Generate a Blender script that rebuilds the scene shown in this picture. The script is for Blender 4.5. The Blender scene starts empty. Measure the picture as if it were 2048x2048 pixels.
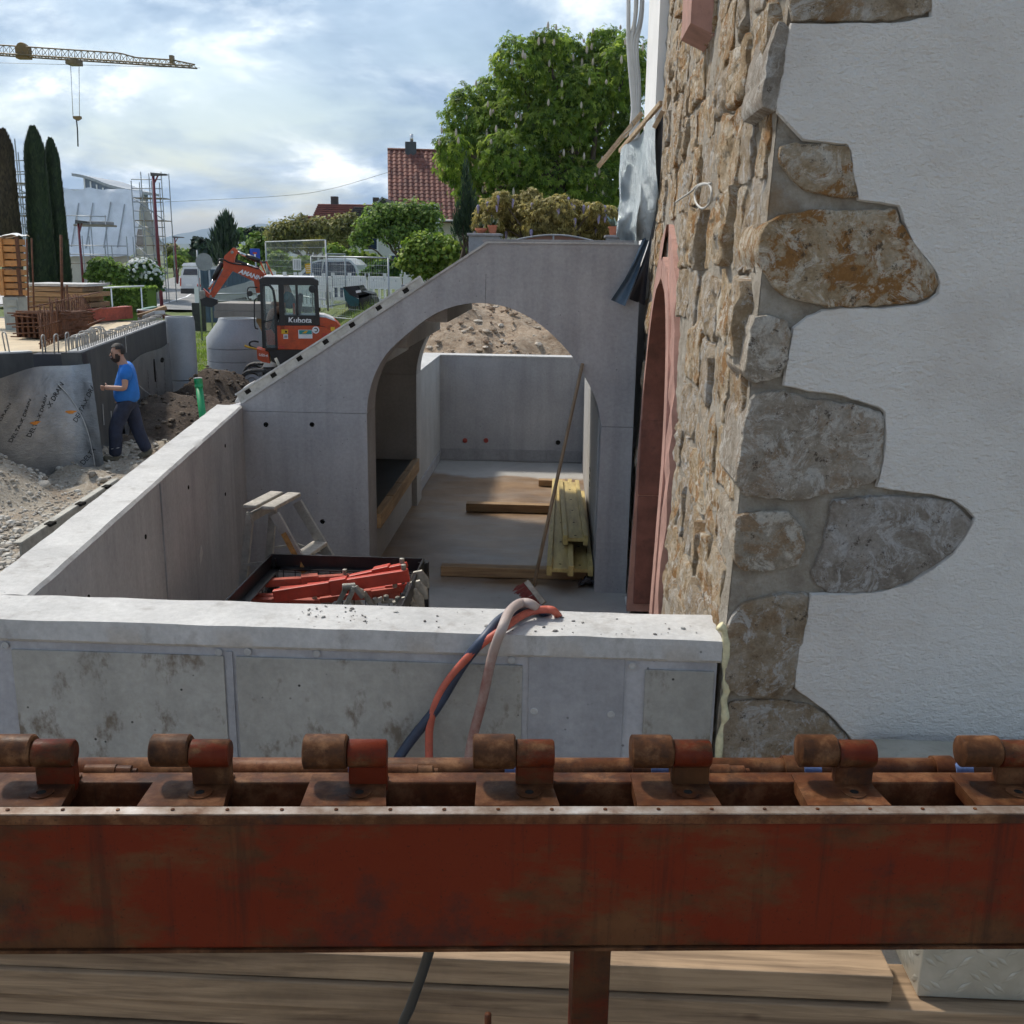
import bpy, bmesh, math, random
from mathutils import Vector, Matrix, noise
random.seed(7)
sc = bpy.context.scene
COL = sc.collection
R = math.radians

# ------------------------------------------------------------------ camera
F, CX = 2050.0, 1024.0                       # focal length in pixels of a 2048 frame
YAW, PITCH, ROLL = R(2.5), R(13.9), R(0.86)
EYE = Vector((0, 0, 3.0))
cf = Vector((-math.sin(YAW) * math.cos(PITCH), math.cos(YAW) * math.cos(PITCH), -math.sin(PITCH)))
r0 = Vector((math.cos(YAW), math.sin(YAW), 0)); u0 = r0.cross(cf)
cr = r0 * math.cos(ROLL) + u0 * math.sin(ROLL); cu = cr.cross(cf)
cam_d = bpy.data.cameras.new('camera'); cam = bpy.data.objects.new('camera', cam_d); COL.objects.link(cam)
m3 = Matrix((cr, cu, -cf)).transposed()
cam.matrix_world = Matrix.Translation(EYE) @ m3.to_4x4()
cam_d.sensor_width = 36; cam_d.lens = 36 * F / 2048; cam_d.clip_start = 0.05; cam_d.clip_end = 20000
sc.camera = cam
def ray(u, v): return cf + cr * ((u - CX) / F) - cu * ((v - CX) / F)
def at(u, v, **k):
    """point of the place seen at pixel (u, v) of the 2048 photograph on the plane x=, y= or z="""
    d = ray(u, v); (ax, val), = k.items(); i = 'xyz'.index(ax)
    return EYE + d * ((val - EYE[i]) / d[i])

# ------------------------------------------------------------------ sky and sun
SUN_AZ, SUN_EL = R(51), R(52)                # azimuth to the left of +Y
to_sun = Vector((-math.sin(SUN_AZ) * math.cos(SUN_EL), math.cos(SUN_AZ) * math.cos(SUN_EL), math.sin(SUN_EL)))
w = bpy.data.worlds.new('World'); sc.world = w; w.use_nodes = True
nt = w.node_tree; nt.nodes.clear(); N = nt.nodes.new; L = nt.links.new
out = N('ShaderNodeOutputWorld'); bg = N('ShaderNodeBackground'); L(bg.outputs[0], out.inputs[0])
sky = N('ShaderNodeTexSky'); sky.sky_type = 'NISHITA'; sky.sun_disc = False
sky.sun_elevation = SUN_EL; sky.sun_rotation = -SUN_AZ; sky.air_density = 1.2; sky.dust_density = 1.5
tc = N('ShaderNodeTexCoord'); sep = N('ShaderNodeSeparateXYZ'); L(tc.outputs['Generated'], sep.inputs[0])
def wmath(op, a, b=None, clamp=False):
    n = N('ShaderNodeMath'); n.operation = op; n.use_clamp = clamp
    for i, x in enumerate((a, b)):
        if x is None: continue
        if isinstance(x, (int, float)): n.inputs[i].default_value = x
        else: L(x, n.inputs[i])
    return n.outputs[0]
zz = wmath('ADD', wmath('MAXIMUM', sep.outputs[2], 0.0), 0.24)
comb = N('ShaderNodeCombineXYZ')
L(wmath('DIVIDE', sep.outputs[0], zz), comb.inputs[0]); L(wmath('DIVIDE', sep.outputs[1], zz), comb.inputs[1])
comb.inputs[2].default_value = 3.7
def wnoise(scale, detail, rough, off):
    mp = N('ShaderNodeMapping'); L(comb.outputs[0], mp.inputs[0]); mp.inputs[1].default_value = off
    n = N('ShaderNodeTexNoise'); n.inputs['Scale'].default_value = scale; n.inputs['Detail'].default_value = detail
    n.inputs['Roughness'].default_value = rough; n.inputs['Distortion'].default_value = 0.25
    L(mp.outputs[0], n.inputs['Vector']); return n.outputs['Fac']
def wramp(fac, pts):
    r = N('ShaderNodeValToRGB'); L(fac, r.inputs[0]); e = r.color_ramp.elements
    while len(e) < len(pts): e.new(0.5)
    for el, (p, c) in zip(e, pts): el.position = p; el.color = (*c, 1)
    return r.outputs[0]
n_cov = wnoise(1.25, 10, 0.56, (1.9, 0.9, 0)); n_shade = wnoise(1.45, 12, 0.60, (4.1, 2.2, 0))
cover = wramp(n_cov, [(0.40, (0.12, 0.12, 0.12)), (0.56, (1, 1, 1))])
cloud = wramp(n_shade, [(0.40, (1.9, 2.9, 4.2)), (0.49, (3.1, 4.1, 5.4)), (0.55, (5.2, 6.1, 7.0)), (0.62, (10.4, 10.7, 11.0))])
# clouds near the sun let more light through
vd = N('ShaderNodeVectorMath'); vd.operation = 'DOT_PRODUCT'; L(tc.outputs['Generated'], vd.inputs[0]); vd.inputs[1].default_value = (to_sun + Vector((0.22, 0, -0.25))).normalized()
glow = wmath('POWER', wmath('MAXIMUM', vd.outputs['Value'], 0.0), 7.0)
bright = wmath('ADD', wmath('MULTIPLY', glow, 0.55), 1.0)
cs = N('ShaderNodeVectorMath'); cs.operation = 'SCALE'; L(cloud, cs.inputs[0]); L(bright, cs.inputs['Scale'])
mx = N('ShaderNodeMix'); mx.data_type = 'RGBA'; L(cover, mx.inputs[0]); L(sky.outputs[0], mx.inputs[6]); L(cs.outputs[0], mx.inputs[7])
L(mx.outputs[2], bg.inputs[0]); bg.inputs[1].default_value = 0.10
sun_d = bpy.data.lights.new('sun', 'SUN'); sun_d.energy = 2.7; sun_d.angle = R(5); sun_d.color = (1, 0.93, 0.82)
sun = bpy.data.objects.new('sun', sun_d); COL.objects.link(sun); sun.location = (-10, 20, 30)
sun.rotation_euler = to_sun.to_track_quat('Z', 'Y').to_euler()
vs = sc.view_settings; vs.view_transform = 'Standard'; vs.look = 'None'; vs.exposure = 0.50; vs.gamma = 1; vs.use_curve_mapping = False
sc.cycles.use_denoising = True; sc.cycles.use_adaptive_sampling = True; sc.cycles.adaptive_threshold = 0.03; sc.cycles.max_bounces = 6; sc.cycles.transparent_max_bounces = 12

# ------------------------------------------------------------------ helpers
WL = {}                                       # world location of unrotated parents
def put(o, label=None, cat=None, group=None, kind=None):
    if label: o['label'] = label
    if cat: o['category'] = cat
    if group: o['group'] = group
    if kind: o['kind'] = kind
    return o
def thing(name, label, cat, loc=(0, 0, 0), rz=0.0, group=None):
    o = bpy.data.objects.new(name, None); COL.objects.link(o); o.empty_display_size = 0.1
    o.location = loc; o.rotation_euler = (0, 0, rz); WL[o] = Vector(loc)
    return put(o, label, cat, group)
class MB:
    def __init__(s): s.v = []; s.f = []; s.mi = []
    def face(s, pts, mi=0):
        b = len(s.v); s.v += [Vector(p) for p in pts]; s.f.append(list(range(b, b + len(pts)))); s.mi.append(mi); return s
    def add(s, vs_, fs, mi=0):
        b = len(s.v); s.v += [Vector(p) for p in vs_]
        for f in fs: s.f.append([b + i for i in f]); s.mi.append(mi)
        return s
    def box(s, c, d, rot=None, mi=0, bev=0.0):
        x, y, z = d[0] / 2, d[1] / 2, d[2] / 2; c = Vector(c)
        if bev > 0:
            bm = bmesh.new(); bmesh.ops.create_cube(bm, size=1); bmesh.ops.scale(bm, vec=d, verts=bm.verts)
            bmesh.ops.bevel(bm, geom=bm.edges[:] , offset=bev, segments=2, affect='EDGES', profile=0.5)
            bm.verts.index_update(); vs_ = [v.co.copy() for v in bm.verts]; fs = [[v.index for v in f.verts] for f in bm.faces]; bm.free()
        else:
            vs_ = [Vector((sx * x, sy * y, sz * z)) for sz in (-1, 1) for sy in (-1, 1) for sx in (-1, 1)]
            fs = [(0, 2, 3, 1), (4, 5, 7, 6), (0, 1, 5, 4), (2, 6, 7, 3), (0, 4, 6, 2), (1, 3, 7, 5)]
        if rot is not None: vs_ = [rot @ v for v in vs_]
        return s.add([c + v for v in vs_], fs, mi)
    def span(s, lo, hi, mi=0, bev=0.0):
        lo, hi = Vector(lo), Vector(hi); return s.box((lo + hi) / 2, hi - lo, None, mi, bev)
    def bar(s, p, q, w_, h_, up=(0, 0, 1), mi=0, bev=0.0):
        p, q = Vector(p), Vector(q); d = q - p; ln = d.length; ex = d.normalized(); up = Vector(up)
        ey = up.cross(ex)
        if ey.length < 1e-4: ey = Vector((0, 1, 0)).cross(ex)
        ey.normalize(); ez = ex.cross(ey)
        return s.box((p + q) / 2, (ln, w_, h_), Matrix((ex, ey, ez)).transposed(), mi, bev)
    def tube(s, pts, r, n=10, cap=True, mi=0, closed=False):
        pts = [Vector(p) for p in pts]; m = len(pts); b = len(s.v)
        rs = r if isinstance(r, (list, tuple)) else [r] * m
        t0 = (pts[1] - pts[0]).normalized(); a = t0.orthogonal().normalized()
        for i, p in enumerate(pts):
            t = (pts[min(i + 1, m - 1)] - pts[max(i - 1, 0)])
            if t.length < 1e-9: t = t0
            t.normalize(); a = (a - t * a.dot(t))
            if a.length < 1e-6: a = t.orthogonal()
            a.normalize(); c = t.cross(a)
            for k in range(n):
                q = 2 * math.pi * k / n; s.v.append(p + (a * math.cos(q) + c * math.sin(q)) * rs[i])
        for i in range(m - 1):
            for k in range(n):
                s.f.append([b + i * n + k, b + i * n + (k + 1) % n, b + (i + 1) * n + (k + 1) % n, b + (i + 1) * n + k]); s.mi.append(mi)
        if cap:
            s.f.append([b + k for k in range(n)][::-1]); s.mi.append(mi)
            s.f.append([b + (m - 1) * n + k for k in range(n)]); s.mi.append(mi)
        return s
    def lathe(s, o, prof, n=16, mi=0, axis=None):
        """prof: list of (radius, height) along axis from o"""
        o = Vector(o); ax = Vector(axis or (0, 0, 1)).normalized(); a = ax.orthogonal().normalized(); c = ax.cross(a); b = len(s.v)
        for r_, h in prof:
            for k in range(n):
                q = 2 * math.pi * k / n; s.v.append(o + ax * h + (a * math.cos(q) + c * math.sin(q)) * r_)
        for i in range(len(prof) - 1):
            for k in range(n):
                s.f.append([b + i * n + k, b + i * n + (k + 1) % n, b + (i + 1) * n + (k + 1) % n, b + (i + 1) * n + k]); s.mi.append(mi)
        s.f.append([b + k for k in range(n)][::-1]); s.mi.append(mi)
        s.f.append([b + (len(prof) - 1) * n + k for k in range(n)]); s.mi.append(mi)
        return s
    def prism(s, poly, d, mi=0):
        """poly: list of 3D points, d: extrusion vector"""
        poly = [Vector(p) for p in poly]; d = Vector(d); n = len(poly); b = len(s.v)
        s.v += poly + [p + d for p in poly]
        s.f.append(list(range(b, b + n))[::-1]); s.f.append(list(range(b + n, b + 2 * n))); s.mi += [mi, mi]
        for i in range(n):
            j = (i + 1) % n; s.f.append([b + i, b + j, b + n + j, b + n + i]); s.mi.append(mi)
        return s
    def grid(s, fn, nu, nv, mi=0):
        b = len(s.v)
        for j in range(nv + 1):
            for i in range(nu + 1): s.v.append(Vector(fn(i / nu, j / nv)))
        for j in range(nv):
            for i in range(nu):
                a = b + j * (nu + 1) + i; s.f.append([a, a + 1, a + nu + 2, a + nu + 1]); s.mi.append(mi)
        return s
    def mesh(s, name, mats, smooth=False, fix=True):
        me = bpy.data.meshes.new(name); me.from_pydata([tuple(v) for v in s.v], [], s.f)
        if not isinstance(mats, (list, tuple)): mats = [mats]
        for m in mats: me.materials.append(m)
        if len(mats) > 1: me.polygons.foreach_set('material_index', s.mi)
        if fix:
            bm = bmesh.new(); bm.from_mesh(me); bmesh.ops.recalc_face_normals(bm, faces=bm.faces); bm.to_mesh(me); bm.free()
        if smooth is True: me.polygons.foreach_set('use_smooth', [True] * len(me.polygons))
        elif smooth:
            me.polygons.foreach_set('use_smooth', [True] * len(me.polygons)); me.set_sharp_from_angle(angle=R(smooth))
        me.update(); return me
    def build(s, name, mats, parent=None, smooth=False, local=False, fix=True):
        return link(name, s.mesh(name, mats, smooth, fix), parent, local)
def link(name, me, parent=None, local=False, loc=None):
    o = bpy.data.objects.new(name, me); COL.objects.link(o)
    if parent is not None:
        o.parent = parent
        if not local:
            o.location = -WL.get(parent, Vector((0, 0, 0))); WL[o] = Vector((0, 0, 0))
    if loc is not None: o.location = loc
    return o
def struct(name, mb, m, smooth=False, kind='structure'):
    return put(mb.build(name, m, None, smooth), kind=kind)
def text_mesh(txt, size, m, depth=0.002, shear=0.0, bold=0.0):
    cu_ = bpy.data.curves.new('lettering', 'FONT'); cu_.body = txt; cu_.size = size; cu_.extrude = depth; cu_.shear = shear; cu_.offset = bold
    cu_.align_x = 'CENTER'; cu_.align_y = 'CENTER'; cu_.resolution_u = 3
    o = bpy.data.objects.new('lettering', cu_); COL.objects.link(o); bpy.context.view_layer.update()
    me = bpy.data.meshes.new_from_object(o.evaluated_get(bpy.context.evaluated_depsgraph_get()))
    bpy.data.objects.remove(o); me.materials.clear(); me.materials.append(m); return me
def curve_pts(ctrl, n=8):
    """Catmull-Rom through the control points"""
    P_ = [Vector(p) for p in ctrl]; P_ = [P_[0] * 2 - P_[1]] + P_ + [P_[-1] * 2 - P_[-2]]; o = []
    for i in range(1, len(P_) - 2):
        a, b, c, d = P_[i - 1:i + 3]
        for k in range(n):
            t = k / n; o.append(0.5 * ((2 * b) + (c - a) * t + (2 * a - 5 * b + 4 * c - d) * t * t + (3 * b - a - 3 * c + d) * t ** 3))
    o.append(P_[-2]); return o
def fbm(p, oct_=4, lac=2.1, gain=0.5):
    a = 1.0; s_ = 0.0; p = Vector(p)
    for _ in range(oct_): s_ += a * noise.noise(p); p = p * lac + Vector((3.1, 1.7, 5.3)); a *= gain
    return s_

# ------------------------------------------------------------------ materials
MATS = {}
class NT:
    def __init__(s, name):
        s.m = bpy.data.materials.new(name); s.m.use_nodes = True; s.t = s.m.node_tree
        s.b = s.t.nodes['Principled BSDF']; s.co = s.n('ShaderNodeTexCoord').outputs['Object']; MATS[name] = s.m
    def n(s, k): return s.t.nodes.new(k)
    def l(s, a, b): s.t.links.new(a, b)
    def mapping(s, scale=(1, 1, 1), rot=(0, 0, 0), loc=(0, 0, 0), src=None):
        m = s.n('ShaderNodeMapping'); s.l(src or s.co, m.inputs[0]); m.inputs['Scale'].default_value = scale; m.inputs['Rotation'].default_value = rot; m.inputs['Location'].default_value = loc
        return m.outputs[0]
    def noise(s, scale, detail=5, rough=0.55, src=None, dist=0.0):
        n = s.n('ShaderNodeTexNoise'); n.inputs['Scale'].default_value = scale; n.inputs['Detail'].default_value = detail
        n.inputs['Roughness'].default_value = rough; n.inputs['Distortion'].default_value = dist; s.l(src or s.co, n.inputs['Vector']); return n.outputs['Fac']
    def voro(s, scale, feature='F1', src=None, rand=1.0):
        n = s.n('ShaderNodeTexVoronoi'); n.feature = feature; n.inputs['Scale'].default_value = scale; n.inputs['Randomness'].default_value = rand
        s.l(src or s.co, n.inputs['Vector']); return n.outputs['Distance']
    def ramp(s, fac, pts):
        r = s.n('ShaderNodeValToRGB'); s.l(fac, r.inputs[0]); e = r.color_ramp.elements
        while len(e) < len(pts): e.new(0.5)
        for el, (p, c) in zip(e, pts):
            el.position = p; el.color = (*c, 1) if isinstance(c, (tuple, list)) else (c, c, c, 1)
        return r.outputs[0]
    def mix(s, fac, a, b, blend='MIX'):
        m = s.n('ShaderNodeMix'); m.data_type = 'RGBA'; m.blend_type = blend
        for i, x in ((0, fac), (6, a), (7, b)):
            if isinstance(x, (int, float)): m.inputs[i].default_value = x
            elif isinstance(x, (tuple, list)): m.inputs[i].default_value = (*x, 1)
            else: s.l(x, m.inputs[i])
        return m.outputs[2]
    def math(s, op, a, b=None, clamp=False):
        n = s.n('ShaderNodeMath'); n.operation = op; n.use_clamp = clamp
        for i, x in enumerate((a, b)):
            if x is None: continue
            if isinstance(x, (int, float)): n.inputs[i].default_value = x
            else: s.l(x, n.inputs[i])
        return n.outputs[0]
    def bump(s, h, strength=0.3, dist=0.01):
        b = s.n('ShaderNodeBump'); b.inputs['Strength'].default_value = strength; b.inputs['Distance'].default_value = dist
        s.l(h, b.inputs['Height']); s.l(b.outputs[0], s.b.inputs['Normal']); return s
    def set(s, col=None, rough=0.8, metal=0.0, spec=None):
        for key, x in (('Base Color', col), ('Roughness', rough), ('Metallic', metal)):
            if x is None: continue
            i = s.b.inputs[key]
            if isinstance(x, (int, float)): i.default_value = x
            elif isinstance(x, (tuple, list)): i.default_value = (*x, 1)
            else: s.l(x, i)
        if spec is not None: s.b.inputs['Specular IOR Level'].default_value = spec
        return s
    def rand(s): return s.n('ShaderNodeObjectInfo').outputs['Random']
def plain(name, col, rough=0.7, metal=0.0, var=0.18, scale=6.0, bump=0.0, bscale=60, grime=0.0, rnd=0.0):
    """one colour with uneven tone, optional grime and relief"""
    s = NT(name); c = Vector(col); f = s.noise(scale, 6, 0.6)
    k = s.ramp(f, [(0.3, tuple(c * (1 - var))), (0.7, tuple(min(1, x) for x in c * (1 + var)))])
    if grime: k = s.mix(s.ramp(s.noise(scale * 2.3, 8, 0.7), [(0.5, 0.0), (0.68, grime)]), k, tuple(c * 0.25 + Vector((0.03, 0.025, 0.02))))
    if rnd:
        k = s.mix(1.0, k, s.ramp(s.rand(), [(0.0, 1 - rnd), (1.0, 1 + 0.0)]), 'MULTIPLY')
    s.set(k, rough, metal)
    if bump: s.bump(s.noise(bscale, 6, 0.65), bump, 0.01)
    return s.m
def concrete(name, c0, c1, streak=0.25, pit=0.5, mottle=1.6, stain=0.0, bump=0.25):
    s = NT(name)
    a = s.ramp(s.noise(mottle, 8, 0.62), [(0.32, c0), (0.68, c1)])
    st = s.noise(3.0, 5, 0.6, s.mapping((2.6, 2.6, 0.22)))
    a = s.mix(s.ramp(st, [(0.45, 0.0), (0.75, streak)]), a, tuple(Vector(c0) * 0.55))
    fine = s.ramp(s.noise(38, 6, 0.7), [(0.3, 0.86), (0.7, 1.1)])
    a = s.mix(1.0, a, fine, 'MULTIPLY')
    pits = s.voro(17); gate = s.noise(5.0, 3, 0.5)
    pm = s.math('MULTIPLY', s.ramp(pits, [(0.055, 1.0), (0.08, 0.0)]), s.ramp(gate, [(0.47, 0.0), (0.55, pit)]))
    a = s.mix(pm, a, (0.035, 0.033, 0.03))
    if stain:
        q = s.noise(9.0, 7, 0.7, s.mapping((1, 1, 0.6))); a = s.mix(s.ramp(q, [(0.54, 0.0), (0.64, stain)]), a, (0.10, 0.065, 0.035))
    s.set(a, s.ramp(s.noise(4, 4), [(0.3, 0.62), (0.7, 0.85)]))
    s.bump(s.math('SUBTRACT', s.noise(55, 7, 0.7), s.math('MULTIPLY', pm, 1.4)), bump, 0.006)
    return s.m
conc = concrete('concrete', (0.31, 0.31, 0.325), (0.43, 0.428, 0.44), 0.42, 0.6)
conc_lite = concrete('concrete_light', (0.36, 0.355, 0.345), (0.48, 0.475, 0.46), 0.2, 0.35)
conc_form = concrete('concrete_formwork', (0.285, 0.275, 0.245), (0.41, 0.40, 0.365), 0.3, 1.0, 2.6, 0.75)
conc_dark = concrete('concrete_damp', (0.25, 0.25, 0.262), (0.36, 0.36, 0.372), 0.3, 0.5, 3.2)
conc_ring = concrete('concrete_precast', (0.33, 0.35, 0.37), (0.43, 0.45, 0.47), 0.12, 0.25)
conc_top = concrete('concrete_trowelled', (0.40, 0.398, 0.39), (0.54, 0.535, 0.52), 0.0, 0.5, 3.5, 0.25, 0.5)
dark_hole = plain('hole_shadow', (0.02, 0.018, 0.016), 0.95); dark_hole.node_tree.nodes['Principled BSDF'].inputs['Specular IOR Level'].default_value = 0.05

def floor_mat():
    s = NT('muddy_floor')
    a = s.ramp(s.noise(1.8, 8, 0.62), [(0.3, (0.30, 0.295, 0.28)), (0.7, (0.42, 0.41, 0.39))])
    sp = s.n('ShaderNodeSeparateXYZ'); s.l(s.co, sp.inputs[0])
    # dried mud lies through the passage and thins out towards both ends
    wob = s.math('MULTIPLY', s.math('SUBTRACT', s.noise(1.3, 4, 0.5), 0.5), 1.6)
    yy = s.math('ADD', sp.outputs[1], wob)
    gate = s.math('MULTIPLY', s.ramp(s.math('DIVIDE', yy, 20), [(0.365, 0.0), (0.395, 1.0)]), s.ramp(s.math('DIVIDE', yy, 20), [(0.572, 1.0), (0.582, 0.0)]))
    mud = s.ramp(s.noise(2.4, 7, 0.62), [(0.3, (0.14, 0.082, 0.043)), (0.7, (0.31, 0.205, 0.12))])
    g2 = s.math('MULTIPLY', gate, s.ramp(s.noise(2.2, 6, 0.6, s.mapping((0.6, 1.4, 1))), [(0.3, 0.6), (0.55, 1.0)]))
    a = s.mix(g2, a, mud)
    a = s.mix(s.ramp(s.noise(24, 6, 0.7), [(0.62, 0.0), (0.7, 0.5)]), a, (0.08, 0.07, 0.06))
    s.set(a, s.ramp(gate, [(0.0, 0.8), (1.0, 0.42)]))
    s.bump(s.noise(30, 7, 0.65), 0.3, 0.008); return s.m
mud_floor = floor_mat()
def rust_mat(name, red=0.5, scale=4.0):
    s = NT(name)
    a = s.ramp(s.noise(scale * 1.7, 8, 0.68), [(0.28, (0.026, 0.013, 0.008)), (0.5, (0.088, 0.036, 0.015)), (0.72, (0.23, 0.115, 0.055) if red < 0.8 else (0.12, 0.05, 0.02))])
    p = s.ramp(s.noise(scale, 10, 0.72, s.mapping((0.7, 1, 1.6))), [(0.44, 0.0), (0.53, red)])
    a = s.mix(p, a, (0.125, 0.014, 0.0045))
    g = s.ramp(s.noise(scale * 0.9, 10, 0.74, s.mapping((1, 1, 1), loc=(5, 3, 1))), [(0.54, 0.0), (0.64, 0.8)])
    a = s.mix(g, a, (0.035, 0.020, 0.016))
    sc_ = s.ramp(s.noise(60, 5, 0.7, s.mapping((0.25, 1, 1))), [(0.66, 0.0), (0.74, 0.5)])
    a = s.mix(sc_, a, (0.03, 0.018, 0.014))
    a = s.mix(1.0, a, s.ramp(s.rand(), [(0.0, 0.72), (1.0, 1.12)]), 'MULTIPLY')
    a = s.mix(s.ramp(s.noise(170, 4, 0.75), [(0.61, 0.0), (0.67, 0.6)]), a, (0.02, 0.011, 0.008))
    st = s.ramp(s.noise(3.0, 6, 0.7, s.mapping((9, 9, 0.5))), [(0.56, 0.0), (0.68, 0.45)]); a = s.mix(st, a, (0.028, 0.014, 0.010))
    s.set(a, s.ramp(s.noise(scale * 3, 5), [(0.3, 0.34), (0.7, 0.6)]), 0.0, 0.10)
    s.bump(s.noise(90, 6, 0.7), 0.25, 0.003); return s.m
rust = rust_mat('rusty_steel', 0.15, 9.0); rust_red = rust_mat('rusty_red_paint', 0.85, 2.6)
def bare_mat():
    s = NT('worn_steel_edge')
    a = s.ramp(s.noise(16, 6, 0.7), [(0.3, (0.16, 0.085, 0.05)), (0.5, (0.34, 0.27, 0.22)), (0.7, (0.50, 0.46, 0.42))])
    s.set(a, 0.36, 0.55); s.bump(s.noise(80, 5, 0.7), 0.2, 0.002); return s.m
worn = bare_mat()
def stone_mat(name, ochre=1.0, grey=0.0, lime=0.53):
    s = NT(name); r_ = s.rand()
    big = s.noise(7.5, 11, 0.76, dist=0.3)
    a = s.ramp(big, [(0.34, (0.26, 0.175, 0.095)), (0.45, (0.48, 0.36, 0.225)), (0.54, (0.58, 0.48, 0.355)), (0.66, (0.66, 0.60, 0.51))])
    if grey: a = s.mix(grey, a, s.ramp(big, [(0.36, (0.30, 0.265, 0.225)), (0.50, (0.48, 0.44, 0.39)), (0.64, (0.62, 0.58, 0.53))]))
    o = s.math('MULTIPLY', s.ramp(s.noise(8, 11, 0.78, s.mapping(loc=(7, 2, 4)), 0.4), [(0.51, 0.0), (0.55, ochre)]), s.ramp(r_, [(0.2, 0.15), (0.7, 1.0)]))
    a = s.mix(o, a, (0.38, 0.195, 0.06))
    a = s.mix(s.ramp(s.noise(12, 12, 0.82, dist=0.7), [(lime, 0.0), (lime + 0.055, 0.92)]), a, (0.76, 0.74, 0.70))
    a = s.mix(s.ramp(s.noise(30, 10, 0.8, s.mapping(loc=(1, 9, 2))), [(0.575, 0.0), (0.62, 0.85)]), a, (0.085, 0.06, 0.04))
    a = s.mix(1.0, a, s.ramp(s.noise(95, 6, 0.8), [(0.3, 0.74), (0.7, 1.22)]), 'MULTIPLY')
    a = s.mix(1.0, a, s.ramp(r_, [(0.0, (0.86, 0.86, 0.88)), (0.5, (1.0, 0.97, 0.92)), (1.0, (1.12, 1.04, 0.90))]), 'MULTIPLY')
    s.set(a, 0.92)
    h = s.math('ADD', s.math('MULTIPLY', s.noise(80, 8, 0.82), 0.8), s.noise(22, 11, 0.78)); s.bump(h, 1.0, 0.03); return s.m
stone = stone_mat('limestone_rubble', 0.9, 0.0, 0.52)
def mortar_mat():
    s = NT('old_mortar')
    a = s.ramp(s.noise(13, 9, 0.75), [(0.3, (0.27, 0.225, 0.175)), (0.5, (0.42, 0.37, 0.30)), (0.7, (0.58, 0.54, 0.47))])
    a = s.mix(s.ramp(s.noise(5, 6, 0.65, s.mapping(loc=(3, 3, 3))), [(0.56, 0.0), (0.68, 0.7)]), a, (0.30, 0.18, 0.075))
    s.set(a, 0.95); s.bump(s.math('ADD', s.noise(22, 9, 0.75), s.math('MULTIPLY', s.noise(70, 6, 0.75), 0.5)), 1.0, 0.03); return s.m
mortar = mortar_mat()
def plaster_mat():
    s = NT('roughcast_plaster')
    a = s.ramp(s.noise(1.1, 6, 0.6), [(0.3, (0.77, 0.735, 0.68)), (0.7, (0.87, 0.835, 0.78))])
    a = s.mix(s.ramp(s.noise(2.6, 5, 0.6, s.mapping(loc=(2, 5, 8))), [(0.50, 0.0), (0.68, 0.45)]), a, (0.60, 0.545, 0.49))
    s.set(a, 0.92)
    h = s.math('ADD', s.noise(95, 5, 0.65, s.mapping((1, 1, 1.5))), s.math('MULTIPLY', s.noise(42, 5, 0.65, s.mapping((1, 1, 1.8))), 1.0)); h = s.math('ADD', h, s.math('MULTIPLY', s.noise(6, 4, 0.6, s.mapping((1, 1, 1.6))), 2.2)); s.bump(h, 0.9, 0.018); return s.m
plaster = plaster_mat()
plaster_white = plain('smooth_white_plaster', (0.72, 0.72, 0.71), 0.9, 0, 0.06, 3, 0.2, 120)
pink = plain('pink_sandstone', (0.40, 0.225, 0.18), 0.9, 0, 0.22, 5, 0.5, 40, 0.35)
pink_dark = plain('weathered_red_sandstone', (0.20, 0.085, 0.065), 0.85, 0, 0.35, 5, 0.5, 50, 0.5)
def wood_mat(name, c0, c1, axis=0, scale=1.0, rough=0.75, rnd=0.25):
    s = NT(name); sc3 = [14 * scale] * 3; sc3[axis] = 0.9 * scale
    g = s.noise(2.2, 7, 0.62, s.mapping(tuple(sc3)), 0.6)
    a = s.ramp(g, [(0.32, c0), (0.62, c1)])
    a = s.mix(s.ramp(s.noise(2.5 * scale, 6, 0.65), [(0.52, 0.0), (0.75, 0.45)]), a, tuple(Vector(c0) * 0.5))
    kn = s.voro(2.6 * scale, src=s.mapping(tuple([2.4 if i != axis else 0.9 for i in range(3)])))
    a = s.mix(s.ramp(kn, [(0.06, 0.85), (0.10, 0.0)]), a, (0.06, 0.03, 0.015))
    a = s.mix(1.0, a, s.ramp(s.rand(), [(0, 1 - rnd), (1, 1.0)]), 'MULTIPLY')
    s.set(a, rough); s.bump(g, 0.25, 0.004); return s.m
wood = wood_mat('weathered_timber', (0.15, 0.095, 0.055), (0.40, 0.275, 0.165))
wood_y = wood_mat('sawn_timber', (0.27, 0.16, 0.075), (0.50, 0.34, 0.18), 1)
wood_x = wood_mat('sawn_timber_cross', (0.22, 0.13, 0.065), (0.44, 0.28, 0.14), 0)
def yellow_mat():
    s = NT('yellow_formwork_lacquer')
    a = s.ramp(s.noise(3, 7, 0.65, s.mapping((6, 0.8, 6))), [(0.3, (0.30, 0.22, 0.08)), (0.6, (0.54, 0.42, 0.16)), (0.8, (0.48, 0.42, 0.27))])
    a = s.mix(s.ramp(s.noise(14, 7, 0.7), [(0.6, 0.0), (0.72, 0.6)]), a, (0.12, 0.085, 0.04)); s.set(a, 0.6); s.bump(s.noise(40, 5), 0.2, 0.003); return s.m
yellow = yellow_mat()
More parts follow.
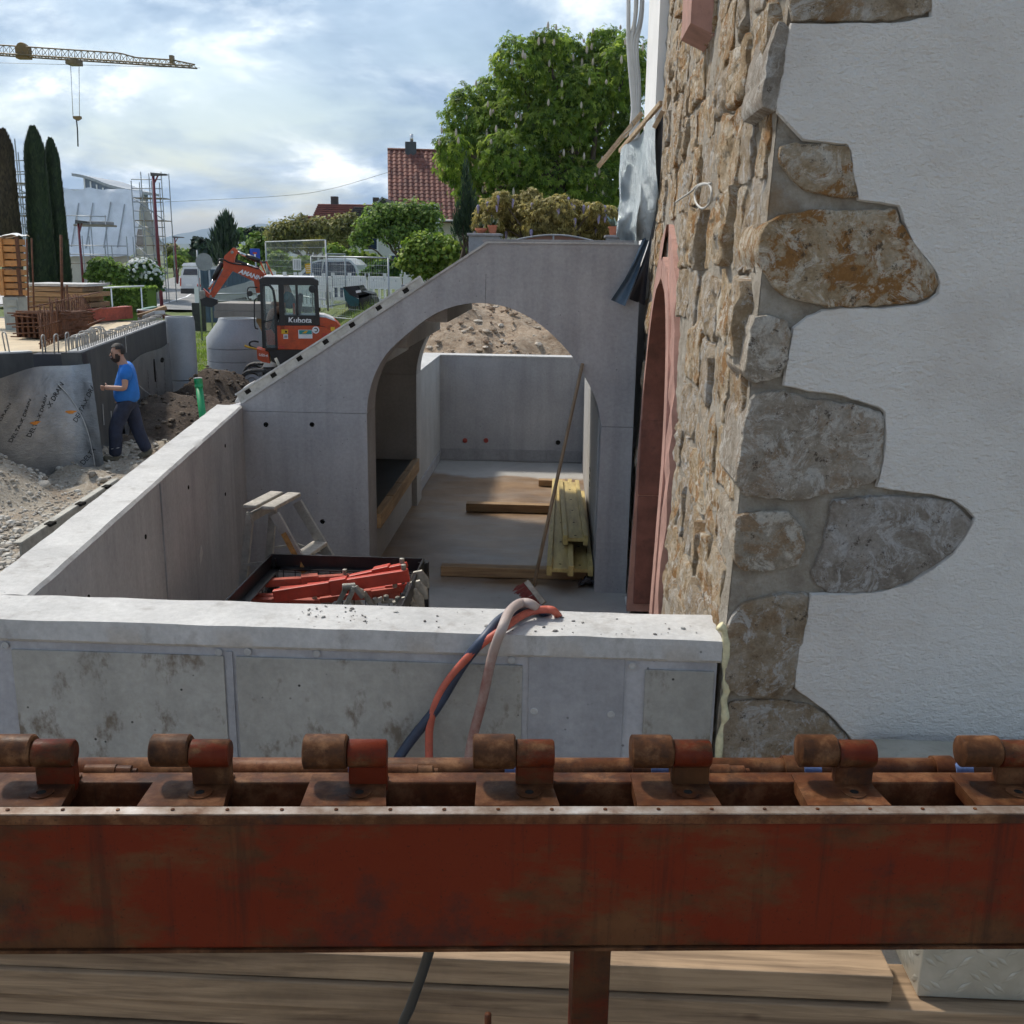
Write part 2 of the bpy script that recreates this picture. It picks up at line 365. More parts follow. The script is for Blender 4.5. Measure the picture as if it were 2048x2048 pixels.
# ------------------------------------------------------------------ ground
def sst(a, b, x):
    t = min(1, max(0, (x - a) / (b - a))); return t * t * (3 - 2 * t)
def bump2(x, y, cx, cy, rx, ry, h):
    d = ((x - cx) / rx) ** 2 + ((y - cy) / ry) ** 2
    return h * max(0.0, 1 - d) ** 1.3 if d < 1 else 0.0
def gz(x, y, rough=True):
    z = 0.0
    if y > 11:
        x0 = -5.4 - max(0, y - 21) * 0.30
        z += 1.55 * sst(x0, x0 + 3.4, x) * sst(11.5, 14.5, y) * sst(130, 60, y)
    z += 0.60 * sst(12.9, 15.4, y) * sst(21, 19, y) * sst(-4.2, -2.2, x)              # spoil heap behind the basin
    z += bump2(x, y, -1.55, 16.0, 1.2, 1.8, 0.26)
    z += bump2(x, y, -7.75, 12.2, 1.5, 1.15, 0.66)              # gravel heap
    z += bump2(x, y, -7.0, 18.6, 1.2, 2.0, 0.45) + bump2(x, y, -5.0, 18.6, 1.6, 1.9, 0.30)   # dark soil
    z += bump2(x, y, -7.3, 21.6, 0.9, 1.2, 0.6)
    if -2.9 < x < 3.5 and -1 < y < 12.9: return -0.25
    if rough and y < 60 and x > -40:
        z += 0.07 * fbm((x * 0.9, y * 0.9, 0.3), 4) * sst(0, 4, y) + (0.16 * fbm((x * 2.2, y * 2.2, 4.3), 4) if (y > 12.8 and x > -8.5 and y < 24) else 0)
    return z
def axis(stops):
    o = []
    for a, b, st in stops:
        x = a
        while x < b - 1e-6: o.append(x); x += st
    o.append(stops[-1][1]); return o
gx = axis([(-9000, -600, 1200), (-600, -100, 60), (-100, -30, 6), (-30, -13, 1.0), (-13, 4.2, 0.15), (4.2, 30, 1.6), (30, 120, 10), (120, 600, 60), (600, 9000, 1200)])
gy = axis([(-60, -4, 8), (-4, 8, 1.0), (8, 25, 0.15), (25, 48, 0.8), (48, 130, 4), (130, 600, 40), (600, 9000, 700)])
nx, ny = len(gx) - 1, len(gy) - 1
def ground_mat():
    s = NT('site_ground')
    sp = s.n('ShaderNodeSeparateXYZ'); s.l(s.co, sp.inputs[0]); X, Y = sp.outputs[0], sp.outputs[1]
    def step(v, a, b):
        m = s.n('ShaderNodeMapRange'); m.interpolation_type = 'SMOOTHSTEP'; s.l(v, m.inputs[0]); m.inputs[1].default_value = a; m.inputs[2].default_value = b; return m.outputs[0]
    wob = s.math('MULTIPLY', s.math('SUBTRACT', s.noise(0.7, 5, 0.6), 0.5), 2.6)
    Yw, Xw = s.math('ADD', Y, wob), s.math('ADD', X, wob)
    grav = s.ramp(s.noise(26, 7, 0.75), [(0.28, (0.22, 0.18, 0.135)), (0.5, (0.40, 0.345, 0.27)), (0.72, (0.55, 0.51, 0.44))])
    grav = s.mix(s.ramp(s.noise(1.4, 6, 0.6), [(0.48, 0.0), (0.66, 0.7)]), grav, (0.26, 0.19, 0.13))
    soil = s.ramp(s.noise(13, 8, 0.72), [(0.3, (0.032, 0.022, 0.015)), (0.55, (0.082, 0.057, 0.039)), (0.75, (0.16, 0.12, 0.085))])
    spoil = s.ramp(s.noise(9, 8, 0.72), [(0.3, (0.20, 0.13, 0.08)), (0.52, (0.38, 0.29, 0.205)), (0.74, (0.52, 0.44, 0.35))])
    grass = s.ramp(s.noise(1.6, 8, 0.7), [(0.3, (0.055, 0.085, 0.018)), (0.55, (0.11, 0.145, 0.035)), (0.75, (0.20, 0.21, 0.075))])
    far = s.ramp(s.noise(0.02, 6, 0.6), [(0.35, (0.045, 0.075, 0.02)), (0.65, (0.11, 0.12, 0.05))])
    a = s.mix(step(Yw, 15.6, 16.6), grav, soil)
    sm = s.math('MULTIPLY', step(Xw, -4.6, -3.6), s.math('MULTIPLY', step(Y, 12.0, 12.4), s.math('SUBTRACT', 1.0, step(Yw, 20, 22))))
    a = s.mix(sm, a, spoil)
    a = s.mix(step(Yw, 25.5, 27), a, grass); a = s.mix(step(Y, 140, 260), a, far)
    s.set(a, 0.95); s.bump(s.noise(18, 8, 0.75), 0.9, 0.05); return s.m
mb = MB(); mb.grid(lambda a, b: (gx[min(nx, int(round(a * nx)))], gy[min(ny, int(round(b * ny)))], gz(gx[min(nx, int(round(a * nx)))], gy[min(ny, int(round(b * ny)))])), nx, ny)
ground = struct('ground', mb, ground_mat(), True)

# loose gravel: rounded pebbles lying on the yard
def pebble_mesh(mb_, c, r, rnd):
    a = rnd.random() * 6.28; sx, sy, sz = r * rnd.uniform(0.8, 1.35), r * rnd.uniform(0.6, 1.0), r * rnd.uniform(0.4, 0.75)
    vs_ = []; ca, sa = math.cos(a), math.sin(a)
    for (lat, n, off) in ((0.75, 4, 0.3), (0.0, 6, 0.0), (-0.75, 4, 0.6)):
        rr = math.sqrt(1 - lat * lat)
        for k in range(n):
            q = 6.283 * k / n + off; j = rnd.uniform(0.85, 1.12); x, y = rr * math.cos(q) * sx * j, rr * math.sin(q) * sy * j
            vs_.append((c[0] + x * ca - y * sa, c[1] + x * sa + y * ca, c[2] + lat * sz))
    fs = [(0, 1, 2, 3), (10, 13, 12, 11)]
    for k in range(6):
        fs.append((4 + k, 4 + (k + 1) % 6, int(((k + 1) % 6) * 4 / 6) if k < 5 else 0, int(k * 4 / 6))) if int(((k + 1) % 6) * 4 / 6) != int(k * 4 / 6) else fs.append((4 + k, 4 + (k + 1) % 6, int(k * 4 / 6)))
        a_, b_ = 10 + int(k * 4 / 6), 10 + int(((k + 1) % 6) * 4 / 6)
        fs.append((4 + (k + 1) % 6, 4 + k, a_, b_)) if a_ != b_ else fs.append((4 + (k + 1) % 6, 4 + k, a_))
    mb_.add(vs_, fs)
def rock_mat(name, c0, c1, c2):
    s = NT(name); g = s.n('ShaderNodeNewGeometry').outputs['Random Per Island']
    a = s.ramp(g, [(0.0, c0), (0.5, c1), (1.0, c2)]); a = s.mix(1.0, a, s.ramp(s.noise(40, 5, 0.7), [(0.3, 0.75), (0.7, 1.15)]), 'MULTIPLY'); s.set(a, 0.9); return s.m
peb = rock_mat('river_pebbles', (0.20, 0.17, 0.135), (0.40, 0.36, 0.30), (0.56, 0.53, 0.47))
clod = rock_mat('soil_clods', (0.035, 0.025, 0.017), (0.085, 0.062, 0.042), (0.18, 0.14, 0.10))
clod_lite = rock_mat('spoil_clods', (0.20, 0.13, 0.085), (0.36, 0.28, 0.20), (0.56, 0.50, 0.42))
rnd = random.Random(3); mb = MB()
for i in range(10500):
    y = 8.6 + 7.6 * rnd.random() ** 1.1; x = rnd.uniform(-1.15 * y * 0.62 - 0.4, -2.75 - (y - 3) * 0.02)
    r_ = 0.010 + 0.026 * rnd.random() ** 3
    if noise.noise(Vector((x * 0.8, y * 0.8, 2))) > 0.12: r_ *= 1.6
    if y > 14.9 and x > -5.5: continue
    pebble_mesh(mb, (x, y, gz(x, y) + r_ * 0.25), r_, rnd)
struct('gravel', mb, peb, False, 'stuff')
mb = MB()
for i in range(3200):
    y = rnd.uniform(15.8, 24); x = rnd.uniform(-9.5, -3.2); r_ = 0.015 + 0.06 * rnd.random() ** 3
    pebble_mesh(mb, (x, y, gz(x, y) + r_ * 0.2), r_, rnd)
struct('soil_clods', mb, clod, False, 'stuff')
mb = MB()
for i in range(2600):
    y = rnd.uniform(12.8, 18.5); x = rnd.uniform(-3.4, 2.0); r_ = 0.012 + 0.055 * rnd.random() ** 3
    pebble_mesh(mb, (x, y, gz(x, y) + r_ * 0.2), r_, rnd)
struct('spoil_clods', mb, clod_lite, False, 'stuff')
for i, (u, v, r_) in enumerate([(85, 985, 0.11), (215, 935, 0.05), (105, 872, 0.085), (165, 1000, 0.055), (60, 1000, 0.05), (60, 1065, 0.05), (240, 905, 0.05), (120, 940, 0.06)]):
    p = at(u, v, z=0.02); p.z = gz(p.x, p.y)
    mb = MB(); rr = random.Random(40 + i)
    mb.lathe(p + Vector((0, 0, -r_ * 0.3)), [(r_ * math.cos(t) * (0.92 + 0.1 * math.sin(3 * t)), r_ * 0.72 * math.sin(t)) for t in (-1.2, -0.8, -0.3, 0.15, 0.6, 1.0, 1.35)], 11)
    for q in mb.v: q += Vector((noise.noise(q * 9), noise.noise(q * 9 + Vector((4, 4, 4))), noise.noise(q * 9 + Vector((9, 0, 3))))) * r_ * 0.3
    put(mb.build('cobble', peb, None, True), ['largest rounded beige cobble lying alone on the gravel yard', 'small round cobble just in front of the walking worker', 'pale flat cobble on the crest of the gravel heap', 'cobble right of the largest one on the gravel', 'cobble left of the largest one on the gravel', 'brownish cobble nearest the concrete wall corner', 'small pale cobble beside the worker\'s leading boot', 'cobble between the gravel heap and the largest cobble'][i], 'stone', 'larger cobbles on the gravel yard')

# ------------------------------------------------------------------ concrete basin
ZT, ZF = 1.92, 0.55
t = thing('basin_wall', 'grey concrete parapet wall nearest the camera with formwork prints', 'wall', (-0.6, 2.96, -0.2), group='concrete basin walls')
mb = MB(); mb.span((-1.845, 2.865, -0.24), (0.49, 3.07, ZT - 0.072)); mb.build('wall_body', conc, t)
mb = MB()
def top_fn(a, b):   # trowelled coping, slightly uneven, near edge chipped
    x = -1.846 + (0.500 + 1.846) * a; y = 2.852 + 0.222 * b
    return (x, y + (0.004 * noise.noise(Vector((x * 9, 0, b * 4))) if b in (0, 1) else 0), ZT + 0.0035 * noise.noise(Vector((x * 6, y * 9, 0))))
mb.grid(top_fn, 90, 8)
b0 = mb.v[:91]; b1 = mb.v[-91:]
mb.add([q for q in b0] + [Vector((q.x, q.y, ZT - 0.062)) for q in b0] + [Vector((q.x, 2.862, ZT - 0.073)) for q in b0], [(i, i + 1, 92 + i, 91 + i) for i in range(90)] + [(91 + i, 92 + i, 183 + i, 182 + i) for i in range(90)])
mb.add([q for q in b1] + [Vector((q.x, q.y, ZT - 0.075)) for q in b1], [(i, i + 1, 92 + i, 91 + i) for i in range(90)])
mb.face([(0.50, 2.852, ZT), (0.50, 3.074, ZT), (0.50, 3.074, ZT - 0.07), (0.50, 2.852, ZT - 0.07)])
mb.build('coping', conc_top, t, 40)
# prints of the formwork panels stand a few millimetres proud of the face
def on_front(u, v, y): return at(u, v, y=y)
for k, (u0_, u1_, mm) in enumerate([(33, 452, conc_form), (476, 1044, conc_form), (1056, 1247, conc_dark), (1288, 1425, conc_form)]):
    x0, x1 = on_front(u0_, 1400, 2.86).x, on_front(u1_, 1400, 2.86).x
    dz = [0.012, 0.012, -0.06, 0.012][k]
    mb = MB(); mb.span((x0, 2.859 - 0.0012 * (k % 2), 0.3), (x1, 2.866, ZT - 0.088 - dz), bev=0.002); mb.build('formwork_print', mm, t)
mb = MB()
for u_ in (463,): 
    x0 = on_front(u_, 1400, 2.86).x; mb.span((x0 - 0.010, 2.8585, 0.3), (x0 + 0.010, 2.866, ZT - 0.085))
mb.build('joint_strip', conc_dark, t)
for (u_, v_) in [(495, 1304), (633, 1308), (1023, 1321), (1068, 1423), (1222, 1429), (1265, 1332), (10, 1291), (437, 1305)]:
    p = on_front(u_, v_, 2.858); mb = MB(); mb.lathe((p.x, 2.861, p.z), [(0.011, 0), (0.0115, 0.0032), (0.0085, 0.0045), (0.008, 0.0022)], 18, axis=(0, -1, 0)); mb.build('plug_print', conc_lite, t, 30)
# left wall
t = thing('basin_wall', 'long grey concrete parapet wall running away on the left', 'wall', (-2.1, 5.2, -0.2), group='concrete basin walls')
wi = [(-1.69, 3.074), (-2.325, 7.42)]; wo = [(-1.846, 2.862), (-2.515, 7.42)]
mb = MB(); mb.prism([(wi[0][0], wi[0][1], -0.24), (wi[1][0], wi[1][1], -0.24), (wo[1][0], wo[1][1], -0.24), (wo[0][0] - 0.033, wo[0][1] + 0.21, -0.24)], (0, 0, ZT + 0.24 - 0.014)); mb.build('wall_body', conc, t)
mb = MB()
def ltop(a, b):
    p = Vector((wi[0][0], wi[0][1], 0)).lerp(Vector((wi[1][0], wi[1][1], 0)), a); q = Vector((wo[0][0] - 0.031, wo[0][1] + 0.213, 0)).lerp(Vector((wo[1][0], wo[1][1], 0)), a)
    r_ = p.lerp(q, b) + Vector((0.006 * noise.noise(Vector((a * 40, b, 1))) if b in (0, 1) else 0, 0, 0)); r_.z = ZT - (0.013 if b == 0 else 0.0) + 0.003 * noise.noise(Vector((a * 25, b * 6, 0))); return r_
mb.grid(lambda a, b: ltop(a, [0, 0.06, 0.25, 0.5, 0.75, 0.94, 1][int(round(b * 6))]), 70, 6)
e = [mb.v[6 * 71 + i] for i in range(71)]; mb.add(e + [Vector((q.x, q.y, q.z - 0.03)) for q in e], [(i, i + 1, 72 + i, 71 + i) for i in range(70)])
mb.build('coping', conc_top, t, 40)
def inner(a, z, off=0.0): return Vector((wi[0][0] + (wi[1][0] - wi[0][0]) * a + off, wi[0][1] + (wi[1][1] - wi[0][1]) * a, z))
mb = MB(); p = inner(0.405, 0); mb.bar((p.x + 0.001, p.y, 0.5), (p.x + 0.001, p.y, 1.90), 0.006, 0.012, (1, 0, 0)); mb.build('joint_ridge', conc_dark, t)
for a, z, kind in [(0.13, 1.72, 0), (0.33, 1.72, 0), (0.55, 1.74, 0), (0.82, 1.76, 0), (0.60, 1.28, 1), (0.41, 1.22, 1), (0.80, 1.45, 0)]:
    p = inner(a, z, 0.001); mb = MB()
    if kind == 0:
        mb.lathe(p, [(0.011, -0.002), (0.012, 0.003), (0.007, 0.004), (0.006, 0.001)], 10, axis=(1, 0.14, 0)); mb.build('tie_hole', dark_hole, t)
    else:
        mb.prism([p + Vector((0, -0.035, 0.0)), p + Vector((0, 0.03, 0.0)), p + Vector((0.0, 0.012, 0.06))], (0.004, 0, 0)); mb.prism([p + Vector((0, -0.03, -0.055)), p + Vector((0, 0.02, 0.0)), p + Vector((0, -0.02, 0.0))], (0.004, 0, 0)); mb.build('chalk_level_mark', conc_top, t)
# floor
mb = MB()
def ffn(a, b):
    x = -2.6 + 3.25 * a; y = 3.0 + 9.55 * b
    return (x, y, ZF + 0.006 * fbm((x * 1.5, y * 1.5, 2), 3))
mb.grid(ffn, 60, 140)
struct('basin_floor', mb, mud_floor, True)

# ------------------------------------------------------------------ stair with arched passage
t = thing('stair_arch', 'raw concrete stair flank with a wide arched passage through it', 'staircase', (-1.0, 7.6, 0.3))
arc = [(-1.402, 1.878), (-1.388, 2.0), (-1.335, 2.17), (-1.224, 2.345), (-0.968, 2.562), (-0.78, 2.655), (-0.58, 2.688), (-0.36, 2.655), (-0.144, 2.545), (0.06, 2.36), (0.20, 2.155), (0.285, 1.98), (0.318, 1.82)]
arc = [(q.x, q.z) for q in curve_pts([(x, 0, z) for x, z in arc], 5)]
def arch_piece(y0, y1, name, top_m, side_m):
    up = [(-2.515, 1.878), (-2.515, 1.80), ]
    poly = [(-2.50, 1.878), (-2.36, 1.915), (-0.524, 3.10), (0.552, 3.105), (0.549, 1.82)] + arc[::-1]
    mb = MB(); mb.prism([(x, y0 + 0.004, z) for x, z in poly], (0, y1 - y0 - 0.008, 0)); mb.build('spandrel', top_m, t)
    mb = MB(); mb.prism([(-2.52, y0, 0.3), (-1.402, y0, 0.3), (-1.402, y0, 1.875), (-2.52, y0, 1.875)], (0, y1 - y0, 0)); mb.build('pier', side_m, t)
    mb = MB(); mb.prism([(0.306, y0, 0.3), (0.545, y0, 0.3), (0.549, y0, 1.817), (0.318, y0, 1.817)], (0, y1 - y0, 0)); mb.build('pier', side_m, t)
arch_piece(7.42, 7.76, 'front', conc, conc)
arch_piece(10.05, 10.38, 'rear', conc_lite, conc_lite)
mb = MB(); mb.prism([(-2.60, 7.758, 1.52), (-0.60, 7.758, 2.80), (0.55, 7.758, 2.80), (0.55, 7.758, 3.085), (-0.53, 7.758, 3.08), (-2.60, 7.758, 1.745)], (0, 2.29, 0)); mb.build('stair_slab', conc, t)
mb = MB(); mb.span((-2.62, 7.76, 0.3), (-2.42, 10.05, 1.72)); mb.build('niche_wall', plain('niche_shade', (0.05, 0.046, 0.042), 0.6, 0, 0.3, 3, 0.1, 40, 0.3), t)  # wall colour darkened to stand in for the deep shade inside the niche
mb = MB(); mb.span((-1.66, 7.76, 0.4), (-1.455, 10.05, 0.99)); mb.build('parapet', conc_lite, t)
# steps cast on top of the slab
for i in range(6):
    x0 = -2.40 + i * 0.31; z0 = 1.86 + i * 0.2
    mb = MB(); mb.span((x0, 7.80, 1.75 + 0.645 * (x0 + 2.36)), (x0 + 0.31, 10.02, 1.895 + 0.645 * (x0 + 2.36))); mb.build('step', conc_lite, t)
# paler strips along slope and landing edge imitate light caught on the arris
mb = MB(); mb.bar((-2.33, 7.421, 1.938), (-0.525, 7.421, 3.106), 0.014, 0.014, (0, 1, 0)); mb.build('edge_light_strip', conc_top, t)
mb = MB(); mb.bar((-0.525, 7.421, 3.107), (0.50, 7.421, 3.112), 0.014, 0.012, (0, 0, 1)); mb.build('edge_light_strip', conc_top, t)
mb = MB(); mb.bar((-0.56, 7.50, 3.118), (0.50, 7.50, 3.122), 0.14, 0.022, (0, 0, 1)); mb.build('landing_edge', conc_dark, t)
for (u_, v_) in [(532, 849), (624, 849), (645, 1043)]:
    p = at(u_, v_, y=7.419); mb = MB(); mb.lathe((p.x, 7.421, p.z), [(0.017, 0), (0.018, 0.004), (0.011, 0.005), (0.010, 0.001)], 14, axis=(0, -1, 0)); mb.build('tie_hole', dark_hole, t)
# hairline settlement crack
p = at(972, 548, y=7.418); q = at(970, 615, y=7.418); mb = MB(); mb.bar((p.x, 7.4238, p.z), (q.x, 7.4238, q.z), 0.0016, 0.002); mb.build('crack', dark_hole, t)
# shelf of shuttering boards inside the niche
sh = thing('shuttering_shelf', 'dark plywood shelf with sawn timber edge in the dark niche', 'shelf', (-1.9, 8.9, 0.99))
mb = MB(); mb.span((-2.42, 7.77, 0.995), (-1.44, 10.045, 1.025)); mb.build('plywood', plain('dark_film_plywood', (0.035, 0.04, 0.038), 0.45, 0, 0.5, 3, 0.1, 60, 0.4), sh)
for k, (ya, yb, dz) in enumerate([(7.78, 8.42, 0.0), (8.425, 8.90, 0.012), (8.905, 9.42, 0.022), (9.425, 10.04, 0.03)]):
    mb = MB(); mb.span((-1.438, ya, 0.91), (-1.375, yb, 1.03 + dz * 0.4), bev=0.004); mb.build('edge_timber', wood_y, sh)

# ------------------------------------------------------------------ rear court of the passage
t = thing('court_wall', 'low concrete wall closing the far end of the passage', 'wall', (-0.5, 12.6, 0.4), group='low walls of the rear court')
mb = MB(); mb.span((-1.66, 12.50, 0.3), (0.55, 12.72, 1.832)); mb.build('wall_body', conc, t)
mb = MB(); mb.span((-1.67, 12.494, 1.833), (0.55, 12.73, 1.852), bev=0.004); mb.build('coping', conc_top, t)
for (xa, xb) in [(-1.44, -0.62), (-0.615, -0.13), (-0.125, 0.30)]:
    mb = MB(); mb.span((xa, 12.488, 0.56), (xb, 12.501, 0.70), bev=0.003); mb.build('kicker_print', conc_dark, t)
for (u_, v_, cc) in [(930, 881, 1), (972, 881, 1), (1116, 885, 0)]:
    p = at(u_, v_, y=12.495); mb = MB(); mb.lathe((p.x, 12.501, p.z), [(0.028, 0), (0.03, 0.006), (0.016, 0.008), (0.014, 0.002)], 12, axis=(0, -1, 0)); mb.build('tie_plug', plain('red_plug', (0.35, 0.045, 0.03), 0.5) if cc else dark_hole, t)
t = thing('court_wall', 'low concrete side wall left of the rear court', 'wall', (-1.55, 11.4, 0.4), group='low walls of the rear court')
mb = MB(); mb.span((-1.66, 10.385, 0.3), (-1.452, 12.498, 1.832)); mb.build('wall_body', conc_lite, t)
mb = MB(); mb.span((-1.67, 10.386, 1.833), (-1.445, 12.49, 1.852), bev=0.004); mb.build('coping', conc_top, t)
mb = MB(); mb.span((-1.453, 10.39, 0.56), (-1.440, 12.49, 0.68), bev=0.003); mb.build('kicker_print', conc, t)
t = thing('court_wall', 'sunlit concrete wall on the right of the passage behind the yellow beams', 'wall', (0.42, 10.0, 0.4), group='low walls of the rear court')
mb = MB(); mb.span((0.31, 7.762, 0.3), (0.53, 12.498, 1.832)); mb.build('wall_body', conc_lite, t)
mb = MB(); mb.span((0.304, 10.386, 1.833), (0.54, 12.49, 1.852), bev=0.004); mb.build('coping', conc_top, t)
mb = MB(); mb.span((0.312, 7.763, 1.834), (0.53, 10.048, 2.795)); mb.build('upper_wall', conc, t)
for z in (1.12, 1.05, 0.98):
    mb = MB(); mb.bar((0.307, 9.2, z), (0.307, 9.38, z + 0.004), 0.004, 0.006); mb.build('pencil_mark', dark_hole, t)
# ------------------------------------------------------------------ stone building on the right
def xs(y, z): return 0.508 + 0.030 * (z - 2.0) + (y - 2.86) * 0.0225
bld = thing('stone_building', 'old rubble stone building with roughcast front and sandstone doorway', 'building', (0.7, 2.9, 0.0))
Y0, Y1, ZB, ZTOP = 2.868, 9.15, 0.0, 8.0
DY0, DY1, DZS, DZA, DYA = 5.08, 6.93, 1.95, 2.90, 6.08     # doorway: jambs, springing, apex
def door_half(z, grow=0.0, top=0.0):
    """(near y, far y) of the pointed opening at height z, or None above it"""
    if z <= DZS: return DY0 - grow, DY1 + grow * 0.55
    k = (z - DZS) / (DZA + top - DZS)
    if k >= 1: return None
    s_ = math.sqrt(max(0.0, 1 - k ** 1.55)); return DYA - (DYA - DY0 + grow) * s_, DYA + (DY1 - DYA + grow * 0.55) * s_
def in_door(y, z, grow=0.0, top=0.0):
    if z < ZF - 0.05: return False
    h = door_half(z, grow, top); return bool(h) and h[0] < y < h[1]
# rough mortar bed of the side wall
dy = dz = 0.028
nyy, nzz = int((7.75 - Y0) / dy), int((5.4 - 0.3) / dz)
def bed(y, z):
    p = Vector((y * 3.0, z * 3.6, 1.0))
    h = 0.013 * fbm(p, 5, 2.1, 0.6) + 0.013 * abs(noise.noise(p * 2.3)) + 0.011 * noise.noise(p * 6.1)
    return Vector((xs(y, z) + 0.002 - h * min(1, (y - Y0) / 0.05), y, z))
mb = MB(); idx = {}
for j in range(nzz + 1):
    for i in range(nyy + 1):
        idx[i, j] = len(mb.v); mb.v.append(bed(Y0 + i * dy, 0.3 + j * dz))
for j in range(nzz):
    for i in range(nyy):
        if in_door(Y0 + (i + .5) * dy, 0.3 + (j + .5) * dz, 0.05, 0.05): continue
        mb.f.append([idx[i, j], idx[i, j + 1], idx[i + 1, j + 1], idx[i + 1, j]]); mb.mi.append(0)
mb.build('mortar_bed', mortar, bld, True)
# solid core behind, left open at the doorway
mb = MB()
mb.span((0.66, Y0, 0.0), (0.95, DY0 - 0.02, ZTOP)); mb.span((0.70, DY1 + 0.04, 0.0), (0.95, 7.74, ZTOP)); mb.span((0.72, DY0 - 0.02, DZA + 0.08), (0.95, DY1 + 0.04, ZTOP)); mb.span((0.95, Y0, 0), (4.2, Y1, ZTOP))
mb.face([(xs(Y0, 5.39), Y0, 5.39), (xs(Y0, 5.39) + .3, Y0, ZTOP), (xs(7.7, 5.39) + .3, 7.75, ZTOP), (xs(7.75, 5.39), 7.75, 5.39)])
mb.build('wall_core', mortar, bld)
# front face core behind the roughcast
mb = MB(); mb.prism([(xs(Y0, 0) + 0.004, Y0 - 0.002, 0.0), (4.2, Y0 - 0.002, 0.0), (4.2, Y0 - 0.002, ZTOP), (xs(Y0, ZTOP) - 0.03, Y0 - 0.002, ZTOP), (xs(Y0, 4.0) + 0.004, Y0 - 0.002, 4.0)], (0, 0.08, 0)); mb.build('front_bed', mortar, bld)
def stone_obj(outline, frame, proud, rough_, seed, depth=0.06, name='stone', m=stone, skew=0.0):
    """outline: 2D points; frame(a, b, h) -> 3D with h pointing out of the wall"""
    n = len(outline); cx_ = sum(p[0] for p in outline) / n; cy_ = sum(p[1] for p in outline) / n
    rings = [(1.0, -depth), (1.0, 0.45), (0.982, 0.85), (0.93, 0.98), (0.82, 1.02), (0.70, 1.03), (0.56, 1.04), (0.42, 1.05), (0.28, 1.05), (0.14, 1.04)]
    mb = MB(); so = Vector((seed * 1.37, seed * 0.71, seed * 2.3))
    for (k, h) in rings:
        for (a, b) in outline:
            aa, bb = cx_ + (a - cx_) * k, cy_ + (b - cy_) * k
            hh = -depth if h < 0 else proud * h + proud * skew * (aa - cx_) * 4
            if h > 0.3:
                q = Vector((aa * 7, bb * 7, 0)) + so
                hh += rough_ * (0.8 * noise.noise(q) + 0.7 * noise.noise(q * 2.3) + 0.5 * noise.noise(q * 5.2) + 0.3 * noise.noise(q * 11)) * min(1, h)
            mb.v.append(Vector(frame(aa, bb, hh)))
    hh = proud * 1.06 + rough_ * noise.noise(Vector((cx_ * 7, cy_ * 7, 0)) + so); mb.v.append(Vector(frame(cx_, cy_, hh)))
    for r_ in range(len(rings) - 1):
        for i in range(n):
            j = (i + 1) % n; mb.f.append([r_ * n + i, r_ * n + j, (r_ + 1) * n + j, (r_ + 1) * n + i]); mb.mi.append(0)
    e_ = (len(rings) - 1) * n
    for i in range(n): mb.f.append([e_ + i, e_ + (i + 1) % n, e_ + n]); mb.mi.append(0)
    return mb.build(name, m, bld, 32)
def resample(poly, step, jit, rr):
    o = []
    for i in range(len(poly)):
        a, b = Vector(poly[i]), Vector(poly[(i + 1) % len(poly)]); k = max(1, int(round((b - a).length / step)))
        for s_ in range(k): o.append(a.lerp(b, s_ / k))
    # round the corners a little
    o = [(o[i - 1] + o[i] * 4 + o[(i + 1) % len(o)]) / 6 for i in range(len(o))]
    return [(p.x + rr.uniform(-jit, jit), p.y + rr.uniform(-jit, jit)) for p in o]
side = lambda a, b, h: (xs(a, b) - h, a, b)
rr = random.Random(11); z = 0.32; row = 0; nst = 0
while z < 5.3:
    hrow = rr.uniform(0.12, 0.28); y = Y0 + 0.004 + rr.uniform(0, 0.07)
    while y < 7.6:
        ln = rr.uniform(0.20, 0.58) * (1.0 if hrow < 0.18 else 0.85); yc, zc = y + ln / 2, z + hrow / 2
        gap = 0.007
        vis = zc < 3.0 + yc * 0.30 + 0.25                      # above that the picture ends
        if vis and not in_door(yc, zc, 0.40, 0.34) and not in_door(y + 0.02, zc, 0.36, 0.30) and not in_door(y + ln - 0.02, zc, 0.36, 0.30) and y + ln < 7.72:
            t0, t1 = rr.uniform(-.3, .3) * hrow * .35, rr.uniform(-.3, .3) * hrow * .35
            poly = [(y + gap + rr.uniform(0, .03), z + gap + t0 * .6), (y + ln * .5, z + gap + rr.uniform(-.015, .02)), (y + ln - gap - rr.uniform(0, .03), z + gap + t1 * .6), (y + ln - gap, z + hrow * .55), (y + ln - gap - rr.uniform(0, .045), z + hrow - gap + t1), (y + ln * .5, z + hrow - gap + rr.uniform(-.03, .02)), (y + gap + rr.uniform(0, .045), z + hrow - gap + t0), (y + gap, z + hrow * .5)]
            pr = rr.choice([0.004, 0.009, 0.015, 0.021, 0.028]) * rr.uniform(0.7, 1.2)
            stone_obj(resample(poly, 0.026, 0.007, rr), side, pr, 0.011 + pr * 0.35, nst, skew=rr.uniform(-1.2, 1.2)); nst += 1
        y += ln
    z += hrow; row += 1
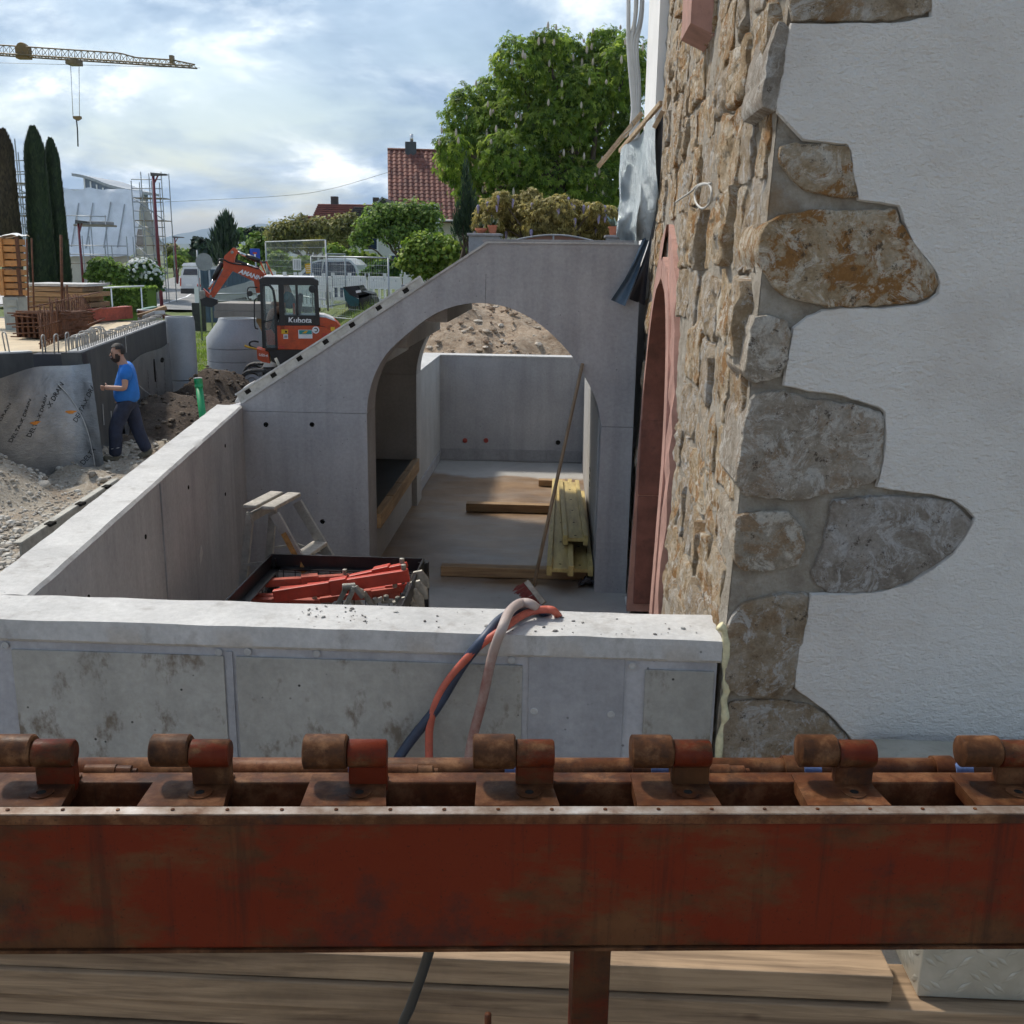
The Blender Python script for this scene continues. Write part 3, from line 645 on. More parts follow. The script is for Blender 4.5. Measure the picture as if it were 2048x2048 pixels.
# quoins on the corner, outlines as seen on the front face
FRY = 2.862
def z6(pts): return [(1400 + x / 2.759, 200 + y / 2.759) for x, y in pts]
def z7(pts): return [(1400 + x / 2.759, 850 + y / 2.759) for x, y in pts]
quoins = [
 [(1582, 44), (1578, -40), (1600, -110), (1890, -110), (1868, -20), (1860, 28), (1800, 40), (1690, 42)],
 [(1520, 215), (1535, 120), (1552, 40), (1580, 52), (1575, 100), (1568, 150), (1560, 200), (1550, 222)],
 z6([(440, 250), (560, 236), (700, 242), (815, 258), (835, 320), (850, 400), (872, 535), (780, 545), (700, 525), (600, 515), (510, 450), (455, 380), (425, 310)]),
 z6([(318, 730), (400, 645), (600, 612), (900, 602), (1085, 604), (1108, 700), (1190, 805), (1300, 960), (1312, 1020), (1262, 1096), (1000, 1138), (700, 1146), (560, 1110), (420, 1060), (345, 960), (308, 850)]),
 z6([(300, 1182), (400, 1190), (488, 1222), (498, 1290), (478, 1430), (440, 1530), (300, 1562), (236, 1532), (248, 1400), (272, 1270)]),
 z6([(290, 1615), (450, 1600), (600, 1640), (850, 1682), (1005, 1720), (1014, 1850), (1012, 1980), (985, 2085), (900, 2120), (760, 2165), (600, 2195), (500, 2205), (250, 2185), (188, 2105), (205, 1980), (235, 1790)]),
 z7([(200, 490), (330, 470), (480, 468), (560, 560), (582, 650), (540, 770), (350, 805), (200, 792), (180, 700), (185, 590)]),
 z7([(722, 412), (1000, 384), (1280, 400), (1395, 425), (1495, 522), (1465, 600), (1385, 706), (1138, 866), (960, 920), (710, 922), (622, 870), (612, 810), (680, 650), (702, 500)]),
 z7([(235, 985), (400, 934), (598, 925), (596, 1010), (560, 1200), (532, 1330), (508, 1445), (468, 1488), (330, 1496), (205, 1482), (140, 1430), (130, 1300), (142, 1150), (165, 1050)]),
 z7([(160, 1522), (400, 1512), (600, 1542), (715, 1602), (795, 1700), (838, 1760), (840, 1900), (820, 2100), (90, 2100), (100, 1850), (112, 1700)]),
]
frontf = lambda a, b, h: (a, FRY - h, b)
qmat = stone_mat('limestone_quoin', 0.5, 0.75, 0.50); qmat2 = stone_mat('ochre_limestone_quoin', 1.0, 0.15, 0.515)
rr = random.Random(4)
for k, q in enumerate(quoins):
    pts = [at(u, v, y=FRY) for u, v in q]; out_ = resample([(p.x, p.z) for p in pts], 0.018, 0.0035, rr)
    stone_obj(out_, frontf, [0.012, 0.008, 0.010, 0.016, 0.018, 0.017, 0.016, 0.013, 0.016, 0.012][k], [0.010, 0.012, 0.012, 0.012, 0.008, 0.010, 0.013, 0.007, 0.012, 0.012][k], 300 + k, 0.30, 'quoin', qmat2 if k in (0, 2, 3, 8, 9) else qmat)
# roughcast: traced edge against the quoins
edge = [(1880, -150), (1866, -20), (1862, 34), (1800, 47), (1700, 47), (1584, 48), (1580, 56), (1574, 102), (1568, 149), (1562, 177), (1554, 205), (1557, 224), (1570, 238), (1590, 259), (1608, 279), (1654, 283), (1694, 288), (1702, 303), (1708, 345), (1719, 399), (1762, 404), (1800, 411), (1810, 443), (1828, 485), (1853, 517), (1875, 546), (1881, 566), (1877, 588), (1860, 602), (1835, 612), (1762, 617), (1683, 617), (1646, 622), (1617, 635), (1588, 657), (1583, 682), (1574, 733), (1569, 771), (1617, 780), (1672, 787), (1719, 801), (1762, 815), (1772, 826), (1773, 871), (1772, 890), (1766, 930), (1755, 974), (1817, 983), (1868, 989), (1907, 998), (1936, 1018), (1952, 1036), (1936, 1068), (1907, 1110), (1864, 1141), (1817, 1169), (1762, 1184), (1708, 1189), (1622, 1190), (1616, 1223), (1608, 1267), (1599, 1296), (1594, 1339), (1589, 1375), (1625, 1401), (1654, 1423), (1676, 1444), (1694, 1466), (1706, 1480), (1722, 1530), (1735, 1620)]
pts = []
for (u, v) in edge:
    p = at(u, v, y=2.848); pts.append(p)
dense = []
for a, b in zip(pts, pts[1:]):
    k = max(1, int((b - a).length / 0.02))
    for s_ in range(k):
        q = a.lerp(b, s_ / k); dense.append(Vector((q.x + 0.0025 * noise.noise(q * 40), 2.848, q.z + 0.0025 * noise.noise(q * 40 + Vector((7, 7, 7))))))
loop = dense + [Vector((0.86, 2.848, 0.0)), Vector((4.2, 2.848, 0.0)), Vector((4.2, 2.848, ZTOP)), Vector((pts[0].x, 2.848, ZTOP))]
nd = len(dense)
cen = lambda i: (dense[min(nd - 1, i + 1)] - dense[max(0, i - 1)])
mb = MB(); back = []; mid = []
for i, q in enumerate(dense):
    tn = cen(i); nrm = Vector((-tn.z, 0, tn.x)); nrm = nrm.normalized() if nrm.length > 0 else Vector((1, 0, 0))
    if nrm.x < 0 and False: nrm = -nrm
    back.append(Vector((q.x, 2.861, q.z)) - nrm * 0.004); mid.append(Vector((q.x, 2.853, q.z)))
base = len(mb.v); mb.v += loop; mb.f.append(list(range(base, base + len(loop)))); mb.mi.append(0)
b2 = len(mb.v); mb.v += mid + back
for i in range(nd - 1):
    mb.f.append([base + i, b2 + i, b2 + i + 1, base + i + 1]); mb.mi.append(0)
    mb.f.append([b2 + i, b2 + nd + i, b2 + nd + i + 1, b2 + i + 1]); mb.mi.append(0)
mb.build('roughcast', plaster, bld, False, fix=False)
# smooth white render on the far stretch of the side wall
mb = MB(); mb.prism([(xs(7.78, 2) + 0.01, 7.745, 0.3), (xs(7.78, 8) - 0.165, 7.745, 8.0), (0.95, 7.745, 8.0), (0.95, 7.745, 0.3)], (0.015, 1.25, 0)); mb.build('white_render', plaster_white, bld)
mb = MB(); mb.prism([(xs(9, 2) - 0.0, 8.998, 0.3), (xs(9, 8) - 0.17, 8.998, 8.0), (0.96, 8.998, 8.0), (0.96, 8.998, 0.3)], (0.01, 0.16, 0)); mb.build('insulation_edge', plain('dark_cork_edge', (0.16, 0.145, 0.13), 0.95, 0, 0.5, 30, 0.6, 60), bld)
# sandstone doorway
def frame_ring(g0, g1, tp0, tp1, x_out, x_in, m, name, jit=0.0):
    zs = [0.58 + (DZS - 0.58) * i / 8 for i in range(9)] + [DZS + (DZA - DZS) * (i / 14) for i in range(1, 15)]
    for sd in (0, 1):
        inn, outr = [], []
        for zz_ in zs:
            k = (zz_ - 0.58) / (DZA - 0.58)
            h0 = door_half(min(zz_, DZA + tp0 - 1e-4), g0, tp0); inn.append((h0[sd], zz_))
            z1 = zz_ + (tp1 - 0) * max(0, (zz_ - DZS) / (DZA - DZS)); h1 = door_half(min(z1, DZA + tp1 - 1e-4), g1, tp1) or (DYA, DYA); outr.append((h1[sd], z1))
        mb = MB()
        for i in range(len(zs) - 1):
            a, b, c, d = inn[i], inn[i + 1], outr[i + 1], outr[i]
            jj = [jit * noise.noise(Vector((p[0] * 12, p[1] * 12, sd))) for p in (a, b, c, d)]
            P4 = [Vector((xs(p[0], p[1]) - x_out + j_, p[0], p[1])) for p, j_ in zip((a, b, c, d), jj)]
            mb.face(P4); 
            mb.face([P4[0], P4[1], P4[1] + Vector((x_in, 0, 0)), P4[0] + Vector((x_in, 0, 0))]); mb.face([P4[3], P4[2], P4[2] + Vector((x_in, 0, 0)), P4[3] + Vector((x_in, 0, 0))])
        mb.build(name, m, bld)
frame_ring(0.0, 0.16, 0.0, 0.12, 0.035, 0.28, pink, 'door_jamb')
frame_ring(0.162, 0.36, 0.122, 0.30, 0.024, 0.08, pink, 'door_surround', 0.022)
# weathered reveal seen inside the doorway, in two blocks
for (za, zb) in [(0.64, 1.42), (1.43, DZS)]:
    mb = MB(); mb.span((0.565, DY1 - 0.012, za), (0.90, DY1 + 0.05, zb), bev=0.006); mb.build('reveal_stone', pink_dark, bld)
mb = MB()
for i in range(14):
    za, zb = DZS + (DZA - DZS) * i / 14, DZS + (DZA - DZS) * (i + 1) / 14
    ya, yb = door_half(za)[1], (door_half(min(zb, DZA - .001)) or (DYA, DYA))[1]
    mb.face([(0.572, ya - 0.012, za), (0.572, yb - 0.012, zb), (0.9, yb - 0.012, zb), (0.9, ya - 0.012, za)])
mb.build('reveal_arch', pink_dark, bld, True)
mb = MB(); mb.span((0.90, DY0 - 0.1, 0.3), (0.93, DY1 + 0.1, 2.95)); mb.build('door_leaf', wood_y, bld)
mb = MB(); mb.bar((0.555, 5.10, 0.6), (0.60, 5.07, 2.35), 0.02, 0.05, (0, 1, 0)); br = mb.build('plank_strip', wood_mat('honey_timber', (0.40, 0.22, 0.08), (0.62, 0.40, 0.19), 2), bld)
# projecting sandstone sill block high on the wall
p = at(1412, 20, x=0.60); mb = MB(); mb.prism([(0.60, p.y, p.z - 0.17), (0.50, p.y + 0.02, p.z - 0.12), (0.50, p.y, p.z + 0.5), (0.64, p.y, p.z + 0.5)], (0, -0.35, 0)); mb.build('window_jamb', pink, bld)
# expanding foam in the joint between basin wall and quoins
mb = MB()
fp = [(1438, 1250), (1449, 1262), (1452, 1300), (1450, 1330), (1453, 1375), (1447, 1400), (1450, 1430), (1440, 1470), (1436, 1520)]
c_ = curve_pts([at(u, v, y=2.862) for u, v in fp], 5)
mb.tube([q + Vector((0.0, -0.006, 0)) for q in c_], [0.012 + 0.007 * noise.noise(q * 30) for q in c_], 9)
put(mb.build('foam_seam', plain('expanding_foam', (0.62, 0.57, 0.36), 0.9, 0, 0.2, 40, 0.6, 60), None, True), 'lumpy cream foam seam between concrete wall end and stone corner', 'foam seam')

# ------------------------------------------------------------------ loop of cable on the stones
p0 = at(1352, 405, x=0.575); mb = MB()
cp = [at(u, v, x=0.530) for u, v in [(1352, 404), (1380, 385), (1397, 370), (1415, 368), (1423, 380), (1420, 405), (1405, 417), (1392, 405), (1390, 385), (1400, 371), (1422, 367)]]
mb.tube(curve_pts(cp, 6), 0.0045, 8); put(mb.build('cable_loop', plain('white_cable', (0.42, 0.41, 0.38), 0.6), None, True), 'white cable tied in a loop sticking out of the rubble wall', 'cable')
# ------------------------------------------------------------------ rusty hinge rail close to the camera
ZR = 2.17
pa, pb = at(0, 1613, z=ZR), at(2048, 1611, z=ZR)
ro = (pa + pb) / 2; rex = (pb - pa).normalized(); rey = Vector((-rex.y, rex.x, 0)); ryaw = math.atan2(rex.y, rex.x)
def rl(u, v, y=None, z=None):
    d = ray(u, v)
    t_ = ((ro + rey * y - EYE).dot(rey)) / d.dot(rey) if z is None else (ZR + z - 3.0) / d.z
    q = EYE + d * t_ - ro; return Vector((q.dot(rex), q.dot(rey), q.z))
rail = thing('rusty_hinge_rail', 'rusty red steel rail with a row of hinge lugs across the foreground', 'steel rail', ro, ryaw)
XA, XB = -1.25, 1.25
def rp(name, mb, m, sm=False, par=rail): return mb.build(name, m, par, sm, True)
mb = MB(); mb.span((XA, -0.0205, -0.238), (XB, 0.004, -0.019), bev=0.003); mb.span((XA, 0.004, -0.242), (XB, 0.07, -0.232)); rp('web_plate', mb, rust_red)
mb = MB(); mb.span((XA, -0.0245, -0.0185), (XB, 0.0, -0.002), bev=0.003); rp('top_lip', mb, rust); mb = MB(); mb.span((XA, -0.0225, -0.0022), (XB, -0.001, 0.0)); rp('worn_edge', mb, worn)
mb = MB(); mb.span((XA, -0.024, -0.244), (XB, 0.0, -0.2385)); rp('bottom_lip', mb, rust)
for k in range(30):
    x = -1.2 + k * 0.0833; mb = MB(); mb.lathe((x, -0.011, 0.0004), [(0.0032, 0), (0.0032, 0.0012), (0.002, 0.0014)], 8); rp('rivet', mb, rust, 40)
mb = MB(); mb.span((XA, 0.083, -0.055), (XB, 0.118, -0.004), bev=0.004); rp('back_bar', mb, rust)
mb = MB(); mb.span((XA, 0.004, -0.13), (XB, 0.16, -0.12)); rp('tray_plate', mb, rust)
mb = MB(); mb.tube([(XA, 0.20, -0.046), (XB, 0.20, -0.046)], 0.0225, 18); rp('pivot_tube', mb, rust, True)
blue = plain('worn_blue_paint', (0.10, 0.16, 0.33), 0.5, 0, 0.5, 20, 0, 60, 0.6)
for i, (u_, red_) in enumerate([(-10, 1), (302, 0), (615, 1), (949, 1), (1261, 1), (1588, 0), (1911, 0), (2236, 1), (-330, 0)]):
    x = rl(u_, 1545, y=0.078).x
    mb = MB(); ln = 0.128; vj = random.Random(i * 7 + 1); pr_ = vj.uniform(0.95, 1.05); pd_ = vj.uniform(-0.004, 0.004)
    sh_ = 0.004 if u_ > 1024 else 0.0
    mb.prism([(x + 0.001, 0.001, 0.0), (x + ln + 0.006, 0.001, 0.0), (x + ln, 0.055, 0.0), (x + ln, 0.102, 0.0), (x + 0.004, 0.102, 0.0)], (0, 0, -0.022)); lug = rp('hinge_lug', mb, rust)
    mb = MB(); mb.box((x + 0.098, 0.081, 0.015), (0.062, 0.024, 0.06), bev=0.004); rp('lug_neck', mb, rust_red if red_ else rust, False, lug)
    mb = MB(); mb.lathe((x + 0.066, 0.078, 0.050), [(0.020, 0), (0.0225, 0.002), (0.0225, 0.060), (0.020, 0.063)], 22, axis=(1, 0, 0)); rp('barrel', mb, rust_mat('barrel_paint', 0.75, 11.0) if i == 0 else MATS['barrel_paint'], 40, lug)
    mb = MB(); mb.lathe((x + pd_, 0.078 + pd_ * 0.5, 0.054), [(0.0235 * pr_, 0), (0.0268 * pr_, 0.002), (0.0268 * pr_, 0.063 - pd_), (0.024 * pr_, 0.066 - pd_)], 24, axis=(1, 0, 0)); rp('pin', mb, rust_mat('pin_steel', 0.0, 14.0) if i == 0 else MATS['pin_steel'], 40, lug)
    mb = MB(); mb.lathe((x + 0.088, 0.040, 0.0005), [(0.019, 0), (0.019, 0.0015), (0.0075, 0.0018), (0.0072, 0.0006)], 16); rp('bolt_hole_rim', mb, rust, 30, lug)
    mb = MB(); mb.lathe((x + 0.088, 0.040, 0.0012), [(0.007, 0), (0.007, 0.0008)], 12); rp('bolt_hole', mb, dark_hole, False, lug)
    mb = MB(); mb.lathe((x + 0.02, 0.20, -0.046), [(0.0265, 0), (0.0265, 0.034)], 18, axis=(1, 0, 0)); rp('tube_collar', mb, rust, 40)
    mb = MB(); mb.lathe((x + 0.052, 0.185, -0.036), [(0.012, 0), (0.012, 0.03)], 12, axis=(1, 0, 0)); rp('tube_clip', mb, blue, 40)
    if i in (0, 2, 4):
        mb = MB(); mb.lathe((x + 0.125, 0.125, -0.008), [(0.0125, 0), (0.0125, 0.05), (0.0105, 0.051), (0.0105, 0.075), (0.006, 0.077), (0.006, 0.084)], 14, axis=(1, 0, 0)); rp('spring_bolt', mb, rust, 40)
q0 = rl(1148, 1900, y=-0.012); q1 = rl(1223, 1900, y=-0.012)
mb = MB(); mb.span((q0.x, -0.010, -2.17), (q1.x, 0.05, -0.2445), bev=0.003); rp('support_post', mb, rust_red)
mb = MB(); mb.span((-1.1, 0.0, -2.17), (-1.04, 0.05, -0.2445), bev=0.003); rp('support_post', mb, rust_red)

# ------------------------------------------------------------------ stack of timbers beneath, and tread plate box
TY = 2.16
tz = [at(1500, v, y=TY).z for v in (1944, 1998, 2046)]
th = tz[0] - tz[1]
zt0 = tz[0]
labels = ['topmost timber of the stack under the rusty rail', 'second timber down in the stack under the rusty rail', 'third timber down in the stack under the rusty rail', 'fourth timber down in the stack under the rusty rail', 'lowest timber of the stack under the rusty rail']
xr = at(1800, 1945, y=TY).x
for k in range(5):
    zc = zt0 - th * (k + 0.5); r5 = random.Random(60 + k); off = [0, -0.012, 0.006, -0.008, 0][k]
    x0_, x1_ = -2.2 + 0.1 * (k % 2), (xr - 0.012 if k == 0 else 2.4)
    mb = MB(); mb.box(((x0_ + x1_) / 2, TY + 0.085 + off, zc), (x1_ - x0_, 0.17, th - 0.003), Matrix.Rotation(0.004 * (k % 3 - 1), 3, 'Y'), bev=0.004)
    put(mb.build('timber', wood, None), labels[k], 'timber', 'timbers stacked under the rusty rail')
for x_ in (-1.6, 1.7):
    mb = MB(); mb.span((x_ - 0.06, TY + 0.02, -0.25), (x_ + 0.06, TY + 0.14, zt0 - th * 5 - 0.003)); put(mb.build('trestle_post', wood_mat('post_timber', (0.2, 0.13, 0.08), (0.4, 0.28, 0.17), 2), None), 'squared post carrying the %s end of the timber stack' % ('left' if x_ < 0 else 'right'), 'post')
def tread_mat():
    s = NT('tread_plate_aluminium'); a = s.ramp(s.noise(7, 6, 0.6), [(0.3, (0.33, 0.315, 0.26)), (0.7, (0.50, 0.48, 0.42))]); s.set(a, 0.42, 0.45); s.bump(s.noise(60, 4), 0.08, 0.002); return s.m
tread = tread_mat()
bz = zt0 - th * 1 + 0.004; pn = at(1832, 2012, y=2.19); nt_ = at(1874, 1710, y=2.19); zbx = nt_.z
xl = pn.x; yfar = min(2.825, at(1734, 1476, z=zbx).y)
tb = thing('tread_plate_box', 'aluminium tread plate box beside the white wall behind the rusty rail', 'metal box', (xl + 0.4, 2.4, bz))
XRB = 1.9
mb = MB(); mb.span((xl, 2.19, bz), (XRB, yfar, zbx), bev=0.004); mb.build('box_shell', tread, tb)
def lozenge(c, ex_, ey_, nz, ln=0.050, wd=0.013, h=0.0045):
    return [c + ex_ * ln * 0.5, c + ey_ * wd * 0.5, c - ex_ * ln * 0.5, c - ey_ * wd * 0.5], c + nz * h
mb = MB()
def lay(o, eu, ev, nu_, nv_, nz):
    for j in range(nv_):
        for i in range(nu_):
            for s_ in ((1, -1) if True else ()):
                c = o + eu * (i * 0.075 + (0.0375 if j % 2 else 0)) + ev * (j * 0.037) + eu * (0.006 * s_)
                sgn = 1 if (i + j) % 2 else -1
                d = (eu * 0.80 + ev * 0.60 * sgn).normalized(); e_ = nz.cross(d)
                b4, tp = lozenge(c + e_ * 0.006 * s_, d, e_, nz); b_ = len(mb.v); mb.v += b4 + [tp]
                for k in range(4): mb.f.append([b_ + k, b_ + (k + 1) % 4, b_ + 4]); mb.mi.append(0)
lay(Vector((xl + 0.03, 2.1895, bz + 0.03)), Vector((1, 0, 0)), Vector((0, 0, 1)), 13, max(3, int((zbx - bz - 0.03) / 0.037)), Vector((0, -1, 0)))
lay(Vector((xl + 0.03, 2.22, zbx + 0.0005)), Vector((1, 0, 0)), Vector((0, 1, 0)), 13, int((yfar - 2.24) / 0.037), Vector((0, 0, 1)))
lay(Vector((xl - 0.0005, 2.22, bz + 0.03)), Vector((0, 1, 0)), Vector((0, 0, 1)), int((yfar - 2.24) / 0.075), max(3, int((zbx - bz - 0.03) / 0.037)), Vector((-1, 0, 0)))
o_ = mb.build('tread_lozenges', tread, tb, True); o_['kind'] = 'stuff'

# ------------------------------------------------------------------ hoses over the near wall
def hose(pts, r_, m, label, name='hose'):
    mb = MB(); mb.tube(curve_pts(pts, 7), r_, 10); return put(mb.build(name, m, None, True), label, 'hose', 'hoses laid over the near wall')
yf_ = 2.838
def hp(lst): return [at(u, v, **k) for u, v, k in lst]
red_h = plain('orange_red_rubber', (0.46, 0.10, 0.06), 0.6, 0, 0.2, 14, 0, 60, 0.4)
blue_h = plain('dusty_blue_rubber', (0.022, 0.036, 0.07), 0.5, 0, 0.45, 9, 0, 60, 0.4)
def dusty_red():
    s = NT('dusty_red_rubber'); a = s.ramp(s.noise(6, 6, 0.6), [(0.4, (0.17, 0.035, 0.022)), (0.6, (0.36, 0.27, 0.23))]); sp = s.n('ShaderNodeSeparateXYZ'); s.l(s.co, sp.inputs[0])
    up = s.ramp(s.math('DIVIDE', sp.outputs[2], 4.0), [(0.464, 0.0), (0.482, 0.85)]); s.set(s.mix(up, a, (0.38, 0.31, 0.28)), 0.6); return s.m
hose(hp([(700, 1690, dict(y=2.6)), (800, 1512, dict(y=2.80)), (870, 1420, dict(y=2.81)), (925, 1330, dict(y=2.82)), (968, 1277, dict(y=2.825)), (1005, 1236, dict(z=1.945)), (1055, 1216, dict(z=1.942)), (1085, 1222, dict(z=1.938)), (1110, 1250, dict(y=3.12)), (1120, 1330, dict(y=3.16))]), 0.0155, blue_h, 'dusty blue hose crossing under the red hoses on the near wall')
hose(hp([(862, 1700, dict(y=2.75)), (858, 1516, dict(y=2.80)), (862, 1440, dict(y=2.805)), (890, 1370, dict(y=2.81)), (950, 1300, dict(y=2.815)), (1000, 1262, dict(z=1.935)), (1050, 1228, dict(z=1.945)), (1090, 1219, dict(z=1.95)), (1112, 1226, dict(z=1.937)), (1128, 1262, dict(y=3.125)), (1135, 1340, dict(y=3.17))]), 0.012, red_h, 'bright orange-red hose looping over the near wall')
hose(hp([(925, 1700, dict(y=2.72)), (938, 1516, dict(y=2.775)), (965, 1400, dict(y=2.78)), (985, 1310, dict(y=2.785)), (1005, 1255, dict(z=1.972)), (1020, 1222, dict(z=1.978)), (1043, 1206, dict(z=1.975)), (1068, 1212, dict(z=1.965)), (1085, 1240, dict(y=3.13)), (1092, 1330, dict(y=3.17))]), 0.0148, dusty_red(), 'dusty grey-red hose lying on top of the other hoses')
p_ = hp([(862, 1890, dict(y=1.62)), (845, 1945, dict(y=1.66)), (822, 2010, dict(y=1.69)), (800, 2075, dict(y=1.72)), (790, 2250, dict(y=1.78))]); mb = MB(); mb.tube(curve_pts(p_, 6), 0.010, 10)
put(mb.build('cable', plain('black_rubber', (0.018, 0.022, 0.024), 0.45), None, True), 'black cable hanging down in front of the timber stack', 'cable')
p_ = at(976, 2028, y=1.75); mb = MB(); mb.tube([(p_.x, p_.y, p_.z), (p_.x, p_.y, 0.0)], 0.007, 8); put(mb.build('steel_rod', rust, None, True), 'thin rusty steel rod tip standing before the timber stack', 'steel rod')
# crumbs of mortar on the coping
rnd = random.Random(21); mb = MB()
for i in range(120):
    cu_, cv_, s_ = rnd.choice([(690, 1225, 26), (1090, 1262, 40), (1150, 1275, 60), (900, 1235, 150), (1300, 1262, 70), (620, 1228, 20), (720, 1232, 30)])
    u, v = rnd.gauss(cu_, s_), rnd.gauss(cv_, 13)
    p = at(u, v, z=ZT)
    if not (2.87 < p.y < 3.06 and p.x < 0.48): continue
    pebble_mesh(mb, (p.x, p.y, ZT + 0.002), 0.002 + 0.006 * rnd.random() ** 3, rnd)
struct('mortar_crumbs', mb, rock_mat('mortar_crumb', (0.12, 0.11, 0.10), (0.25, 0.24, 0.22), (0.4, 0.39, 0.36)), False, 'stuff')
# ------------------------------------------------------------------ stepladder in the basin
alu = plain('dull_aluminium', (0.42, 0.41, 0.38), 0.5, 0.5, 0.2, 12, 0.1, 60, 0.35)
paintw = plain('paint_spattered_tread', (0.40, 0.375, 0.33), 0.8, 0, 0.25, 14, 0.4, 70, 0.5)
lad = thing('stepladder', 'dusty aluminium stepladder standing in the corner of the basin', 'stepladder', (-1.765, 6.15, ZF), R(-9))
H = 0.95
def lp(name, mb, m, sm=False, par=lad): return mb.build(name, m, par, sm, True)
for sy in (-1, 1):
    mb = MB(); mb.bar((-0.07, sy * 0.17, H - 0.03), (-0.20, sy * 0.20, 0.0), 0.022, 0.05, (1, 0, 0), bev=0.003); lp('rear_leg', mb, alu)
    mb = MB(); mb.bar((0.09, sy * 0.17, H - 0.03), (0.62, sy * 0.20, 0.0), 0.022, 0.062, (1, 0, 0), bev=0.003); st = lp('stile', mb, alu)
    if sy < 0:
        mb = MB(); a_, b_ = Vector((0.15, -0.19, H - 0.14)), Vector((0.28, -0.198, H - 0.38)); mb.bar(a_, b_, 0.004, 0.034, (1, 0, 0)); lp('sticker', mb, plain('worn_orange_sticker', (0.36, 0.20, 0.06), 0.6, 0, 0.4, 30, 0, 60, 0.8), False, st)
for x_ in (-0.06, 0.06):
    mb = MB(); mb.box((x_ * 1.0, 0, H + 0.012), (0.09, 0.40, 0.026), bev=0.008); lp('platform_board', mb, paintw)
for k, f_ in enumerate((0.29, 0.56, 0.83)):
    mb = MB(); x_ = 0.09 + 0.53 * f_; mb.box((x_ - 0.01, 0, (H - 0.03) * (1 - f_)), (0.10, 0.35, 0.028), bev=0.006); lp('tread', mb, paintw)
for sy in (-1, 1):
    mb = MB(); mb.bar((-0.12, sy * 0.195, H * 0.62), (0.07, sy * 0.195, H * 0.66), 0.006, 0.016); mb.bar((0.07, sy * 0.195, H * 0.66), (0.28, sy * 0.195, H * 0.60), 0.006, 0.016); lp('spreader', mb, alu)
mb = MB(); mb.bar((-0.07, -0.2, H - 0.06), (-0.07, 0.2, H - 0.06), 0.03, 0.05); lp('cross_rail', mb, alu)

# ------------------------------------------------------------------ steel mesh box full of red clamps
blk = plain('black_lacquered_steel', (0.018, 0.019, 0.022), 0.38, 0.3, 0.3, 10, 0.1, 60, 0.3)
redp = plain('red_clamp_paint', (0.50, 0.052, 0.028), 0.45, 0, 0.2, 9, 0.05, 60, 0.35)
redd = plain('dusty_red_paint', (0.36, 0.075, 0.045), 0.65, 0, 0.3, 9, 0.1, 60, 0.6)
grys = plain('galvanised_clamp', (0.30, 0.29, 0.255), 0.55, 0.45, 0.3, 14, 0.2, 60, 0.5)
BX0, BX1, BY0, BY1, BZ = -1.72, -0.79, 4.70, 5.92, 1.19
box = thing('mesh_box', 'black steel mesh box holding red formwork clamps', 'storage box', (-1.25, 5.3, ZF))
mb = MB()
for (a_, b_) in [((BX0, BY0), (BX1, BY0)), ((BX0, BY1), (BX1, BY1)), ((BX0, BY0), (BX0, BY1)), ((BX1, BY0), (BX1, BY1))]:
    mb.bar((a_[0], a_[1], BZ + 0.0), (b_[0], b_[1], BZ + 0.0), 0.012, 0.085, bev=0.002); dx = 0.03 if a_[0] == b_[0] == BX0 else (-0.03 if a_[0] == b_[0] else 0); dy_ = 0.03 if a_[1] == b_[1] == BY0 else (-0.03 if a_[1] == b_[1] else 0)
    mb.bar((a_[0] + dx, a_[1] + dy_, BZ - 0.038), (b_[0] + dx, b_[1] + dy_, BZ - 0.038), 0.065, 0.008)
mb.build('rim', blk, box)
for (x_, y_) in ((BX0, BY0), (BX1, BY0), (BX0, BY1), (BX1, BY1)):
    mb = MB(); mb.span((x_ - 0.03, y_ - 0.03, ZF), (x_ + 0.03, y_ + 0.03, BZ + 0.02)); mb.build('corner_post', blk, box)
mb = MB(); mb.span((BX0, BY0, 0.64), (BX1, BY1, 0.66)); mb.build('box_floor', blk, box)
for (ax_, c_) in (('y', BY1), ('x', BX1), ('x', BX0), ('y', BY0)):
    mb = MB()
    if ax_ == 'y':
        for k in range(12): x_ = BX0 + 0.07 + k * (BX1 - BX0 - 0.14) / 11; mb.bar((x_, c_, 0.65), (x_, c_, BZ - 0.03), 0.005, 0.005)
        for k in range(7): z_ = 0.70 + k * 0.07; mb.bar((BX0, c_, z_), (BX1, c_, z_), 0.005, 0.005)
    else:
        for k in range(15): y_ = BY0 + 0.07 + k * (BY1 - BY0 - 0.14) / 14; mb.bar((c_, y_, 0.65), (c_, y_, BZ - 0.03), 0.005, 0.005)
        for k in range(7): z_ = 0.70 + k * 0.07; mb.bar((c_, BY0, z_), (c_, BY1, z_), 0.005, 0.005)
    mb.build('wire_panel', blk, box)
def red_bar(pts, w_, h_, m, label):
    tt = thing('formwork_strut', label, 'formwork strut', pts[0], group='red struts heaped in the mesh box')
    mb = MB(); mb.bar(pts[0], pts[1], w_, h_, bev=0.004); mb.build('channel', m, tt)
    d = (Vector(pts[1]) - Vector(pts[0])).normalized(); c = Vector(pts[0]).lerp(Vector(pts[1]), 0.42)
    mb = MB(); mb.bar(c, c + d * 0.10, w_ + 0.02, h_ + 0.02, bev=0.004); mb.build('sleeve', m, tt)
    mb = MB(); mb.lathe(Vector(pts[1]) - d * 0.03 + Vector((0, 0, h_ / 2)), [(0.014, 0), (0.014, 0.03), (0.01, 0.032)], 10); mb.build('pin', grys, tt, 40)
def bp(u, v, z): q = at(u, v, z=z); return q
red_bar([bp(548, 1192, 1.13), bp(818, 1150, 1.265)], 0.04, 0.07, redp, 'broad bright red strut lying highest across the mesh box')
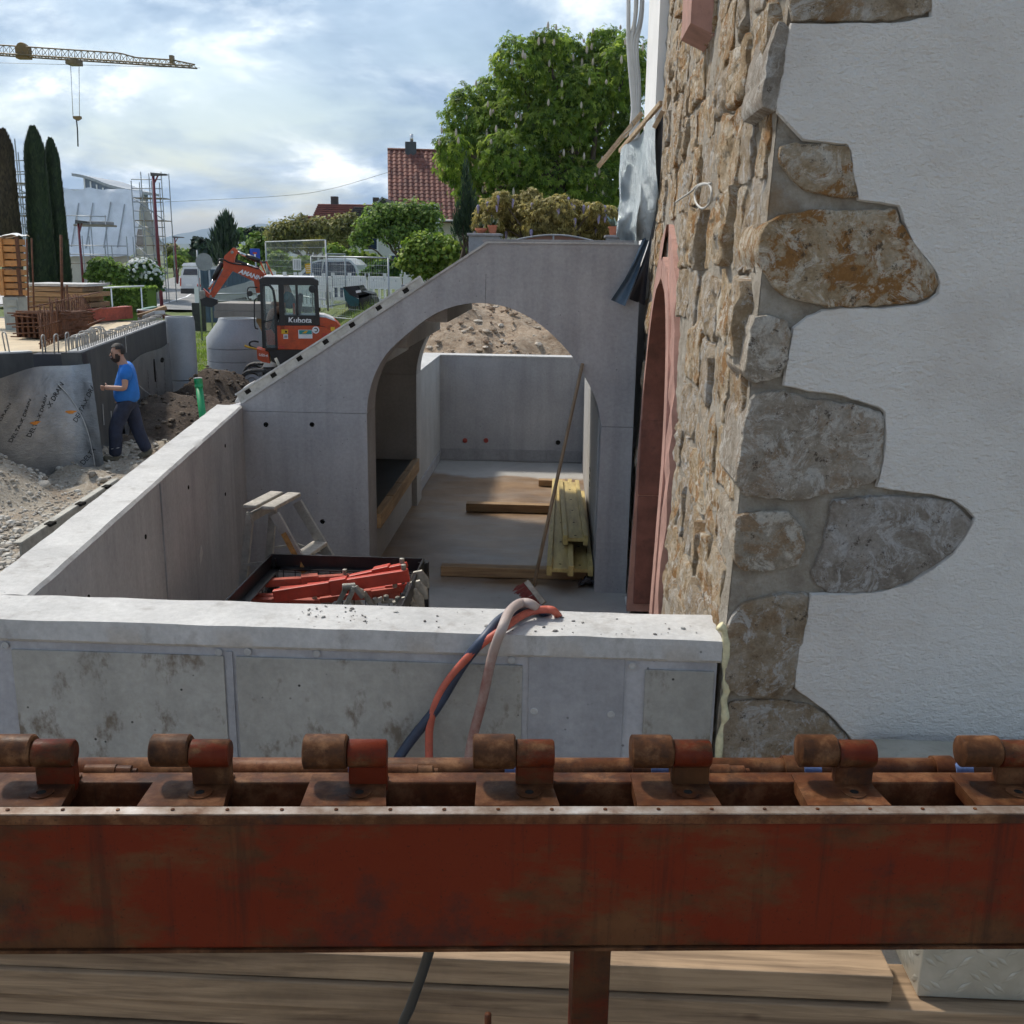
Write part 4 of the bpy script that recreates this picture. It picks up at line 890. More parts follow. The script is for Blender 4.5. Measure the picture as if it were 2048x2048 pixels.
red_bar([bp(700, 1155, 1.20), bp(814, 1130, 1.29)], 0.05, 0.03, redp, 'red strut just behind the broad one with its end up')
red_bar([bp(530, 1166, 1.12), bp(700, 1155, 1.12)], 0.045, 0.045, redd, 'dusty red strut along the back of the mesh box')
red_bar([bp(510, 1195, 1.08), bp(800, 1190, 1.08)], 0.045, 0.04, redd, 'faded red strut along the front of the mesh box')
red_bar([bp(740, 1182, 1.10), bp(815, 1172, 1.13)], 0.04, 0.035, redp, 'short red strut under the broad one at the right')
red_bar([bp(560, 1178, 1.09), bp(690, 1170, 1.10)], 0.03, 0.03, redp, 'thin red strut between the two long dusty ones')
red_bar([bp(640, 1200, 1.08), bp(800, 1178, 1.12)], 0.03, 0.03, redd, 'thin faded strut crossing under the forked clamp')
red_bar([bp(700, 1166, 1.13), bp(812, 1160, 1.15)], 0.03, 0.035, redd, 'thin faded strut just below the broad red one')
red_bar([bp(480, 1203, 1.07), bp(640, 1206, 1.07)], 0.05, 0.05, redd, 'faded red strut against the left rim of the box')
for k, (u, v, z_, s_) in enumerate([(836, 1160, 1.20, 1.0), (832, 1180, 1.17, 1.05), (825, 1195, 1.14, 1.05), (815, 1208, 1.12, 1.0)]):
    p = bp(u, v, z_); tt = thing('clamp_plate', ['grey clamp plate highest at the right rim of the mesh box', 'second grey clamp plate down at the right rim', 'third grey clamp plate down at the right rim', 'lowest grey clamp plate at the right rim of the mesh box'][k], 'clamp', p, group='grey clamp plates in the mesh box')
    mb = MB(); hex_ = [(-0.055, -0.03), (-0.03, 0.04), (0.02, 0.05), (0.06, 0.0), (0.065, -0.05), (-0.02, -0.055)]
    mb.prism([p + Vector((x_ * s_, y_ * 0.35 - 0.01 * k, z2 * s_)) for (x_, z2), y_ in zip(hex_, (0, .03, .05, .05, .02, 0))], (0.0, 0.012, 0.004)); mb.build('plate', grys, tt)
    mb = MB(); mb.lathe(p + Vector((-0.01, -0.012, 0)), [(0.013, -0.05), (0.013, 0.01), (0.009, 0.012)], 10, axis=(0.6, 0.2, 0.5)); mb.build('spindle', grys, tt, 40)
p = bp(705, 1190, 1.16); tt = thing('clamp_jaw', 'grey cast clamp with forked jaws on top of the red struts', 'clamp', p)
for (a_, b_) in [((-0.10, 0, -0.09), (-0.03, 0, 0.05)), ((-0.05, -0.04, -0.09), (0.02, -0.03, 0.06)), ((-0.03, 0, 0.05), (0.06, 0, 0.02)), ((0.06, 0, 0.02), (0.12, 0.0, -0.07)), ((0.02, -0.03, 0.06), (0.07, -0.04, 0.0))]:
    mb = MB(); mb.bar(p + Vector(a_), p + Vector(b_), 0.03, 0.028, bev=0.006); mb.build('jaw_arm', grys, tt)
mb = MB(); mb.lathe(p + Vector((-0.05, -0.03, 0.055)), [(0.018, 0), (0.02, 0.01), (0.02, 0.07), (0.012, 0.075)], 10, axis=(1, 0.3, 0)); mb.build('jaw_bolt', grys, tt, 40)
for k, (u, v) in enumerate([(762, 1203), (785, 1206), (740, 1208)]):
    p = bp(u, v, 1.10); mb = MB(); mb.bar(p, p + Vector((0.07, 0.02, 0.015 * k)), 0.035, 0.02, bev=0.005); mb.lathe(p + Vector((0.03, 0, 0.01)), [(0.016, 0), (0.016, 0.025), (0.01, 0.03)], 8)
    put(mb.build('wing_nut', grys, None), ['small grey fitting left of the clamp plates at the box front', 'small grey fitting touching the lowest clamp plate', 'small grey fitting right below the forked clamp'][k], 'fitting', 'small fittings in the mesh box')

# ------------------------------------------------------------------ yellow formwork beams, bearers, broom
def h_beam(x0, y0, x1, y1, z0, label):
    tt = thing('formwork_beam', label, 'beam', (x0, y0, z0), group='yellow formwork beams stacked by the wall')
    d = Vector((x1 - x0, y1 - y0, 0)).normalized(); n_ = Vector((d.y, -d.x, 0))
    for s_ in (-1, 1):
        mb = MB(); mb.bar(Vector((x0, y0, z0 + 0.04)) + n_ * 0.08 * s_, Vector((x1, y1, z0 + 0.04)) + n_ * 0.08 * s_, 0.04, 0.08, bev=0.004); mb.build('flange', yellow, tt)
    mb = MB(); mb.bar((x0 + d.x * 0.01, y0 + d.y * 0.01, z0 + 0.042), (x1 - d.x * 0.01, y1, z0 + 0.042), 0.122, 0.028); wb = mb.build('web', yellow, tt)
    for k in range(5):
        c = Vector((x0, y0, z0 + 0.0565)).lerp(Vector((x1, y1, z0 + 0.0565)), 0.04 + 0.2 * k); mb = MB(); mb.lathe(c, [(0.010, 0), (0.010, 0.0012)], 10); mb.build('web_hole', dark_hole, wb)
h_beam(0.165, 7.84, 0.125, 9.95, 0.80, 'uppermost yellow formwork beam set back towards the wall')
h_beam(0.045, 7.28, 0.06, 10.40, 0.715, 'yellow formwork beam reaching furthest forward in the stack')
h_beam(0.20, 7.55, 0.19, 10.2, 0.655 - 0.02, 'yellow formwork beam lowest in the stack against the wall')
def bearer(u0_, v0_, x1, label, dz, m=wood_x):
    p = at(u0_, v0_, z=ZF + 0.004); mb = MB(); mb.span((p.x, p.y, ZF + 0.006), (x1, p.y + 0.10, ZF + 0.006 + dz), bev=0.005); put(mb.build('bearer_timber', m, None), label, 'timber', 'timbers under the yellow beams')
bearer(881, 1153, 0.26, 'brown timber lying nearest across the passage floor', 0.08)
bearer(932, 1023, 0.20, 'timber lying halfway across the passage floor under the beams', 0.08)
bearer(1077, 973, 0.10, 'short timber end furthest back under the yellow beams', 0.07)
br = thing('broom', 'long broom with red bristles leaning against the arch', 'broom', (-0.16, 7.1, ZF))
pb_ = at(1064, 1187, y=7.10); pt_ = at(1165, 727, y=7.40)
mb = MB(); mb.tube([pb_, pt_], [0.014, 0.0125], 10); mb.build('handle', wood_mat('broom_handle', (0.20, 0.14, 0.09), (0.36, 0.27, 0.18), 2), br, True)
ha, hb = at(1053, 1163, y=7.10), at(1088, 1207, y=7.02)
mb = MB(); mb.bar(ha, hb, 0.055, 0.04, (1, 0, 0.4), bev=0.006); mb.build('head', paintw, br)
hd = (hb - ha).normalized(); bd = Vector((-0.80, -0.05, -0.52)); mb = MB(); r5 = random.Random(5)
for k in range(150):
    c = ha.lerp(hb, r5.random()) + Vector((0, r5.uniform(-0.022, 0.022), 0)); q = c + bd.normalized() * r5.uniform(0.085, 0.115) + Vector((r5.gauss(0, .008), r5.gauss(0, .008), r5.gauss(0, .008)))
    mb.tube([c, q], 0.0026, 3, False)
mb.build('bristles', plain('red_bristles', (0.26, 0.05, 0.045), 0.6, 0, 0.4, 40), br)['kind'] = 'stuff'
mb = MB(); p = at(1172, 1172, z=0.56); mb.grid(lambda a, b: (p.x - 0.06 + 0.15 * a, p.y - 0.05 + 0.12 * b, 0.562 + 0.05 * abs(noise.noise(Vector((a * 4, b * 4, 1)))) + 0.03 * math.sin(a * 3.1)), 14, 12); put(mb.build('crumpled_bag', plain('black_foil', (0.02, 0.02, 0.025), 0.3), None, False), 'crumpled dark foil bag at the foot of the right pier', 'bag')
p = at(1252, 1203, z=0.56); q = at(1258, 1226, z=0.56); mb = MB(); mb.bar(p + Vector((0, 0, 0.03)), q + Vector((0, 0, 0.01)), 0.02, 0.02); put(mb.build('lath', plaster_white, None), 'short white lath lying on the floor by the door', 'lath')

# ------------------------------------------------------------------ aluminium profiles with slots
def profile(p, q, h_, label, nslots, up=(0, 0, 1), m=None, lug=True):
    tt = thing('aluminium_profile', label, 'metal profile', p)
    p, q = Vector(p), Vector(q); d = (q - p).normalized(); nrm = Vector((0, 1, 0)); upv = d.cross(nrm).normalized()
    if upv.z < 0: upv = -upv
    mb = MB(); mb.bar(p, q, h_, 0.03, nrm, bev=0.003); mb.build('web', m or alu, tt)
    for s_ in (-1, 1):
        mb = MB(); mb.bar(p + upv * s_ * h_ * 0.5, q + upv * s_ * h_ * 0.5, 0.012, 0.06, nrm); mb.build('lip', conc_top if s_ > 0 else (m or alu), tt)
    for k in range(nslots):
        c = p.lerp(q, (k + 0.4) / nslots) - nrm * 0.0165 + upv * h_ * 0.1; mb = MB(); mb.bar(c - d * 0.022, c + d * 0.022, 0.032, 0.006, nrm); mb.build('slot', dark_hole, tt)
profile(at(478, 797, y=7.62), at(846, 562, y=7.62), 0.075, 'slotted aluminium profile lying up the sloping stair edge', 7)
pa_, pb2 = at(42, 1104, z=1.86), at(236, 972, z=1.86)
tt = thing('aluminium_profile', 'slotted grey profile along the outer side of the left wall', 'metal profile', pa_)
mb = MB(); mb.bar(pa_, pb2, 0.012, 0.07, (0, 0, 1), bev=0.002); mb.bar(pa_ + Vector((-0.012, 0, 0.035)), pb2 + Vector((-0.012, 0, 0.035)), 0.03, 0.006, (0, 0, 1)); mb.build('web', grys, tt)
for k in range(3): c = pa_.lerp(pb2, 0.25 + 0.3 * k); mb = MB(); mb.box(c + Vector((0.004, 0, 0.036)), (0.03, 0.05, 0.012)); mb.build('slot', dark_hole, tt)
mb = MB(); mb.tube(curve_pts([at(u, v, y=8.0) for u, v in [(474, 806), (490, 780), (515, 765), (545, 758), (570, 757)]], 6), 0.02, 8); put(mb.build('drain_hose', conc_top, None, True), 'pale bent hose behind the foot of the stair slope', 'hose')
p, q = at(551, 716, y=7.9), at(567, 750, y=7.9); mb = MB(); mb.tube([p, q], 0.012, 8); put(mb.build('steel_stake', grys, None, True), 'short grey steel stake standing behind the stair slope', 'stake')

# ------------------------------------------------------------------ tarpaulin on battens beside the landing
bat = wood_mat('batten_wood', (0.33, 0.22, 0.12), (0.58, 0.44, 0.28), 0)
def batten(a_, b_, label, w_=0.022):
    mb = MB(); mb.bar(a_, b_, w_, w_ * 1.4, (0, 0, 1), bev=0.003); put(mb.build('batten', bat, None), label, 'batten', 'battens holding the tarpaulin')
T0, T1 = at(1322, 206, y=6.75), at(1240, 302, y=7.62)
batten(T0, T1, 'pale batten carrying the top edge of the silver tarpaulin')
batten(at(1284, 226, y=7.75), at(1196, 334, y=8.0), 'longer darker batten reaching out beyond the tarpaulin')
batten(at(1326, 222, y=6.78), at(1308, 256, y=6.78), 'short batten end against the rubble wall', 0.02)
silver = NT('silver_tarpaulin'); _c = silver.ramp(silver.noise(5, 5, 0.6), [(0.3, (0.38, 0.45, 0.48)), (0.7, (0.70, 0.76, 0.78))]); silver.set(_c, 0.30, 0.45); silver.bump(silver.noise(16, 8, 0.72, silver.mapping((1, 1, 0.30)), 0.6), 1.0, 0.06)
tarp_b = plain('dark_blue_tarpaulin', (0.05, 0.085, 0.13), 0.35, 0, 0.3, 8, 0.3, 20)
tt = thing('tarpaulin', 'silver tarpaulin hanging from a batten beside the stone wall', 'tarpaulin', (0.45, 7.2, 3.1))
rowsL = [(1241, 304, 7.60), (1240, 350, 7.58), (1243, 400, 7.56), (1240, 440, 7.52), (1237, 470, 7.50), (1246, 482, 7.48)]
rowsR = [(1313, 232, 6.85), (1310, 290, 6.9), (1309, 350, 6.95), (1311, 385, 7.0), (1311, 420, 7.1), (1300, 480, 7.36)]
def lerp_row(rows, t_):
    k = min(len(rows) - 2, int(t_ * (len(rows) - 1))); f_ = t_ * (len(rows) - 1) - k; a_, b_ = rows[k], rows[k + 1]
    return at(a_[0] + (b_[0] - a_[0]) * f_, a_[1] + (b_[1] - a_[1]) * f_, y=a_[2] + (b_[2] - a_[2]) * f_)
def tarp_fn(a, b):
    l_, r_ = lerp_row(rowsL, b), lerp_row(rowsR, b); q = l_.lerp(r_, a)
    return q + Vector((-0.02 * math.sin(a * 9 + 2 * b), -0.05 * math.sin(a * 13 + b * 2.5 + 1.5 * noise.noise(Vector((a * 3, b * 3, 0)))) * (0.3 + b) - 0.03 * noise.noise(Vector((a * 6, b * 5, 3))), 0.012 * noise.noise(Vector((a * 8, b * 8, 5)))))
mb = MB(); mb.grid(tarp_fn, 36, 44); mb.build('sheet', silver.m, tt, True)
rows2L = [(1285, 478, 7.36), (1268, 520, 7.38), (1248, 560, 7.38), (1222, 600, 7.38)]; rows2R = [(1302, 470, 7.33), (1284, 520, 7.34), (1268, 565, 7.35), (1250, 612, 7.36)]
def tail_fn(a, b):
    q = lerp_row(rows2L, b).lerp(lerp_row(rows2R, b), a); return q + Vector((0, -0.02 * math.sin(a * 5 + b * 3), 0))
mb = MB(); mb.grid(tail_fn, 10, 20); mb.build('tail', tarp_b, tt, True)
rows3L = [(1312, 236, 6.9), (1308, 330, 7.0), (1310, 420, 7.15), (1296, 490, 7.38), (1258, 598, 7.40)]; rows3R = [(1326, 232, 6.82), (1322, 330, 6.9), (1312, 430, 7.05), (1301, 500, 7.2), (1290, 611, 7.40)]
def dark_fn(a, b):
    q = lerp_row(rows3L, b).lerp(lerp_row(rows3R, b), a); return q + Vector((0, 0.03 * math.sin(a * 4 + b * 5), 0))
mb = MB(); mb.grid(dark_fn, 8, 26); mb.build('underside', plain('black_tarpaulin_back', (0.008, 0.008, 0.014), 0.5), tt, True)
# bundle of pale cables hanging down the building corner
whc = plain('pale_cable_sheath', (0.50, 0.50, 0.48), 0.5, 0, 0.1, 5)
for k, (off, bow) in enumerate([(0, 0), (9, 6), (17, 10), (4, 12), (24, 4)]):
    pts = [at(1256 + off * 0.9 + bow * 0.2, -260, y=9.2 + 0.01 * k), at(1257 + off + bow, 0, y=9.2 + 0.01 * k), at(1257 + off * 0.7 - bow * 0.1, 90, y=9.2), at(1262 + off * 0.65, 160, y=9.18), at(1266 + off * 0.5, 215, y=9.15), at(1263 + off * 0.55, 255, y=9.12), at(1262 + off * 0.5, 330, y=9.1), at(1262 + off * 0.5, 520, y=9.1)]
    mb = MB(); mb.tube(curve_pts(pts, 7), 0.017, 8); put(mb.build('cable', whc, None, True), ['leftmost pale cable hanging down the building corner', 'second pale cable from the left down the building corner', 'third pale cable from the left down the building corner', 'pale cable bowing out behind the leftmost one', 'rightmost pale cable hanging against the building corner'][k], 'cable', 'pale cables down the building corner')
mb = MB(); mb.tube(curve_pts([at(u, v, y=7.7) for u, v in [(1262, 243), (1266, 252), (1258, 262), (1248, 270), (1250, 276), (1258, 268)]], 5), 0.004, 6); put(mb.build('wire_tie', grys, None, True), 'thin wire tie curled round the darker batten', 'wire')
# ------------------------------------------------------------------ foundation of the new building on the left
ZFD = 1.60
coat = NT('bitumen_coating'); _c = coat.ramp(coat.noise(2.4, 7, 0.62, coat.mapping((2, 2, 0.5))), [(0.3, (0.032, 0.034, 0.036)), (0.7, (0.085, 0.086, 0.084))]); coat.set(coat.mix(coat.ramp(coat.noise(9, 7, 0.7), [(0.62, 0.0), (0.74, 0.5)]), _c, (0.2, 0.19, 0.18)), 0.6); coat.bump(coat.noise(30, 5), 0.2, 0.01)
fA0, fA, fB, fC = Vector((-11.5, 10.2, 0)), Vector((-7.47, 14.33, 0)), Vector((-6.82, 14.46, 0)), Vector((-8.32, 21.6, 0))
fnd = thing('foundation_wall', 'black coated foundation wall with silver drainage membrane beyond the gravel', 'foundation wall', (-7.3, 15, -0.4))
def wallq(a_, b_, z0, z1, m, name, par, inw=0.28):
    a_, b_ = Vector(a_), Vector(b_); d = (b_ - a_).normalized(); n_ = Vector((-d.y, d.x, 0))
    mb = MB(); mb.prism([a_ + Vector((0, 0, z0)), b_ + Vector((0, 0, z0)), b_ + n_ * inw + Vector((0, 0, z0)), a_ + n_ * inw + Vector((0, 0, z0))], (0, 0, z1 - z0)); return mb.build(name, m, par)
wallq(fA0, fA, -0.5, ZFD, coat.m, 'wall_panel', fnd); wallq(fA, fB, -0.5, ZFD - 0.02, plain('dark_blue_coating', (0.012, 0.016, 0.028), 0.4), 'wall_panel', fnd); wallq(fB, fC, -0.5, ZFD, coat.m, 'wall_panel', fnd)
dBC = (fC - fB).normalized(); nBC = Vector((-dBC.y, dBC.x, 0)); wallq(fC, fC + Vector((-6, 0.9, 0)), -0.5, ZFD, coat.m, 'wall_panel', fnd)
# pale upstand line
for a_, b_ in ((fA0, fA), (fB, fC)):
    d = (b_ - a_).normalized(); n_ = Vector((-d.y, d.x, 0)); mb = MB(); mb.bar(a_ + n_ * 0.10 + Vector((0, 0, ZFD + 0.012)), b_ + n_ * 0.10 + Vector((0, 0, ZFD + 0.012)), 0.17, 0.022); mb.build('pale_upstand', conc_top, fnd)
memb = NT('silver_membrane'); _c = memb.ramp(memb.noise(3, 6, 0.6), [(0.3, (0.24, 0.25, 0.26)), (0.7, (0.42, 0.425, 0.43))]); memb.set(_c, 0.30, 0.75); memb.bump(memb.noise(16, 6, 0.7, memb.mapping((1, 1, 2.6))), 0.55, 0.02)
top = [at(-120, 800, y=12.2), at(0, 757, y=13.0), at(62, 736, y=13.75), at(100, 732, y=14.13), at(140, 731, y=14.33), at(180, 727, y=14.28)]
bot = [Vector((-8.75, 12.0, 0.0)), Vector((-7.95, 12.75, 0.0)), Vector((-7.35, 13.55, -0.05)), Vector((-7.02, 13.95, -0.05)), Vector((-6.75, 14.12, -0.05)), Vector((-6.47, 14.12, -0.02))]
tc_, bc_ = curve_pts(top, 8), curve_pts(bot, 8)
def mfn(a, b):
    i = min(len(tc_) - 2, int(a * (len(tc_) - 1))); f_ = a * (len(tc_) - 1) - i; p, q = tc_[i].lerp(tc_[i + 1], f_), bc_[i].lerp(bc_[i + 1], f_)
    return p.lerp(q, b) + Vector((0.05, -0.10, 0)) * math.sin(b * math.pi) * (0.4 + 0.4 * a) + Vector((0, 0.012 * noise.noise(Vector((a * 14, b * 9, 0))), 0))
mb = MB(); mb.grid(mfn, 60, 20); me_ = mb.build('membrane', memb.m, fnd, True)
def mfr(a, b):   # frame on the membrane
    p = Vector(mfn(a, b)); e1 = (Vector(mfn(a + 0.01, b)) - p).normalized(); e2 = (p - Vector(mfn(a, b + 0.02))).normalized(); n_ = e1.cross(e2).normalized()
    if n_.y > 0: n_ = -n_
    return p, e1, e2, n_
prn = plain('black_print', (0.02, 0.02, 0.022), 0.6)
for (a, b, txt, sz, ang) in [(0.27, 0.46, 'DELTA-X DRAIN', 0.085, 66), (0.37, 0.46, 'DELTA-X DRAIN', 0.085, 64), (0.47, 0.44, 'DELTA-X DRAIN', 0.085, 62), (0.62, 0.27, '-X DRAIN', 0.10, 52), (0.89, 0.36, 'DELTA-X DRA', 0.10, 52), (0.85, 0.86, 'DELTA', 0.10, 45)]:
    p, e1, e2, n_ = mfr(a, b); tm = text_mesh(txt, sz, prn, 0.0008)
    for v_ in tm.vertices:   # wrap each glyph point onto the curved sheet
        c, s_ = math.cos(R(ang)), math.sin(R(ang)); x_, y_ = v_.co.x * c - v_.co.y * s_, v_.co.x * s_ + v_.co.y * c
        L1 = (Vector(mfn(min(1, a + 0.02), b)) - Vector(mfn(a - 0.02, b))).length / 0.04; L2 = (Vector(mfn(a, min(1, b + 0.05))) - Vector(mfn(a, b - 0.05))).length / 0.10
        aa, bb = min(0.999, max(0, a + x_ / L1)), min(0.999, max(0, b - y_ / L2)); v_.co = Vector(mfn(aa, bb)) + n_ * (0.006 + v_.co.z)
    link('lettering', tm, me_)
p, e1, e2, n_ = mfr(0.80, 0.45)
cpts = [Vector(mfn(a, b)) + n_ * 0.02 for a, b in ((0.66, 0.17), (0.74, 0.27), (0.82, 0.42), (0.875, 0.6), (0.90, 0.8), (0.905, 0.97))]
mb = MB(); mb.tube(curve_pts(cpts, 6), 0.007, 6); mb.build('pull_cord', conc_top, me_, True)
for (a, b) in ((0.74, 0.43), (0.44, 0.50)):
    p, e1, e2, n_ = mfr(a, b); mb = MB(); mb.add([p + n_ * 0.008 + e1 * 0.10 * math.cos(q) * (0.7 + 0.3 * math.sin(3 * q)) + e2 * 0.025 * math.sin(q) for q in [i * 0.5236 for i in range(12)]], [list(range(12))]); mb.build('spray_mark', plain('orange_spray', (0.62, 0.22, 0.03), 0.7), me_)
# second membrane on the receding face
def m2(a, b):
    p = fB.lerp(fC, 0.30 + 0.70 * a) - nBC * (0.03 + 0.05 * b); zt_ = 0.98 + 0.28 * a + (0.10 * math.sin(a * 5)); return Vector((p.x, p.y, zt_ * (1 - b) - 0.45 * b)) - nBC * 0.01 * noise.noise(Vector((a * 12, b * 9, 3)))
mb = MB(); mb.grid(m2, 40, 14); m2o = mb.build('membrane', memb.m, fnd, True)
for (a, b) in ((0.25, 0.5), (0.45, 0.45), (0.62, 0.5), (0.82, 0.4)):
    tm = text_mesh('DELTA-X DRAIN', 0.11, prn, 0.0008)
    for v_ in tm.vertices:
        c, s_ = math.cos(R(70)), math.sin(R(70)); x_, y_ = v_.co.x * c - v_.co.y * s_, v_.co.x * s_ + v_.co.y * c
        v_.co = m2(min(1, max(0, a + x_ / 5.1)), min(1, max(0, b - y_ / 1.5))) - nBC * (0.012 + v_.co.z)
    link('lettering', tm, m2o)
mb = MB(); p, q = m2(0.06, 0.0), m2(0.72, 0.75); mb.tube(curve_pts([p - nBC * .03, p.lerp(q, .5) - nBC * 0.05, q - nBC * .03], 6), 0.008, 6); mb.build('pull_cord', conc_top, m2o, True)
for (u, v, w_, h_) in ((303, 741, 0.05, 0.22), (318, 720, 0.16, 0.05)):
    d = ray(u, v); t_ = (fB - nBC * 0.06 - EYE).dot(nBC) / d.dot(nBC); c = EYE + d * t_
    mb = MB(); mb.prism([c + dBC * w_ * math.cos(q) + Vector((0, 0, h_ * math.sin(q))) - nBC * 0.05 for q in [i * 0.785 for i in range(8)]], -nBC * 0.02); mb.build('torn_opening', dark_hole, fnd)
# white chalk marks and hanging cord on the coated face
for (u, v0_, v1_) in ((222, 822, 895), (250, 668, 705), (205, 808, 850)):
    d = ray(u, v0_); c = EYE + d * ((fB - nBC * 0.012 - EYE).dot(nBC) / d.dot(nBC)); d = ray(u + 3, v1_); e_ = EYE + d * ((fB - nBC * 0.012 - EYE).dot(nBC) / d.dot(nBC)); mb = MB(); mb.tube([c, e_], 0.008, 5); mb.build('chalk_line', conc_top, fnd)
# ------------------------------------------------------------------ deck, hoops and reinforcement
mb = MB(); mb.prism([(-11.6, 10.6, ZFD - 0.06), (-7.62, 14.62, ZFD - 0.06), (-7.05, 14.75, ZFD - 0.06), (-8.55, 21.5, ZFD - 0.06), (-14.5, 22.2, ZFD - 0.06), (-19, 16, ZFD - 0.06)], (0, 0, 0.05))
deck = put(mb.build('plywood_deck', plain('pale_plywood', (0.52, 0.42, 0.28), 0.8, 0, 0.15, 2, 0.1, 40, 0.2), None), 'pale plywood deck behind the black foundation wall', 'deck')
rb = plain('rebar_rust', (0.13, 0.055, 0.028), 0.85, 0.1, 0.4, 14, 0.2, 80); rbg = plain('grey_rebar', (0.34, 0.33, 0.31), 0.7, 0.3, 0.2, 14)
def hoop_row(a_, b_, n, label, hh=0.20, dep=0.16, m=rbg, r_=0.010, lean=(0, 0, 0)):
    tt = thing('rebar_hoops', label, 'reinforcement', Vector(a_) + Vector((0, 0, ZFD)), group='starter hoops on the foundation')
    d = (Vector(b_) - Vector(a_)).normalized(); n_ = Vector((-d.y, d.x, 0))
    me = None; rq = random.Random(n)
    for k in range(n):
        c = Vector(a_).lerp(Vector(b_), k / max(1, n - 1)); c.z = ZFD
        if me is None:
            mb = MB(); pts = [Vector((0, 0, -0.1)), Vector((0, 0, hh - 0.03))] + [n_ * (dep / 2 - dep / 2 * math.cos(q)) + Vector((0, 0, hh - 0.03 + 0.03 * math.sin(q))) for q in (0.5, 1.1, 1.57, 2.0, 2.6)] + [n_ * dep + Vector((0, 0, hh - 0.03)), n_ * dep + Vector((0, 0, -0.1))]
            mb.tube(pts, r_, 5); me = mb.mesh('hoop', m, True)
        o = link('hoop', me, tt, True); o.location = c - WL[tt] + n_ * 0.06; o.scale.z = rq.uniform(0.85, 1.12); o.rotation_euler = (rq.gauss(0, .04), rq.gauss(0, .04), rq.gauss(0, .1))
    return tt
hoop_row(fA0.lerp(fA, 0.30), fA.lerp(fA0, 0.05), 26, 'row of grey rebar hoops along the left end of the foundation', 0.27)
hoop_row(fA.lerp(fB, 0.18), fB.lerp(fA, 0.1), 4, 'few grey rebar hoops over the dark blue recess', 0.26)
hoop_row(fB.lerp(fC, 0.03), fB.lerp(fC, 0.26), 14, 'grey rebar hoops just behind the walking worker', 0.24)
hoop_row(fB.lerp(fC, 0.28), fC, 34, 'small rebar hoops running to the far end of the foundation', 0.13)
cage = thing('rebar_cage', 'rusty rebar cage of upright bars along the far foundation wall', 'reinforcement', fB.lerp(fC, 0.5) + Vector((0, 0, ZFD)), group='rusty reinforcement on the deck')
mb = MB(); mb.tube([(0, 0, -0.05), (0, 0, 0.62)], 0.012, 5); me = mb.mesh('upright_bar', rb, True); rq = random.Random(8)
for k in range(46):
    c = fB.lerp(fC, 0.10 + 0.90 * k / 45) + nBC * (0.75 + 0.012 * k); o = link('upright_bar', me, cage, True); o.location = c + Vector((0, 0, ZFD)) - WL[cage]; o.rotation_euler = (rq.gauss(0, .05), rq.gauss(0.0, .05) + (-0.5 if k > 30 else 0), 0); o.scale.z = rq.uniform(0.8, 1.15)
for zz_, off in ((0.08, 0.72), (0.30, 0.74), (0.60, 0.8)):
    mb = MB(); mb.tube([fB.lerp(fC, 0.08) + nBC * off + Vector((0, 0, ZFD + zz_)), fC + nBC * (off + 0.45) + Vector((0, 0, ZFD + zz_))], 0.012, 5); mb.build('tie_bar', rb, cage, True)
# stack of rusty mesh mats
st = thing('rebar_mats', 'thick stack of rusty reinforcement mats on the deck', 'reinforcement', (-9.6, 17.2, ZFD), group='rusty reinforcement on the deck')
c0, c1 = at(40, 680, y=16.9), at(150, 680, y=16.9); rq = random.Random(17)
zlo, zhi = ZFD + 0.02, at(90, 622, y=16.9).z
for k in range(60):
    z_ = zlo + (zhi - zlo) * k / 60; mb = MB(); y_ = 16.6 + rq.uniform(0, 1.1); xa, xb = c0.x + rq.uniform(-0.06, 0.12), c1.x + rq.uniform(-0.2, 0.12)
    mb.tube([(xa, y_, z_ + rq.gauss(0, .012)), ((xa + xb) / 2, y_, z_ + rq.gauss(0, .012)), (xb, y_ + rq.gauss(0, .05), z_ + rq.gauss(0, .03))], 0.0125, 5); mb.build('mat_bar', rb, st, True)
mb = MB()
for k in range(9): x_ = c0.x + 0.1 + k * (c1.x - c0.x - 0.2) / 8; mb.span((x_ - 0.02, 16.66, zlo), (x_ + 0.02, 17.6, zhi - 0.02))
mb.build('cross_bars', rb, st)
for k, (u, v0_, v1_, lab) in enumerate([(53, 478, 640, 'tall rusty starter bar nearest the orange crates'), (63, 476, 625, 'tall rusty starter bar second from the crates'), (122, 470, 660, 'tall thick rusty bar bundle in front of the cypress'), (128, 575, 680, 'rusty starter bar beside the tall bundle'), (134, 570, 690, 'rusty starter bar right of the tall bundle')]):
    p, q = at(u + 3, v1_, y=18.2), at(u, v0_, y=18.2); mb = MB(); mb.tube([(p.x, p.y, ZFD - 0.02), q], 0.026 if k == 2 else 0.016, 6); put(mb.build('starter_bar', rb, None, True), lab, 'reinforcement', 'tall rusty starter bars')
